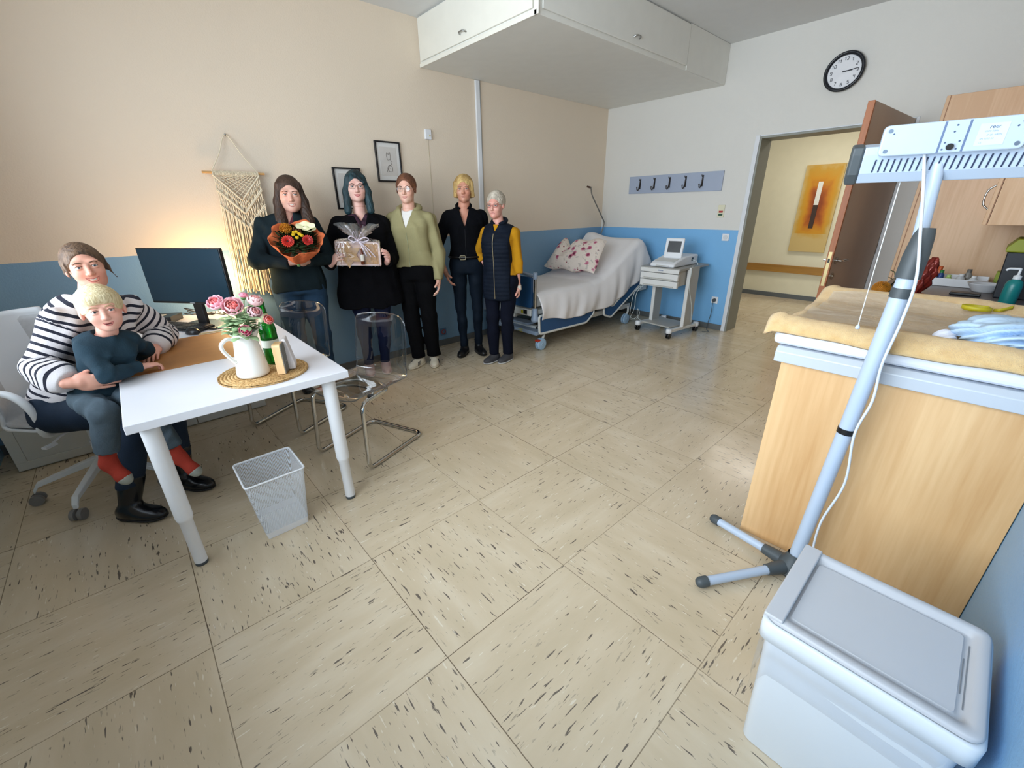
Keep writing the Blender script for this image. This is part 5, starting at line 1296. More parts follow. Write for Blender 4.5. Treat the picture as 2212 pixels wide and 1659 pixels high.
class Head:
    def __init__(s, c, face, up=(0, 0, 1), k=1., child=False, smile=.5, jaw=1., cheeks=1.):
        s.c = np.array(c, float); s.k = k; s.child = child
        s.y = -unit(face); s.z = unit(np.array(up)-(np.array(up) @ s.y)*s.y); s.x = np.cross(s.y, s.z)
        s.M = np.stack([s.x, s.y, s.z]); w_ = jaw
        e = lambda c_, r_: ell(np.array(c_), r_)
        pr = [(e((0, .020, .028), (.074, .094, .088)), .01), (e((0, -.012, -.028), (.061*w_, .078, .086)), .03)]
        if child: pr = [(e((0, .018, .032), (.080, .094, .086)), .01), (e((0, -.012, -.022), (.064, .078, .074)), .03)]
        zc = -.075 if not child else -.062
        pr += [(e((0, -.030, zc), (.046*w_, .050, .038)), .03), (e((0, -.066, zc-.020), (.021*w_, .020, .019)), .02)]
        for q in (-1, 1):
            pr += [(e((q*.036, -.056, -.032), (.024*cheeks, .026, .024)), .02), (e((q*.030, -.074, .024), (.024, .014, .010)), .015)]
        s.base = pr
        s.nose = [(seg((0, -.082, .006), (0, -.103 if not child else -.097, -.033), .0075, .0110), .010), (seg((-.010, -.091, -.037), (.010, -.091, -.037), .0078, .0078), .006)]
        s.sock = [e((q*.031, -.101, .001), (.0185, .018, .0105)) for q in (-1, 1)]
        s.lids = [(e((q*.031, -.0785, .0078), (.0155, .0118, .0062)), .004) for q in (-1, 1)]+[(e((q*.031, -.0785, -.0082), (.0145, .0108, .0052)), .005) for q in (-1, 1)]
        s.ears = [(e((q*.076*w_ if not child else q*.083, .010, -.006), (.009, .020, .030) if not child else (.011, .021, .028)), .006) for q in (-1, 1)]
    def loc(s, P): return (P-s.c) @ s.M.T/s.k
    def world(s, p): return s.c+s.k*(np.array(p, float) @ s.M)
    def skull(s, p):
        d = s.base[0][0](p)
        for g, k in s.base[1:]: d = smin(d, g(p), k)
        return d
    def fl(s, p):
        d = s.skull(p)
        for g in s.sock: d = smax(d, -g(p), .010)
        for g, k in s.nose+s.lids+s.ears: d = smin(d, g(p), k)
        mo = ell((0, -.094, -.064), (.026, .010, .0025))(p)
        return smax(d, -mo, .004)
    def f(s, P): return s.fl(s.loc(P))*s.k
    def fy(s, x, z, off=.0):
        ys = np.linspace(-.125, .0, 126); P = np.stack([np.full(126, x), ys, np.full(126, z)], 1); d = s.fl(P); i = np.argmax(d < 0)
        return ys[i]-off
    def on(s, pts, off=.001): return [s.world((x, s.fy(x, z, off), z)) for x, z in pts]
    def features(s, parent, brow, iris='4a5a55', lip='b0605a', smile=.5, teeth=False, glasses=None, browlift=0, lipw=.026):
        k = s.k
        for q in (-1, 1):
            c = s.world((q*.031, -.0772, .0005)); R_ = .0116*k
            gd = unit(-s.y)
            mb = MB(); T = Matrix(((s.x[0], s.y[0], s.z[0]), (s.x[1], s.y[1], s.z[1]), (s.x[2], s.y[2], s.z[2])))
            mb.sph(c, R_, 20, 14)
            eye = mb.build('eye', mat('eye_white', 'd9d4cf', .15, var=.01), parent)
            mb = MB(); fr = c+gd*R_*.80
            mb.lathe([(.0, R_*.245), (R_*.26, R_*.225), (R_*.48, R_*.125), (R_*.54, R_*.03)], fr, 16, gd); mb.build('iris', mat('iris_'+iris, iris, .15), eye)
            mb = MB(); mb.lathe([(.0, R_*.27), (R_*.25, R_*.24)], fr, 12, gd); mb.build('pupil', mat('pupil', '0a0a0b', .1), eye)
            pts = [(q*.014, .0165+browlift), (q*.024, .0205+browlift), (q*.036, .0225+browlift), (q*.047, .0175+browlift)]
            P_ = spline(s.on(pts, .0005), 5); n = len(P_)
            mb = MB().tube(P_, [.0030*k*(1-.55*abs(i/(n-1)-.35)) for i in range(n)], 6); mb.build('eyebrow', mat('brow_'+brow, brow, .8), parent)
            pts = [(q*(.0165), .0015), (q*.023, .0068), (q*.031, .0083), (q*.040, .0062), (q*.0455, .0010)]
            MB().tube(spline(s.on(pts, .0012), 4), .0010*k, 5).build('eyelashes', mat('lash_dark', '2b1d18', .8), parent)
        w_, c_ = lipw, smile*.009; zm = -.064
        up_ = [(-w_, zm+c_), (-w_*.5, zm+c_*.2+.0035), (-.004, zm+.0042), (0, zm+.0036), (.004, zm+.0042), (w_*.5, zm+c_*.2+.0035), (w_, zm+c_)]
        lo_ = [(-w_, zm+c_), (-w_*.5, zm-.0055+c_*.1-(.004 if teeth else 0)), (0, zm-.0070-(.005 if teeth else 0)), (w_*.5, zm-.0055+c_*.1-(.004 if teeth else 0)), (w_, zm+c_)]
        mb = MB()
        for pts, r0 in ((up_, .0019), (lo_, .0026)):
            P_ = spline(s.on(pts, -.0006), 5); n = len(P_); mb.tube(P_, [k*(.0008+r0*math.sin(math.pi*min(1, max(0, i/(n-1))))**.7) for i in range(n)], 8)
        mb.build('lips', mat('lips_'+lip, lip, .4), parent)
        if teeth:
            top_ = [(x*.82, z-.001) for x, z in up_[1:-1]]; bot_ = [(x*.82/.82*.8, z+.002) for x, z in ((-w_*.62, zm-.002), (-w_*.3, zm-.006), (0, zm-.0068), (w_*.3, zm-.006), (w_*.62, zm-.002))]
            A_, B_ = spline(s.on(top_, .0002), 4), spline(s.on(bot_, .0002), 4); n = min(len(A_), len(B_)); V = [v for i in range(n) for v in (A_[i], B_[i])]
            MB().add(V, [(2*i, 2*i+2, 2*i+3, 2*i+1) for i in range(n-1)], True).build('teeth', mat('teeth', 'e6e0d6', .3), parent, solid=.001)
        if glasses:
            gm_ = mat('glasses_'+glasses[0], glasses[0], .3, .5); rx, rz = glasses[1]
            mb = MB(); fy_ = -.100
            for q in (-1, 1):
                mb.tube([s.world((q*.033+rx*math.cos(t*math.pi/14), fy_+.004*abs(math.cos(t*math.pi/14))*(1 if q*math.cos(t*math.pi/14) > 0 else 0), -.001+rz*(abs(math.sin(t*math.pi/14))**.85)*np.sign(math.sin(t*math.pi/14)))) for t in range(28)], .0011*k, 6, closed=True)
                mb.tube([s.world((q*(.033+rx), fy_+.004, .004)), s.world((q*.074, -.060, .006)), s.world((q*.080, .004, .004)), s.world((q*.079, .018, -.012))], .0012*k, 6)
            mb.tube(spline([s.world((-.033+rx, fy_, .002)), s.world((0, fy_-.004, .005)), s.world((.033-rx, fy_, .002))], 5), .0011*k, 6)
            g_ = mb.build('glasses', gm_, parent)
            for q in (-1, 1):
                V = [s.world((q*.033+rx*.96*math.cos(t*math.pi/12), fy_+.0015, -.001+rz*.96*math.sin(t*math.pi/12))) for t in range(24)]
                MB().add(V, [tuple(range(24))]).build('lens', clear_mat('lens_clear', (.98, .98, .98), 1.3, .03, .6), g_)

def skin(name, c, red=.10):
    if name in MATS: return MATS[name]
    mt, t, b, N, L = nodes(name); v, x, y, z = xyz(t); col = lin(c)
    rd = (min(1, col[0]*1.06), col[1]*.80, col[2]*.78)
    L(mixc(t, ramp(t, noise(t, v, 14, 3), [(.35, 0.), (.75, .75)]), col, rd), b.inputs['Base Color'])
    b.inputs['Roughness'].default_value = .5; b.inputs['Subsurface Weight'].default_value = .12; b.inputs['Subsurface Radius'].default_value = (.012, .005, .003)
    MATS[name] = mt; return mt
def hairm(name, c1, c2):
    if name in MATS: return MATS[name]
    mt, t, b, N, L = nodes(name); v, x, y, z = xyz(t)
    n = noise(t, comb(t, x, y, math_n(t, 'MULTIPLY', z, .12)), 140, 3)
    n2 = noise(t, comb(t, x, y, math_n(t, 'MULTIPLY', z, .3)), 16, 3)
    L(ramp(t, math_n(t, 'ADD', math_n(t, 'MULTIPLY', n, .5), math_n(t, 'MULTIPLY', n2, .5)), [(.36, lin(c1)), (.62, lin(c2))]), b.inputs['Base Color'])
    b.inputs['Roughness'].default_value = .6; bump(t, b, n, .7, .004)
    MATS[name] = mt; return mt
def cloth(name, c, rough=.9, var=.08, vs=12, bmp=.35, bs=160, **k): return mat(name, c, rough, var=var, vs=vs, bump=bmp, bs=bs, spec=(.06 if sum(lin(c)) < .06 else .25), **k)

def ik(S, W, L1, L2, pole):
    S, W = np.array(S, float), np.array(W, float); d = W-S; L = min(np.linalg.norm(d), (L1+L2)*.999); u = unit(d); W = S+u*L
    a = (L1*L1-L2*L2+L*L)/(2*L); hgt = math.sqrt(max(0, L1*L1-a*a)); p = np.array(pole, float); p = unit(p-(p @ u)*u)
    return S+u*a+p*hgt, W
def shoe(mbn, ank, toe_dir, L, mt, parent, sole=None, name='shoe', hgt=.085, wd=.045, boot=0, label=None, heel=.0, shin=None):
    """foot covering around the ankle standing on z0"""
    a = np.array(ank, float); z0 = a[2]; t = unit(np.array([toe_dir[0], toe_dir[1], 0])); l = np.array([-t[1], t[0], 0])
    hl = a+[0, 0, 0]-t*L*.25; M = np.stack([l, t, A3(0, 0, 1)])
    zb = z0-hgt
    fs = [ell(A3(a[0], a[1], zb+.035)-t*L*.10, (wd*.84, L*.22, .048), M), ell(A3(a[0], a[1], zb+.030)+t*L*.28, (wd, L*.36, .038), M), ell(A3(a[0], a[1], zb+.045)+t*L*.05, (wd*.8, L*.25, .045), M),
          seg(A3(a[0], a[1], zb+.06)-t*.01, (A3(a[0], a[1], zb+hgt+.01+boot)-t*.012) if shin is None else a+np.array(shin)*(boot+.03), wd*.86, wd*(.86 if not boot else (1.0 if shin is None else 1.22)))]
    u_ = union(fs, .025); pb, ptp = plane((0, 0, zb+.016), (0, 0, -1)), (plane((0, 0, zb+hgt+.008+boot), (0, 0, 1)) if shin is None else plane(a+np.array(shin)*boot, shin))
    f = lambda P: smax(smax(u_(P), pb(P), .004), ptp(P), .006)
    lo, hi = a-[.22, .22, hgt+.02], a+[.22, .22, .05+boot]
    o = sdf_obj(name, f, lo, hi, .0055, mt, parent, label=label)
    g = lambda P: smax(smax(union(fs[:3], .025)(P)-.005, plane((0, 0, zb+.019), (0, 0, 1))(P), .002), plane((0, 0, zb+.0015), (0, 0, -1))(P), .002)
    sdf_obj('sole', g, lo, hi, .0045, sole or mt, o)
    return o
PROF = [(0, .150, .105, 0), (.10, .160, .110, -.006), (.20, .158, .105, -.004), (.42, .130, .090, .004), (.58, .134, .100, .012), (.76, .150, .112, .020), (.86, .146, .092, .008), (.94, .105, .070, 0), (1.0, .066, .055, 0)]
def prof(sx=1, sy=1, belly=0, off=0, flare=0, ext=False):
    return ([(-.25, .150*sx+off, .102*sy+off, 0)] if ext else [])+[(t, w_*sx+off+flare*max(0, .5-t), d*sy+off+belly*math.exp(-((t-.35)/.2)**2)+flare*.6*max(0, .5-t), o+belly*.5*math.exp(-((t-.35)/.2)**2)) for t, w_, d, o in PROF]

class Person:
    def __init__(s, label, xy, H, face, skinm, base=0):
        s.H = H; s.k = H/1.72; k = s.k; s.fw = unit((face[0], face[1], 0)); s.l = np.array([-s.fw[1], s.fw[0], 0]); s.o = A3(xy[0], xy[1], base)
        s.root = thing('person', label, 'person', (xy[0], xy[1], base)); s.skin = skinm; s.J = {}
    def p(s, x, f, z): return s.o+s.l*x*s.k+s.fw*f*s.k+A3(0, 0, z*s.k)   # x: to the person's left, f: forward
def arm_prims(S, E, W, k, off=0, thin=1.):
    return [seg(S, E, (.042+off)*k*thin, (.035+off)*k*thin), seg(E, W, (.036+off)*k*thin, (.024+off)*k*thin)]
def leg_prims(Hp, K, A_, k, off=0, w_=1.):
    m_ = Hp+(K-Hp)*.35; c_ = K+(A_-K)*.3
    return [seg(Hp, m_, (.088*w_+off)*k, (.078*w_+off)*k), seg(m_, K, (.078*w_+off)*k, (.054*w_+off)*k), seg(K, c_, (.052*w_+off)*k, (.050*w_+off)*k), seg(c_, A_, (.050*w_+off)*k, (.034+off)*k)]
def bb(pts, m_): pts = np.array(pts); return pts.min(0)-m_, pts.max(0)+m_

def standing(label, xy, H, face, skinc, head_xy, look, hair, feats, R_arm, L_arm, top, legs, shoes, body=(1., 1., 0.), tilt=(0, 0, 1), stance=.10, footdir=None, jaw=1., hr=None, hand_r=None, hand_l=None, knee_f=(.02, .02), neck_in=0, shw=.158, weight=1., feet=None):
    P = Person(label, xy, H, face, skin('skin_'+skinc, skinc)); P.root['group'] = 'women standing in a row along the wall'; k = P.k; FWD_HINT[0] = P.fw
    sx, sy, belly = body
    pel = P.p(0, 0, .84); nb = P.p(0, 0, 1.44)
    SR, SL = P.p(-shw, -.005, 1.352), P.p(shw, -.005, 1.352)
    HR, HL = P.p(-.088*sx**.5, 0, .90), P.p(.088*sx**.5, 0, .90)
    AR, AL = P.p(-stance, 0, .085), P.p(stance, 0, .085)
    if feet: AR, AL = A3(*feet[0], .085*k), A3(*feet[1], .085*k)
    KR, KL = (HR+AR)/2+P.fw*knee_f[0]+A3(0, 0, .0), (HL+AL)/2+P.fw*knee_f[1]
    ER, WR = ik(SR, R_arm[0], .285*k, .245*k, R_arm[1]); EL, WL = ik(SL, L_arm[0], .285*k, .245*k, L_arm[1])
    hc = A3(head_xy[0], head_xy[1], 1.60*k) if len(head_xy) == 2 else np.array(head_xy, float)
    hd_ = Head(hc, look, tilt, k=.985*k if not hr else hr, jaw=jaw)
    neck = seg(nb+A3(0, 0, -.03*k), hc-A3(0, 0, .06)+np.array(hd_.y)*.022, .054*k, .050*k)
    T = torso(pel, nb, P.l, P.fw, prof(sx*k, sy*k, belly))
    shoulders = [seg(nb-A3(0, 0, .04*k), SR, .036*k, .040*k), seg(nb-A3(0, 0, .04*k), SL, .036*k, .040*k)]
    prims = [T]+shoulders+arm_prims(SR, ER, WR, k)+arm_prims(SL, EL, WL, k)+leg_prims(HR, KR, AR, k, w_=weight)+leg_prims(HL, KL, AL, k, w_=weight)
    hands = []; zones = [(hc-.15, hc+.15, .0026)]; pts = [pel, nb, SR, SL, ER, EL, WR, WL, AR-A3(0, 0, .08), AL, hc+A3(0, 0, .15)]
    for Wp, E_, hs, arm in ((WR, ER, hand_r, 'R'), (WL, EL, hand_l, 'L')):
        if hs is None: continue
        d_ = hs.get('d', unit(Wp-E_)); hands.append(hand_sdf(Wp, np.array(d_, float), np.array(hs['n'], float), np.array(hs['lat'], float), k*.98, **{q: v_ for q, v_ in hs.items() if q not in ('n', 'lat', 'd')}))
        c = Wp+unit(d_)*.09; zones.append((c-.115, c+.115, .0036)); pts.append(c)
    b1_, b2_ = union([T]+leg_prims(HR, KR, AR, k, w_=weight)+leg_prims(HL, KL, AL, k, w_=weight), .03), union(shoulders+arm_prims(SR, ER, WR, k, -.004)+arm_prims(SL, EL, WL, k, -.004), .02)
    base_ = lambda Q: smin(b1_(Q)+.016, b2_(Q), .02)
    def bf(Q):
        d = smin(base_(Q), neck(Q), .025); d = smin(d, hd_.f(Q), .012)
        for h_ in hands: d = smin(d, h_(Q), .010)
        return d
    lo, hi = bb(pts, .16)
    sdf_obj('body', bf, lo, hi, .0085, P.skin, P.root, zones)
    hd_.features(P.root, **feats)
    P.hd = hd_; P.parts = dict(pel=pel, nb=nb, SR=SR, SL=SL, ER=ER, EL=EL, WR=WR, WL=WL, HR=HR, HL=HL, AR=AR, AL=AL, KR=KR, KL=KL)
    # hair
    hair(P, hd_)
    # clothes on the legs
    J = P.parts
    lp = dict(off=.008, w_=weight, hemz=.09, k=.03, fold=.004, mt=None, name='trousers', wide=0); lp.update(legs)
    fl_ = folds(lp['fold'], 28, 11)
    legp = union(leg_prims(HR, KR, AR, k, lp['off'], lp['w_'])+([seg(KR, AR, .052*k+lp['wide'], .045*k+lp['wide'])] if lp['wide'] else []), .02); legq = union(leg_prims(HL, KL, AL, k, lp['off'], lp['w_'])+([seg(KL, AL, .052*k+lp['wide'], .045*k+lp['wide'])] if lp['wide'] else []), .02)
    TT = torso(pel, nb, P.l, P.fw, prof(sx*k, sy*k, belly, off=lp['off']))
    def lf(Q):
        d = np.minimum(legp(Q), legq(Q)); d = smin(d, smax(TT(Q), plane(P.p(0, 0, lp.get('waist', .955)), (0, 0, 1))(Q), .01), .03)
        return smax(d+fl_(Q), plane((0, 0, lp['hemz']*k), (0, 0, -1))(Q), .004)
    lo2, hi2 = bb([HR, HL, AR, AL, pel+A3(0, 0, .25)], .2)
    sdf_obj(lp['name'], lf, lo2, hi2, .008, lp['mt'], P.root)
    # shoes
    fd = footdir or [P.fw, P.fw]
    for A_, d_ in ((AR, fd[0]), (AL, fd[1])): shoe(None, A_, d_, .26*k, shoes['mt'], P.root, shoes.get('sole'), shoes.get('name', 'shoe'), hgt=.085*k, boot=shoes.get('boot', 0), label=None)
    # upper garments
    for g in top: garment(P, g, sx, sy, belly)
    return P
def garment(P, g, sx=1., sy=1., belly=0.):
    J, k = P.parts, P.k; off = g.get('off', .014)
    T = torso(J['pel']-A3(0, 0, g.get('low', 0)), J['nb'], P.l, P.fw, prof(sx*k, sy*k, belly, off=off, flare=g.get('flare', 0), ext=True))
    pr = [T, seg(J['nb']-A3(0, 0, .04*k), J['SR'], .036*k+off*.8, .040*k+off*.8), seg(J['nb']-A3(0, 0, .04*k), J['SL'], .036*k+off*.8, .040*k+off*.8)]
    U = union(pr, .025); arms = []
    sl = g.get('sleeve', 1.); sw = g.get('sleeve_w', off)
    for S_, E_, W_ in ((J['SR'], J['ER'], J['WR']), (J['SL'], J['EL'], J['WL'])):
        if sl <= 0: continue
        a_ = union([seg(S_, E_, .042*k+sw*.8, .036*k+sw), seg(E_, E_+(W_-E_)*min(1, sl+.05), .036*k+sw, .036*k+sw+(.025*k+sw*g.get('cuff', .7)-.036*k-sw)*sl)], .015)
        end = E_+(W_-E_)*sl; pl_ = plane(end, W_-E_); sph_ = lambda Q, e=end: -(np.linalg.norm(Q-e, axis=1)-.10)
        arms.append(lambda Q, a_=a_, pl_=pl_, e=end: np.where(np.linalg.norm(Q-e, axis=1) < .14, smax(a_(Q), pl_(Q), .004), a_(Q)))
    fo = folds(g.get('fold', .004), g.get('ff', 24), g.get('seed', 3)); hem = g.get('hem', .9)
    low = P.p(0, 0, hem); nk = J['nb']; vn = g.get('v'); ah = g.get('armhole')
    hp = union([seg(low, low-A3(0, 0, .0), .01, .01)], .01)
    def f(Q):
        d = U(Q)
        if g.get('skirt'):
            sk = torso(P.p(0, 0, hem-.05), P.p(0, 0, 1.05), P.l, P.fw, [(0, .19*sx*k+off+.03, .13*k+off+.03, 0), (1, .160*sx*k+off, .108*k+off, 0)])
            d = smin(d, sk(Q), .05)
        d = smax(d, low[2]-Q[:, 2], .004)
        for a_ in arms: d = smin(d, a_(Q), g.get('ak', .02))
        if g.get('quilt'): d = d-.006*np.abs(np.sin((Q[:, 2])*math.pi/.038))**.5+.004
        if g.get('rib'):
            zz = Q[:, 2]-hem*k; d = d+np.where((zz < .05) & (zz > 0), .0015, 0)
        d = d+fo(Q)
        rel = Q-nk; u_ = rel @ P.l; fw_ = rel @ P.fw; zr = rel[:, 2]
        d = smax(d, -(np.linalg.norm(np.stack([u_, fw_-.015, (zr-.03)*.8], 1), axis=1)-g.get('neck', .072)*k), .006)
        if vn:
            depth, hw = vn; s_ = (zr+depth*k)/(depth*k); wdg = np.abs(u_-g.get('vx', 0))-hw*k*np.clip(s_, -.2, 1.3); d = smax(d, -np.maximum(wdg, .0-fw_), .003)
        if g.get('split'): wdg = np.abs(u_)-g['split']; d = smax(d, -np.maximum(wdg, .02-fw_), .004)
        if ah:
            for S_, sg in ((J['SR'], -1), (J['SL'], 1)): d = smax(d, ((Q-S_) @ P.l)*sg-ah, .006)
        return d
    pts = [J['pel'], J['nb'], J['SR'], J['SL'], low]+([J['ER'], J['EL'], J['WR'], J['WL']] if sl > 0 else [])
    lo, hi = bb(pts, .20)
    return sdf_obj(g['name'], f, lo, hi, g.get('h', .0075), g['mt'], P.root)

# ---- hair styles (in head space)
def hair_obj(P, hd_, fs, cut, mt, k=.02, ext=(.2, .2, .45), h=.004, name='hair', stri=.0022, freq=150.):
    def f(Q):
        p = hd_.loc(Q); d = fs[0](p)
        for g in fs[1:]: d = smin(d, g(p), k)
        ang = np.arctan2(p[:, 0], p[:, 1]+.02)
        d = d+stri*np.sin(ang*freq/3+.8*np.sin(p[:, 2]*9))*.45+stri*.4*np.sin(ang*freq/1.1+p[:, 2]*4)
        for g, kk in cut: d = smax(d, -g(p), kk)
        return d*hd_.k
    c = hd_.c; lo = c-[ext[0], ext[1], ext[2]]; hi = c+[ext[0], ext[1], .16]
    return sdf_obj(name, f, lo, hi, h, mt, P.root)
CAP = ell((0, .024, .032), (.084, .102, .094))
FACECUT = (ell((0, -.098, -.024), (.058, .072, .088)), .012)
BODYFACE = (ell((0, -.040, -.030), (.056, .080, .105)), .01)

# ================================================================ the five standing women
def toward(xy): return unit((CAM[0]-xy[0], CAM[1]-xy[1], 0))
# 1: long brown hair, charcoal cardigan, bouquet
xy = (-4.315, -.250); fc = toward((-4.3, -.25)); lv = np.array([-fc[1], fc[0], 0])
def hair1(P, h):
    m_ = hairm('hair_brown', '22150e', '4c3324')
    fs = [CAP, ell((0, .055, -.06), (.082, .062, .13))]
    for q in (-1, 1):
        fs += [seg((q*.062, -.028, .060), (q*.080, -.015, -.05), .022, .030), seg((q*.080, -.015, -.05), (q*.088, -.055, -.18), .032, .040), seg((q*.088, -.055, -.18), (q*.085, -.090, -.29), .040, .026)]
    hair_obj(P, h, fs, [FACECUT], m_, ext=(.2, .22, .36))
P1 = standing('young woman with long brown hair in a charcoal cardigan holding an orange-wrapped bouquet', xy, 1.715, fc, 'e0b09c', (-4.262, -.285, 1.568), unit(fc+lv*.02+A3(0, 0, -.06)), hair1,
    dict(brow='4a3226', iris='5b6a70', lip='b5706a', smile=1.2, teeth=True, lipw=.027),
    (A3(-4.415, -.475, 1.095), A3(-.75, .1, -.7)), (A3(-4.285, -.50, 1.100), A3(.8, .1, -.6)),
    [dict(name='undershirt', mt=cloth('plum_top', '5c2a33', var=.3, vs=40), off=.008, hem=1.0, sleeve=0, v=(.10, .06), neck=.06),
     dict(name='cardigan', mt=cloth('charcoal_teal_knit', '1d282d', var=.12), off=.022, hem=.865, sleeve=1.0, v=(.34, .055), fold=.0045, neck=.07, sleeve_w=.020)],
    dict(mt=cloth('blue_jeans', '26405a', .85, var=.18, vs=10), off=.010), dict(mt=mat('dark_shoe', '2a2a2c', .5)), body=(1.12, 1.10, .012), stance=.10, weight=1.12, jaw=1.16, hr=1.06, shw=.166,
    hand_r=dict(d=unit((.75, -.62, .12)), n=A3(.25, -.1, -1)*-1+A3(.5, .6, 0), lat=A3(.0, -.3, 1), curl=(.9, 1.0, .6), tcurl=.5),
    hand_l=dict(d=unit((-.75, -.62, .05)), n=A3(-.4, .7, .3), lat=A3(0, 0, 1), curl=(.9, 1.0, .6)))
# 2: teal hair, glasses, black coat, gift
xy = (-3.725, -.265); fc = toward((-3.8, -.2)); lv = np.array([-fc[1], fc[0], 0])
def hair2(P, h):
    m_ = hairm('hair_dark_teal', '060f15', '183d45')
    fs = [CAP, ell((0, .050, -.05), (.088, .062, .125))]
    for q in (-1, 1): fs += [seg((q*.058, -.035, .066), (q*.082, -.022, -.04), .022, .028), seg((q*.082, -.022, -.04), (q*.090, -.045, -.185), .030, .030)]
    fs += [seg((-.01, -.078, .092), (.060, -.068, .030), .018, .012)]
    hair_obj(P, h, fs, [FACECUT], m_, ext=(.2, .2, .27))
P2 = standing('woman with dark teal hair and glasses in a long black coat holding a wrapped gift', xy, 1.70, fc, 'e3b9ab', (-3.730, -.275, 1.632), unit(fc+A3(0, 0, -.05)), hair2,
    dict(brow='241c1c', iris='4e5f6b', lip='a8434c', smile=.7, glasses=('5b4a42', (.024, .017))),
    (A3(-4.085, -.415, 1.055), A3(-.5, .3, -.8)), (A3(-3.678, -.566, 1.050), A3(.35, .3, -1)),
    [dict(name='blouse', mt=cloth('floral_black_blouse', '3a2430', var=.7, vs=45), off=.012, hem=1.0, sleeve=0, neck=.062, v=(.06, .04)),
     dict(name='coat', mt=cloth('black_coat', '0e0e11', var=.2), off=.026, hem=.655, sleeve=.98, skirt=True, v=(.17, .06), fold=.006, ff=18, neck=.075, sleeve_w=.034)],
    dict(mt=cloth('navy_leggings', '141d3c', .8), off=.005, name='leggings', weight=1), dict(mt=mat('pale_pink_shoe', 'c9a7a2', .6), sole=mat('sole_white', 'd8d4cf', .6)), body=(1.28, 1.22, .02), stance=.105, weight=1.1, jaw=1.16, hr=1.0, shw=.178,
    feet=((-3.84, -.25), (-3.69, -.29)),
    hand_r=dict(d=unit((.15, -.55, .45)), n=A3(.9, -.3, .1), lat=A3(0, -.2, 1), curl=(.55, .6, .3), tcurl=.3),
    hand_l=dict(d=unit((-.10, -.55, .45)), n=A3(-.9, .1, .1), lat=A3(0, -.2, 1), curl=(.55, .6, .3), tcurl=.3))
# 3: green hoodie
xy = (-3.325, -.385); fc = toward((-3.3, -.36)); lv = np.array([-fc[1], fc[0], 0]); f3 = unit(fc-lv*.30)
def hair3(P, h):
    m_ = hairm('hair_auburn', '3f2116', '7a4a2e')
    fs = [CAP, ell((0, .085, .055), (.042, .040, .040))]
    for q in (-1, 1): fs += [seg((q*.074, -.012, .03), (q*.080, -.004, -.045), .010, .005)]
    hair_obj(P, h, fs, [(ell((0, -.090, -.030), (.070, .080, .098)), .012), (plane((0, .0, -.045), (0, 0, 1)), .02) and (lambda p: plane((0, 0, -.045), (0, .3, 1))(p), .02)], m_, ext=(.16, .18, .2))
P3 = standing('young woman with auburn tied-up hair and round glasses in a sage green zip hoodie', xy, 1.735, f3, 'e2b7a2', (-3.335, -.395, 1.615), unit(fc-lv*.25+A3(0, 0, -.04)), hair3,
    dict(brow='5a3526', iris='55666a', lip='b77268', smile=.8, glasses=('8d7f73', (.023, .021))),
    (A3(-3.53, -.35, .86), A3(-.3, .8, 0)), (A3(-3.185, -.560, .845), A3(.8, .2, 0)),
    [dict(name='t_shirt', mt=cloth('white_tee', 'e6e2dd', var=.03), off=.010, hem=1.0, sleeve=0, neck=.058),
     dict(name='hoodie', mt=cloth('sage_green_fleece', '989069', var=.06), off=.028, hem=.965, rib=True, sleeve=.98, v=(.16, .055), fold=.006, ff=20, neck=.068, sleeve_w=.026, cuff=.5)],
    dict(mt=cloth('black_wide_trousers', '0d0d0f', .85), off=.016, wide=.018, fold=.004, waist=.985), dict(mt=mat('cream_sneaker', 'd8cdb8', .55), sole=mat('cream_sole', 'e0d8c6', .6)), body=(1.0, 1.0, 0), stance=.09, shw=.160,
    feet=((-3.385, -.40), (-3.245, -.455)), footdir=[unit(fc-lv*.75), unit(fc-lv*.05)],
    hand_l=dict(n=-lv, lat=fc, curl=(.35, .4, .3), tcurl=.3))
# 4: blonde bob, black shirt
xy = (-2.770, -.445); fc = toward((-2.77, -.43)); lv = np.array([-fc[1], fc[0], 0])
def hair4(P, h):
    m_ = hairm('hair_blonde', '8f6a35', 'd9b878')
    fs = [ell((0, .026, .034), (.090, .106, .098)), ell((0, .045, -.04), (.088, .066, .075))]
    for q in (-1, 1): fs += [seg((q*.070, -.020, .05), (q*.082, .0, -.060), .022, .018)]
    hair_obj(P, h, fs, [FACECUT, (plane((0, 0, -.085), (0, 0, 1)), .01) and (lambda p: p[:, 2]+.080, .015)], m_, ext=(.16, .18, .2))
P4 = standing('older woman with a short blonde bob in black shirt and black trousers with a belt', xy, 1.74, fc, 'c9927a', (-2.765, -.455, 1.62), unit(fc-lv*.08+A3(0, 0, -.02)), hair4,
    dict(brow='8a6a48', iris='4d5a60', lip='a8695e', smile=.25),
    (A3(-2.975, -.365, .875), A3(-.6, .6, 0)), (A3(-2.56, -.60, 1.02), A3(.4, .9, 0)),
    [dict(name='shirt', mt=cloth('black_linen', '0d0e12', var=.15), off=.020, hem=.985, sleeve=.15, v=(.17, .05), fold=.005, ff=22, neck=.066, sleeve_w=.022, ak=.025)],
    dict(mt=cloth('black_blue_denim', '121a24', .6, var=.25, vs=8), off=.002, name='jeans', fold=.003, waist=.985), dict(mt=mat('black_leather', '101012', .3), sole=mat('sole_dark', '1a1918', .6), boot=.06, name='ankle_boot'), body=(.97, .96, 0), stance=.075, weight=.92, shw=.160,
    feet=((-2.845, -.425), (-2.700, -.495)), footdir=[unit(fc-lv*.35), unit(fc+lv*.35)],
    hand_r=dict(n=lv, lat=fc, curl=(.3, .35, .3), tcurl=.3))
mb = MB(); bl_ = P4.p(0, 0, 1.0); fr_ = []
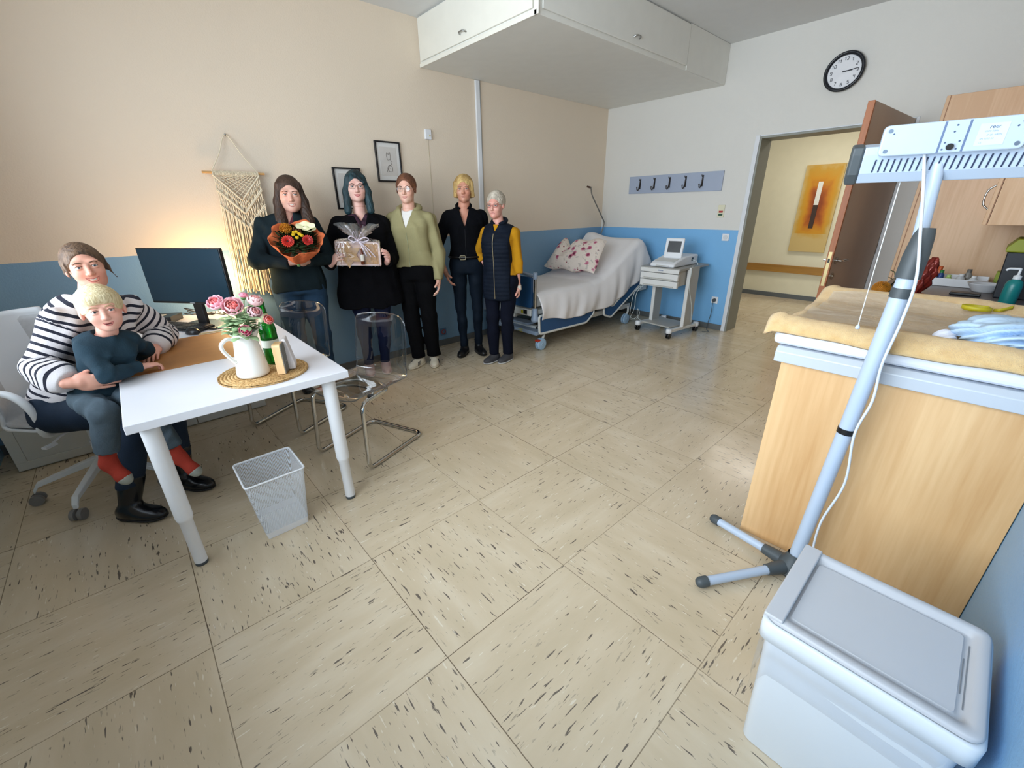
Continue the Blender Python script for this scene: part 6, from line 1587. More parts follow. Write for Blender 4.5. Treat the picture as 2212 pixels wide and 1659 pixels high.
for t_ in range(28):
    a = 2*math.pi*t_/28; fr_.append(bl_+P4.l*math.cos(a)*.172+P4.fw*math.sin(a)*.128)
mb.tube(fr_, .010, 6, closed=True); mb.build('belt', mat('black_belt', '0c0c0d', .35), P4.root)
bc_ = bl_+P4.fw*.140-P4.l*.035; q_ = [bc_+P4.l*a+A3(0, 0, b_) for a, b_ in ((-.026, -.018), (.026, -.018), (.026, .018), (-.026, .018))]
MB().tube(fillet(q_, .008, 4, closed=True), .0035, 8, closed=True).build('belt_buckle', mat('buckle_silver', 'b6ad93', .3, 1), P4.root)
# 5: grey hair, vest, mustard sweater
xy = (-2.690, -.870); fc = toward((-2.7, -.85)); lv = np.array([-fc[1], fc[0], 0]); f5 = unit(fc-lv*.45)
def hair5(P, h):
    m_ = hairm('hair_ash_grey', '8c8070', 'd3c8b8')
    fs = [ell((0, .026, .036), (.086, .103, .096))]
    hair_obj(P, h, fs, [(ell((0, -.094, -.030), (.066, .078, .092)), .012), (lambda p: p[:, 2]+.055-.25*(p[:, 1]), .02), (lambda p: np.maximum(p[:, 2]+.02, .03+p[:, 1]*0-.03-p[:, 1]*1.), .02)], m_, ext=(.16, .18, .2), stri=.0035, freq=90)
P5 = standing('older woman with short grey hair and glasses in a navy quilted vest over mustard sleeves', xy, 1.575, f5, 'd8a292', (-2.722, -.865, 1.475), unit(fc-lv*.40+A3(0, 0, -.05)), hair5,
    dict(brow='9a8a78', iris='566468', lip='b06a64', smile=-.1, glasses=('8c3f3c', (.025, .014))),
    (A3(-2.655, -.655, .86), A3(.1, .6, -.3)), (A3(-2.585, -1.010, .750), A3(.75, -.3, 0)),
    [dict(name='sweater', mt=cloth('mustard_knit', 'b98212', var=.06), off=.012, hem=.95, sleeve=.42, fold=.003, sleeve_w=.016, neck=.058),
     dict(name='vest', mt=cloth('navy_quilted', '141a25', .6, var=.2), off=.030, hem=.70, sleeve=0, quilt=True, armhole=-.005, fold=.003, neck=.052, low=.12, v=(.07, .035))],
    dict(mt=cloth('dark_navy_trousers', '121521', .85), off=.010, fold=.004, wide=.006), dict(mt=mat('grey_sneaker', '3a3a3e', .7), sole=mat('sole_pale', 'c9cacb', .6)), body=(1.05, 1.08, .012), stance=.08, weight=1.02, shw=.155, hr=.93,
    feet=((-2.765, -.835), (-2.655, -.915)), footdir=[unit(fc-lv*.9), unit(fc-lv*.75)],
    hand_l=dict(n=-lv, lat=fc, curl=(.7, .8, .5), tcurl=.4))
# ---- bouquet held by the first woman
def gerbera(mb_list, c, d, r, cols, heart, parent, rows=3):
    d = unit(d); A, B = frame(d); c = np.array(c, float); mb = MB()
    for ring in range(rows):
        n = 18-3*ring; R0 = r*(1-.22*ring); mb.m = min(ring, len(cols)-1)
        for i in range(n):
            a = 2*math.pi*(i+.5*ring)/n; o_ = A*math.cos(a)+B*math.sin(a); tn = np.cross(d, o_); w_ = R0*.16
            p0 = c+o_*r*.12+d*.002*ring; V = []
            for s_ in (0, .35, .75, 1.): 
                ww = w_*(.55+.6*math.sin(math.pi*min(.9, s_*.8+.1)))*(1 if s_ < 1 else .35); q = p0+o_*(R0-r*.12)*s_+d*(.012*math.sin(s_*1.8)*r/.04+.003*ring); V += [q-tn*ww, q+tn*ww]
            mb.add(V, [(2*j, 2*j+1, 2*j+3, 2*j+2) for j in range(3)], True)
    mb.build('petals', [mat('petal_'+q, q, .5, var=.15, vs=30) for q in cols], parent)
    MB().sph(c+d*.004, (r*.24, r*.24, r*.24), 12, 8).build('flower_heart', mat('heart_'+heart, heart, .7), parent)
bq_c = A3(-4.352, -.560, 1.262); cam_d = unit(CAM-bq_c); axb = unit(cam_d*.72+A3(0, 0, .70)); rgt = unit(np.cross(A3(0, 0, 1), cam_d)); upb = np.cross(axb, rgt)
stem0 = A3(-4.367, -.545, 1.105)
bq = thing('bouquet', 'autumn bouquet of red gerberas and yellow buttons wrapped in orange paper', 'bouquet', tuple(stem0))
def paper(u, v):
    a = u*2*math.pi; k = 1+.05*math.sin(6*a+1)+.03*math.sin(13*a)*v
    r = (.022+.143*v**.75)*k
    c = stem0+(bq_c-stem0)*v**.9-A3(0, 0, .0)
    ax2 = rgt*math.cos(a)*(1.08)+upb*math.sin(a)*.98
    return c+ax2*r+axb*(.012*math.sin(5*a+2)*v+.02*abs(math.sin(1.5*a+.4))*v**3)
mb = MB().grid(paper, 90, 16, True); mb.build('paper_wrap', mat('orange_crepe', 'd0683a', .8, var=.12, vs=20, bump=.6, bs=60), bq, solid=.0015)
MB().tube([stem0-A3(.005, 0, .035), stem0, stem0+(bq_c-stem0)*.35], [.010, .014, .030], 10).build('stems', M_LEAF2, bq)
mb = MB()
for i in range(420):
    a = random.uniform(0, 6.28); rr = .120*math.sqrt(random.random()); p = bq_c-axb*random.uniform(.0, .05)+rgt*math.cos(a)*rr*1.05+upb*math.sin(a)*rr
    d = axb+(rgt*math.cos(a)+upb*math.sin(a))*random.uniform(.2, 1.1)+rng.normal(size=3)*.2; leaf(mb, p, d, random.uniform(.03, .06), random.uniform(.010, .020), curl=.3)
mb.build('bouquet_foliage', mat('bouquet_green', '2b3d1f', .6, var=.3, vs=30), bq)
def at_b(x, y, z=.0): return bq_c+rgt*x+upb*y+axb*z
for x, y, z, r, cols, h_, lb in ((-.062, -.045, .028, .042, ('d42f14', 'b8160a'), '3a0f10', 'gerbera'), (.068, -.040, .026, .038, ('c42818', 'a01410'), '5a1a14', 'gerbera')):
    f_ = bpy.data.objects.new('gerbera_bloom', None); COL.objects.link(f_); f_.parent = bq; WM[f_.name] = WM[bq.name]; gerbera(None, at_b(x, y, z), cam_d*.8+axb*.5, r, cols, h_, f_)
for x, y in ((-.018, -.002), (.004, .022), (.022, .002), (.002, -.030), (-.012, .018), (.036, -.012)):
    mb = MB(); c = at_b(x, y, .046); mb.sph(c, (.0125, .0125, .010), 14, 8)
    for i in range(30):
        z = .2+.75*random.random(); a = i*2.4; s_ = math.sqrt(1-z*z); mb.sph(c+(rgt*math.cos(a)*s_+upb*math.sin(a)*s_+axb*z)*.0115, .0026, 6, 4)
    mb.build('yellow_button', mat('button_yellow', 'dcb40e', .6, var=.1), bq)
mb = MB(); c = at_b(-.060, .062, .035); mb.sph(c, .022, 14, 10)
for i in range(170):
    z = -.2+1.2*random.random(); a = i*2.4; s_ = math.sqrt(max(0, 1-z*z)); d = rgt*math.cos(a)*s_+upb*math.sin(a)*s_+axb*z
    mb.tube([c+d*.018, c+d*.034, c+d*.040+axb*.006], [.0016, .0014, .0020], 4)
mb.build('pincushion_bloom', mat('pincushion_orange', 'c98318', .7, var=.25, vs=60), bq)
mb = MB()
for i in range(34): mb.sph(at_b(.012+random.uniform(-.032, .026), .050+random.uniform(-.022, .022), .03+random.uniform(-.01, .02)), random.uniform(.004, .007), 8, 6)
mb.build('brown_berries', mat('berry_brown', '6a3a1c', .6, var=.3), bq)
def cab(u, v, k): 
    a = u*2*math.pi; r = .018+.034*v; return at_b(.072+k*.020+r*math.cos(a)*1.25, .062-k*.012+r*math.sin(a)*.75, .050-.030*(1-v)**.5*0+.014*v*(1+.4*math.sin(5*a))-.008*k)
mb = MB().grid(lambda u, v: cab(u, v, 0), 30, 5, True); mb.grid(lambda u, v: cab(u, v*.6, 1), 26, 5, True); mb.sph(at_b(.075, .060, .040), (.026, .020, .018), 14, 8)
mb.build('cream_bloom', mat('cream_petals', 'e6e3b8', .6, var=.06), bq)
# ---- gift held by the second woman
gx = unit(A3(-3.725, -.582, 0)-A3(-4.042, -.446, 0)); gz = A3(0, 0, 1); gx = unit(gx-A3(0, 0, .06)); gy = unit(np.cross(gz, gx)); gz = np.cross(gx, gy)
GC = A3(-3.888, -.500, 1.126); GT = Matrix(((gx[0], gy[0], gz[0], GC[0]), (gx[1], gy[1], gz[1], GC[1]), (gx[2], gy[2], gz[2], GC[2]), (0, 0, 0, 1)))
gf = thing('gift_box', 'pale pink gift box wrapped in clear cellophane with bow, paper star and mini bottle', 'gift', tuple(GC))
W2, H2, D2 = .167, .092, .040
mb = MB(); mb.box(-W2, W2, -D2, D2, -H2, H2, GT); mb.build('box', mat('rose_card', 'd9b6a4', .6, var=.05), gf, bevel=.002)
mb = MB()
for a in ((-W2, W2, -H2, -H2+.012), (-W2, W2, H2-.012, H2), (W2-.014, W2+.001, -H2, H2), (-W2-.001, -W2+.008, -H2, H2)): mb.box(a[0], a[1], -D2-.008, -D2-.0005, a[2], a[3], GT)
mb.build('pale_border', mat('rose_pale', 'e8cfc6', .5), gf)
mb = MB(); mb.box(.045, W2-.014, -D2-.004, -D2-.0005, -H2+.012, H2-.012, GT); mb.build('gold_panel', mat('gold_card', 'c79a6a', .35, .2, var=.25, vs=40), gf)
st_ = []; 
for i in range(12):
    a = math.pi*i/6+math.pi/2; r = .106 if i % 2 == 0 else .060; st_.append(tuple(GT @ Vector((-.075+r*math.cos(a)*.98, -D2-.012, -.008+r*math.sin(a)))))
MB().prism(st_, np.array(GT.to_3x3() @ Vector((0, .003, 0)))).build('kraft_star', mat('kraft_star', 'c8a070', .8, var=.06), gf)
mb = MB()
for zz, w_ in ((.010, .030), (-.004, .040), (-.018, .026), (-.055, .030)):
    mb.tube([tuple(GT @ Vector((-.075+w_*t_, -D2-.0135, zz+.003*math.sin(9*t_)))) for t_ in np.linspace(-1, 1, 14)], .0009, 4)
mb.build('star_writing', mat('star_ink', '9a7648', .8), gf)
def gl(p): return np.array(GT @ Vector(p))
bx_ = gl((.030, -D2-.022, -.082)); MB().lathe([(0, 0), (.013, .001), (.015, .004), (.015, .088), (.012, .100), (.0075, .108), (.0075, .125), (0, .126)], bx_, 20, gz-gx*.06).build('mini_bottle', mat('amber_glass', '6e2f14', .12, var=.1, trans=.3), gf)
MB().lathe([(.0153, .028), (.0156, .029), (.0156, .078), (.0153, .079)], bx_, 20, gz-gx*.06).build('bottle_label', mat('mini_label', 'd6d0c6', .6), gf)
M_FILM = clear_mat('cellophane', (.97, .96, .97), 1.5, .06, 1.5)
def wrap(u, v):
    a = u*2*math.pi; x = (W2+.006)*np.sign(math.cos(a))*abs(math.cos(a))**.35; y = (D2+.026)*np.sign(math.sin(a))*abs(math.sin(a))**.5
    k = 1 if v < .75 else 1-((v-.75)/.25)**1.2*.90; z = -H2-.004+(2*H2+.012)*min(1, v/.78)+.02*max(0, v-.78)/.22
    n_ = .004*math.sin(23*a+9*v)+.003*math.sin(41*u*6+17*v)
    return gl((x*k+n_, (y*k if y < 0 else y*k)+n_, z+n_))
MB().grid(wrap, 96, 26, True).build('cellophane_wrap', M_FILM, gf)
def tuft(u, v, k): 
    a = u*2*math.pi; r = .012+.105*v**1.1*(1+.35*math.sin(5*a+k)+.25*math.sin(9*a+2*k)); return gl((.006+r*math.cos(a)*1.05, -.022+r*math.sin(a)*.45, H2+.012+.095*v*(1+.35*math.sin(3*a+k))))
for k in (0, 2.1): MB().grid(lambda u, v, k=k: tuft(u, v, k), 44, 8, True).build('cellophane_tuft', M_FILM, gf)
M_RIB = mat('satin_ribbon', 'd9cbd6', .25, var=.1, vs=20)
mb = MB()
for q in ((-.07, .02, .018), (.085, .014, .012), (-.045, .055, -.01), (.055, .05, -.008)):
    c0 = gl((.004, -.045, H2+.010)); p_ = spline([c0, gl((.004+q[0]*.6, -.060, H2+.010+q[1]+.012)), gl((.004+q[0], -.055, H2+.008+q[2])), gl((.004+q[0]*.5, -.062, H2+.002)), c0], 7)
    V = [w for p in p_ for w in (p-gy*.004-gz*.005, p+gy*.004+gz*.005)]; mb.add(V, [(2*i, 2*i+2, 2*i+3, 2*i+1) for i in range(len(p_)-1)], True)
for dx in (.04, .075, .11):
    p_ = spline([gl((.008, -.058, H2+.008)), gl((.02+dx*.5, -.068, H2-.05)), gl((.02+dx, -.066, H2-.105-dx*.1))], 9)
    V = [w for i, p in enumerate(p_) for w in (p-gx*.004, p+gx*.004-gy*.002*math.sin(i*.8))]; mb.add(V, [(2*i, 2*i+2, 2*i+3, 2*i+1) for i in range(len(p_)-1)], True)
mb.sph(gl((.004, -.055, H2+.010)), .010, 10, 8); mb.build('ribbon_bow', M_RIB, gf, solid=.0008)

# small things worn by the standing women
nk = P2.parts['nb']; f_ = P2.fw; l_ = P2.l
mb = MB().tube(spline([nk-l_*.060+f_*.03+A3(0, 0, .03), nk-l_*.035+f_*.085-A3(0, 0, .025), nk+f_*.118-A3(0, 0, .075), nk+l_*.035+f_*.085-A3(0, 0, .025), nk+l_*.060+f_*.03+A3(0, 0, .03)], 8), .0014, 6)
mb.build('necklace', mat('gold_chain', 'b79a55', .3, .9), P2.root); MB().sph(nk+f_*.122-A3(0, 0, .092), (.008, .006, .013), 12, 8).build('pendant', mat('pendant_pearl', 'd6d0a8', .2), P2.root)
J5 = P5.parts; w5 = J5['WL']; d5 = unit(J5['WL']-J5['EL']); MB().tube([w5-d5*.015, w5+d5*.028], [.0275, .029], 16).build('wrist_bandage', mat('bandage', 'd9cfc2', .9), P5.root)
zp = [P5.p(.0, .139+.0, 1.30-.04*i)+P5.fw*(.016*math.exp(-((i-4)/3.)**2)) for i in range(15)]
def on_surface(P, x, z, r0=.30):   # walk inwards along the facing direction to the garment built last
    return None
def zipper(P, g_name, z0, z1, x, mt, r=.0022, label='zip'):
    ob = [o for o in P.root.children if o.name.split('.')[0] == g_name][0]; me = ob.data; n = len(me.vertices); V = np.zeros(n*3, np.float32); me.vertices.foreach_get('co', V); V = V.reshape(-1, 3)
    W_ = np.array(wm(ob)); V = V @ W_[:3, :3].T+W_[:3, 3]; rel = V-P.o; u = rel @ P.l; f = rel @ P.fw; pts = []
    for z in np.linspace(z0, z1, 18):
        m_ = (abs(u-x) < .012) & (abs(rel[:, 2]-z) < .014) & (f > 0)
        if m_.any(): pts.append(P.o+P.l*x+P.fw*(f[m_].max()+.001)+A3(0, 0, z))
    if len(pts) > 2: MB().tube(pts, r, 6).build(label, mt, P.root)
M_ZIP = mat('zip_metal', 'b5a888', .35, .8)
zipper(P5, 'vest', .66, 1.24, .0, M_ZIP, .003)
zipper(P3, 'hoodie', .97, 1.26, .0, mat('zip_pale', 'a9ae8c', .5), .0022)
zipper(P4, 'shirt', 1.0, 1.27, .0, mat('placket_black', '17181c', .8), .0022, 'placket')
# collars and hood
def ring_collar(P, name, mt, r, tube_r, z, tilt, fgap=.8, ctr=.0, n=26, sx=1.0):
    nb = P.parts['nb']; pts = []
    for i in range(n+1):
        a = math.pi/2+fgap+(2*math.pi-2*fgap)*i/n; c_, s_ = math.cos(a), math.sin(a)     # s_=1 is the front
        pts.append(nb+P.l*c_*r*sx+P.fw*(s_*r+ctr)+A3(0, 0, z-tilt*s_))
    MB().tube(pts, [tube_r*(.45+.55*max(0, math.sin(math.pi*i/n))**.5) for i in range(n+1)], 10).build(name, mt, P.root)
ring_collar(P4, 'collar', MATS['black_linen'], .068, .015, .018, .028, .55)
ring_collar(P5, 'stand_collar', MATS['navy_quilted'], .064, .021, .020, .020, .35)
ring_collar(P3, 'hood', MATS['sage_green_fleece'], .086, .030, .004, .020, .75, -.010, sx=1.05)
# three dark stripes on each cream sneaker
for A_, d_ in ((P3.parts['AR'], unit(toward((-3.3, -.36))-np.array([-toward((-3.3, -.36))[1], toward((-3.3, -.36))[0], 0])*.75)), (P3.parts['AL'], toward((-3.3, -.36)))):
    s_ = np.array([-d_[1], d_[0], 0])
    for q in (-1, 1):
        for i in range(3):
            p0 = A3(A_[0], A_[1], .028)+d_*(.050+.017*i)+s_*q*.0455; p1 = A3(A_[0], A_[1], .062)+d_*(.032+.017*i)+s_*q*.037
            MB().tube([p0, (p0+p1)/2+s_*q*.002, p1], .0035, 6).build('shoe_stripe', mat('stripe_dark', '1c1c22', .6), P3.root)

# ================================================================ seated woman with the boy on her lap
def seated_body(P, J, hd_, hands, zones, k, shrink=.012, neck_r=.05, leg_w=1., h=.007, arm_w=1., torso_prof=None):
    T = torso(J['pel'], J['nb'], J['l'], J['fw'], torso_prof or prof(k, k))
    sh = [seg(J['nb']-A3(0, 0, .035*k), J['SR'], .036*k, .040*k), seg(J['nb']-A3(0, 0, .035*k), J['SL'], .036*k, .040*k)]
    legs = leg_prims(J['HR'], J['KR'], J['AR'], k, w_=leg_w)+leg_prims(J['HL'], J['KL'], J['AL'], k, w_=leg_w)
    b1 = union([T]+legs, .03*k); b2 = union(sh+arm_prims(J['SR'], J['ER'], J['WR'], k, -.004)+arm_prims(J['SL'], J['EL'], J['WL'], k, -.004), .02*k)
    nk = seg(J['nb']-A3(0, 0, .02), hd_.c-np.array(hd_.z)*.06*k+np.array(hd_.y)*.020*k, neck_r*k, neck_r*.95*k)
    def bf(Q):
        d = smin(b1(Q)+shrink, b2(Q), .02*k); d = smin(d, nk(Q), .02*k); d = smin(d, hd_.f(Q), .010*k)
        for h_ in hands: d = smin(d, h_(Q), .008)
        return d
    pts = [J[q] for q in ('pel', 'nb', 'SR', 'SL', 'ER', 'EL', 'WR', 'WL', 'HR', 'HL', 'KR', 'KL', 'AR', 'AL')]+[hd_.c+A3(0, 0, .1)]
    lo, hi = bb(pts, .15); sdf_obj('body', bf, lo, hi, h, P.skin, P.root, zones)
def mk_person(label, base, fw, skinc):
    P = Person(label, base, 1.72, fw, skin('skin_'+skinc, skinc)); return P
def limb_garment(P, name, chains, torsos, mt, fold=.004, ff=26, seed=5, cuts=(), h=.006, k=.02, extra=None, stripes=None, pad=.12, exp=None):
    """chains: list of point/radius lists; torsos: ready distance functions"""
    U = [union([seg(c[i][0], c[i+1][0], c[i][1], c[i+1][1]) for i in range(len(c)-1)], .015) for c in chains]; fo = folds(fold, ff, seed)
    def f(Q):
        d = None
        for g in torsos+U: d = g(Q) if d is None else smin(d, g(Q), k)
        d = d+fo(Q)
        for g, e, rad in cuts:
            cut = g(Q)
            d = np.where(np.linalg.norm(Q-e, axis=1) < rad, smax(d, cut, .003), d) if rad else smax(d, cut, .003)
        return d
    pts = [p for c in chains for p, r in c]+(exp or []); lo, hi = bb(pts, pad)
    return sdf_obj(name, f, lo, hi, h, mt, P.root)
W = mk_person('smiling woman in a striped sweater seated on the swivel chair with a boy', (-5.70, -1.03), (.74, -.67), 'dca48e')
J = dict(l=A3(.67, .74, 0), fw=A3(.74, -.67, 0), pel=A3(-5.715, -1.025, .52), nb=A3(-5.500, -1.125, 1.075), SR=A3(-5.610, -1.255, .995), SL=A3(-5.385, -1.005, .985),
         ER=A3(-5.735, -1.300, .835), WR=A3(-5.640, -1.470, .778), EL=A3(-5.265, -.905, .815), WL=A3(-5.33, -1.10, .785),
         HR=A3(-5.775, -1.115, .555), HL=A3(-5.655, -.985, .555), KR=A3(-5.480, -1.350, .555), KL=A3(-5.345, -1.150, .555), AR=A3(-5.640, -1.385, .105), AL=A3(-5.400, -1.250, .105))
FWD_HINT[0] = J['fw']
hw = Head((-5.470, -1.185, 1.226), unit(CAM-A3(-5.47, -1.2, 1.25)+A3(.15, 0, .0)), unit(A3(-.10, -.06, 1)), k=.88, jaw=1.06, cheeks=1.12)
hR = hand_sdf(J['WR'], unit(A3(.93, -.28, -.10)), A3(.25, .95, -.05), A3(.0, .15, 1), .98, curl=(.18, .30, .2), thumb=(.75, .55, .25), tcurl=.3)
hL = hand_sdf(J['WL'], unit(A3(-.25, -.95, -.12)), A3(0, 0, -1), A3(-1, .2, 0), .95, curl=(.15, .2, .15))
seated_body(W, J, hw, [hR, hL], [(hw.c-.15, hw.c+.15, .0023), (J['WR']-[.06, .14, .09], J['WR']+[.21, .06, .08], .003), (J['WL']-.13, J['WL']+.12, .0036)], 1.0)
hw.features(W.root, brow='5b4030', iris='5f6e78', lip='b96a62', smile=1.5, teeth=True, lipw=.029)
def hairW():
    m_ = hairm('hair_chestnut', '3c2a1e', '7b5d44')
    fs = [CAP, ell((0, .088, .0), (.045, .040, .045))]
    for q in (-1, 1): fs += [seg((q*.074, -.012, .035), (q*.083, .006, -.02), .013, .008)]
    fs += [seg((.078, .0, -.01), (.100, -.01, -.075), .007, .002), seg((-.074, -.03, .02), (-.082, -.04, -.075), .006, .0015)]
    hair_obj(W, hw, fs, [(ell((0, -.092, -.034), (.070, .082, .098)), .012), (lambda p: np.maximum(p[:, 2]+.045-.2*p[:, 1], np.abs(p[:, 0])-.070), .02)], m_, ext=(.17, .2, .2))
hairW()
tp = prof(1.0, 1.0, .01, off=.026)
Tw = torso(J['pel']+A3(-.0, 0, .0), J['nb'], J['l'], J['fw'], tp)
sho = union([seg(J['nb']-A3(0, 0, .04), J['SR'], .056, .062), seg(J['nb']-A3(0, 0, .04), J['SL'], .056, .062)], .03)
cuffR, cuffL = J['WR']-unit(J['WR']-J['ER'])*.018, J['WL']
swt = limb_garment(W, 'striped_sweater', [[(J['SR'], .062), (J['ER'], .062), (J['ER']+(J['WR']-J['ER'])*.6, .060), (cuffR, .034)], [(J['SL'], .062), (J['EL'], .060), (J['EL']+(J['WL']-J['EL'])*.6, .054), (cuffL, .034)]], [Tw, sho], None, fold=.007, ff=20,
    cuts=[(plane(cuffR, J['WR']-J['ER']), cuffR, .09), (plane(cuffL, J['WL']-J['EL']), cuffL, .09), (plane(J['pel']+A3(0, 0, .085), A3(-.12, .1, -1)), 0, 0),
          (lambda Q: -(np.linalg.norm((Q-J['nb']-A3(.02, -.02, .02))*[1, 1, .9], axis=1)-.066), 0, 0)], k=.03, exp=[J['pel'], J['nb']], pad=.17)
# stripe coordinate: distance down the torso, or along the sleeve
me = swt.data; n = len(me.vertices); V = np.zeros(n*3, np.float32); me.vertices.foreach_get('co', V); V = V.reshape(-1, 3)
M_ = np.array(wm(swt)); V = V @ M_[:3, :3].T+M_[:3, 3]
ax_ = unit(J['nb']-J['pel']); s_t = (V-J['nb']) @ ax_*-1+.012*np.sin(((V-J['nb']) @ J['l'])*14)
def along(S_, E_, W_):
    a = seg(S_, E_, 0, 0)(V); b_ = seg(E_, W_, 0, 0)(V); ta = np.clip((V-S_) @ unit(E_-S_), 0, 9); tb = np.linalg.norm(E_-S_)+(V-E_) @ unit(W_-E_); return np.minimum(a, b_), np.where(a < b_, ta, tb)
dR, cR = along(J['SR'], J['ER'], J['WR']); dL, cL = along(J['SL'], J['EL'], J['WL']); dT = seg(J['pel'], J['nb']-ax_*.06, 0, 0)(V)-.075
co_ = s_t.copy(); mR = (dR < dT) & (dR <= dL) & (cR > .012); mL = (dL < dT) & (dL < dR) & (cL > .012); co_[mR] = cR[mR]+.012; co_[mL] = cL[mL]+.012
pm = np.zeros(n, np.float32); pm[(np.linalg.norm(V-cuffR, axis=1) < .062) & mR] = 1; pm[(np.linalg.norm(V-cuffL, axis=1) < .06) & mL] = 1; pm[(V[:, 2] < .655) & ~mR & ~mL] = 1
ap_ = me.attributes.new('plain', 'FLOAT', 'POINT'); ap_.data.foreach_set('value', pm)
at = me.attributes.new('stripe', 'FLOAT', 'POINT'); at.data.foreach_set('value', co_.astype(np.float32))
mts, t, b, N, L = nodes('breton_stripes'); an = N('ShaderNodeAttribute'); an.attribute_name = 'stripe'
fr_ = math_n(t, 'FRACT', math_n(t, 'DIVIDE', an.outputs['Fac'], .034)); an2 = N('ShaderNodeAttribute'); an2.attribute_name = 'plain'; dk_ = math_n(t, 'MULTIPLY', math_n(t, 'GREATER_THAN', fr_, .63), math_n(t, 'LESS_THAN', an2.outputs['Fac'], .5))
L(mixc(t, dk_, lin('ddd8da'), lin('171a2c')), b.inputs['Base Color']); b.inputs['Roughness'].default_value = .9
v, x, y, z = xyz(t); bump(t, b, noise(t, v, 180, 2), .35, .003)
me.materials.clear(); me.materials.append(mts)
# her trousers and boots
M_NAVY = cloth('navy_trousers', '1b2a3c', .75, var=.12)
TL = torso(J['pel'], J['nb'], J['l'], J['fw'], prof(1.0, 1.0, off=.012))
limb_garment(W, 'trousers', [[(J['HR'], .100), (J['HR']+(J['KR']-J['HR'])*.4, .092), (J['KR'], .066), (J['AR'], .052)], [(J['HL'], .100), (J['HL']+(J['KL']-J['HL'])*.4, .092), (J['KL'], .066), (J['AL'], .052)]],
    [lambda Q: smax(TL(Q), Q[:, 2]-.66, .01)], M_NAVY, fold=.003, cuts=[(lambda Q: .19-Q[:, 2], 0, 0)], pad=.14, k=.025)
for A_, d_, K_ in ((J['AR'], A3(.70, -.70, 0), J['KR']), (J['AL'], A3(.62, -.78, 0), J['KL'])):
    sh_ = shoe(None, A_, d_, .275, mat('black_boot_leather', '111317', .22, var=.1), W.root, mat('boot_sole', '17181a', .6), 'boot', hgt=.105, wd=.050, boot=.14, shin=unit(K_-A_))
# boy
Bk = .62
Bp = mk_person('small blond boy in a dark blue sweatshirt sitting on the striped-sweater woman\'s lap', (-5.56, -1.37), (.08, -1), 'e0aa96')
JB = dict(l=unit(A3(.97, .24, 0)), fw=unit(A3(.24, -.97, 0)), pel=A3(-5.575, -1.375, .655), nb=A3(-5.478, -1.395, .955), SR=A3(-5.562, -1.425, .915), SL=A3(-5.405, -1.370, .905),
          ER=A3(-5.520, -1.545, .805), WR=A3(-5.398, -1.440, .785), EL=A3(-5.368, -1.285, .825), WL=A3(-5.405, -1.215, .785),
          HR=A3(-5.628, -1.40, .675), HL=A3(-5.530, -1.375, .675), KR=A3(-5.578, -1.565, .650), KL=A3(-5.440, -1.550, .640), AR=A3(-5.622, -1.555, .440), AL=A3(-5.393, -1.575, .375))
FWD_HINT[0] = JB['fw']
hb_ = Head((-5.460, -1.415, 1.058), unit(CAM-A3(-5.46, -1.41, 1.06)+A3(.0, 0, -.15)), unit(A3(-.06, -.04, 1)), k=.86, child=True, cheeks=1.1)
hbR = hand_sdf(JB['WR'], unit(A3(.90, .42, -.10)), A3(0, 0, -1), A3(.4, -.9, 0)*-1, .62, curl=(.45, .7, .5), thumb=(.7, .5, .3))
hbL = hand_sdf(JB['WL'], unit(A3(-.05, .98, -.15)), A3(0, 0, -1), A3(-1, 0, 0), .60, curl=(.15, .2, .15), spread=.25)
bprof = [(t, w_*.60, d*.72, o*.6) for t, w_, d, o in PROF]
seated_body(Bp, JB, hb_, [hbR, hbL], [(hb_.c-.14, hb_.c+.135, .0021), (JB['WR']-.05, JB['WR']+[.13, .12, .05], .0026), (JB['WL']-.07, JB['WL']+[.07, .13, .06], .0028)], .62, shrink=.008, neck_r=.062, leg_w=1.05, h=.006, torso_prof=bprof)
hb_.features(Bp.root, brow='b89a70', iris='3f4a50', lip='b5605c', smile=1.2, teeth=False, browlift=.002, lipw=.022)
mb = MB(); pts = hb_.on([(-.014, -.0640), (0, -.0655), (.014, -.0640)], .0004); mb.tube(spline(pts, 5), .0022, 8); mb.build('open_mouth', mat('mouth_dark', '5a2323', .4), Bp.root)
m_ = hairm('hair_white_blond', 'b89f70', 'efe0b8')
fs = [ell((0, .020, .036), (.092, .108, .098)), ell((0, -.040, .066), (.076, .066, .044))]
hair_obj(Bp, hb_, fs, [(ell((0, -.112, -.048), (.094, .078, .088)), .010), (lambda p: p[:, 2]+.012-.10*p[:, 1]+.004*np.sin(p[:, 0]*130), .012), (ell((0, -.02, -.05), (.086, .07, .062)), .01)], m_, ext=(.15, .17, .16), h=.0033, stri=.0012, freq=210)
M_BSW = cloth('dark_teal_sweat', '1f3440', .9, var=.15)
TB = torso(JB['pel'], JB['nb'], JB['l'], JB['fw'], [(t, w_+.014, d+.014, o) for t, w_, d, o in bprof])
shb = union([seg(JB['nb']-A3(0, 0, .02), JB['SR'], .030, .033), seg(JB['nb']-A3(0, 0, .02), JB['SL'], .030, .033)], .02)
cR_, cL_ = JB['WR']-unit(JB['WR']-JB['ER'])*.015, JB['WL']
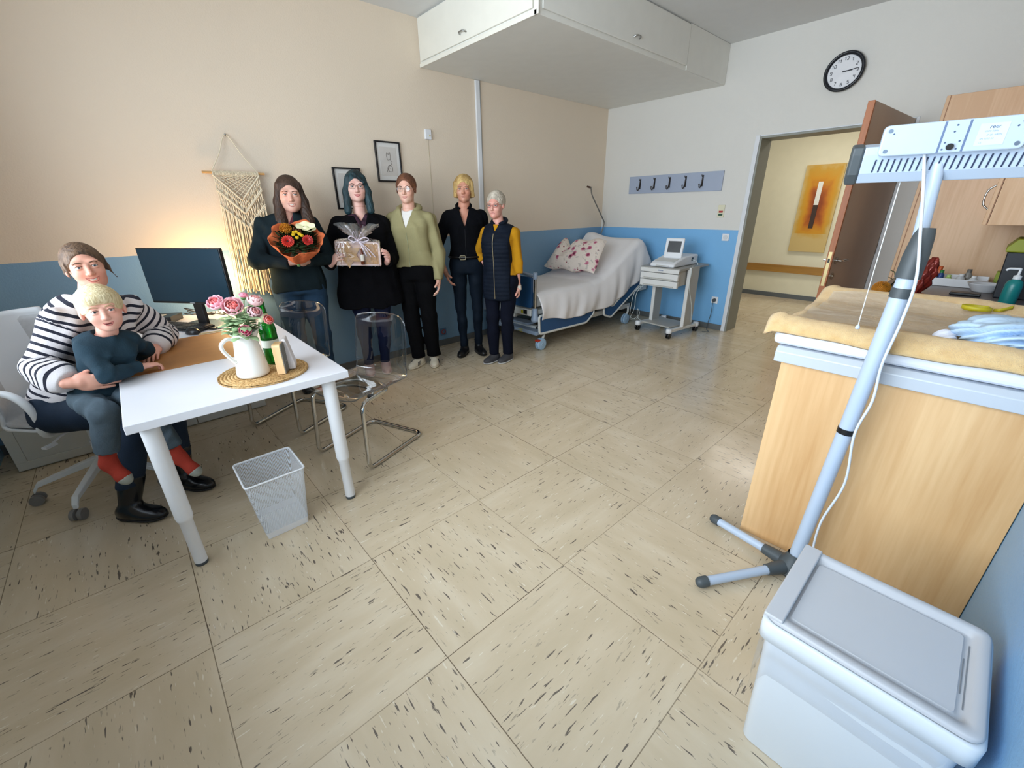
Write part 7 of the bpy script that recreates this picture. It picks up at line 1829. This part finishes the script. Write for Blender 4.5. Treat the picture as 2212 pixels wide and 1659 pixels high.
limb_garment(Bp, 'sweatshirt', [[(JB['SR'], .034), (JB['ER'], .031), (cR_, .025)], [(JB['SL'], .034), (JB['EL'], .031), (cL_, .025)]], [TB, shb], M_BSW, fold=.0035, ff=34, h=.0045, k=.010,
    cuts=[(plane(cR_, JB['WR']-JB['ER']), cR_, .07), (plane(cL_, JB['WL']-JB['EL']), cL_, .07), (lambda Q: .685-Q[:, 2], 0, 0), (lambda Q: -(np.linalg.norm(Q-JB['nb']-A3(.0, -.012, .018), axis=1)-.046), 0, 0)], pad=.12, exp=[JB['pel']])
TBl = torso(JB['pel'], JB['nb'], JB['l'], JB['fw'], [(t, w_+.004, d+.004, o) for t, w_, d, o in bprof])
limb_garment(Bp, 'jeans', [[(JB['HR'], .062), (JB['KR'], .050), (JB['AR']+(JB['KR']-JB['AR'])*.12, .048)], [(JB['HL'], .062), (JB['KL'], .050), (JB['AL']+(JB['KL']-JB['AL'])*.12, .046)]],
    [lambda Q: smax(TBl(Q), Q[:, 2]-.70, .01)], cloth('faded_grey_jeans', '4b5963', .85, var=.25, vs=14), fold=.004, ff=38, h=.005,
    cuts=[(plane(JB[a]+(JB[b_]-JB[a])*.12, JB[a]-JB[b_]), JB[a]+(JB[b_]-JB[a])*.12, .08) for a, b_ in (('AR', 'KR'), ('AL', 'KL'))], pad=.12)
M_SOCK = cloth('red_sock', 'a33a2c', .9, var=.1)
for a, kn, td in (('AR', 'KR', A3(.35, -.45, -.75)), ('AL', 'KL', A3(.45, -.55, -.80))):
    A_ = JB[a]; u_ = unit(A_-JB[kn]); td = unit(td); ft = A_+u_*.035
    g = union([seg(A_-u_*.05, ft, .030, .031), seg(ft, ft+td*.085, .030, .026), seg(ft+td*.085, ft+td*.105, .026, .020)], .02)
    lo, hi = bb([A_-u_*.05, ft+td*.12], .06); so_ = sdf_obj('sock', g, lo, hi, .0045, M_SOCK, Bp.root)
    q = ft+td*.092; sdf_obj('sock_toe', lambda Q, g=g, q=q, td=td: smax(g(Q)-.0012, -((Q-q) @ td), .002), lo, hi, .0045, cloth('grey_sock_toe', '9fa39a', .9), so_)
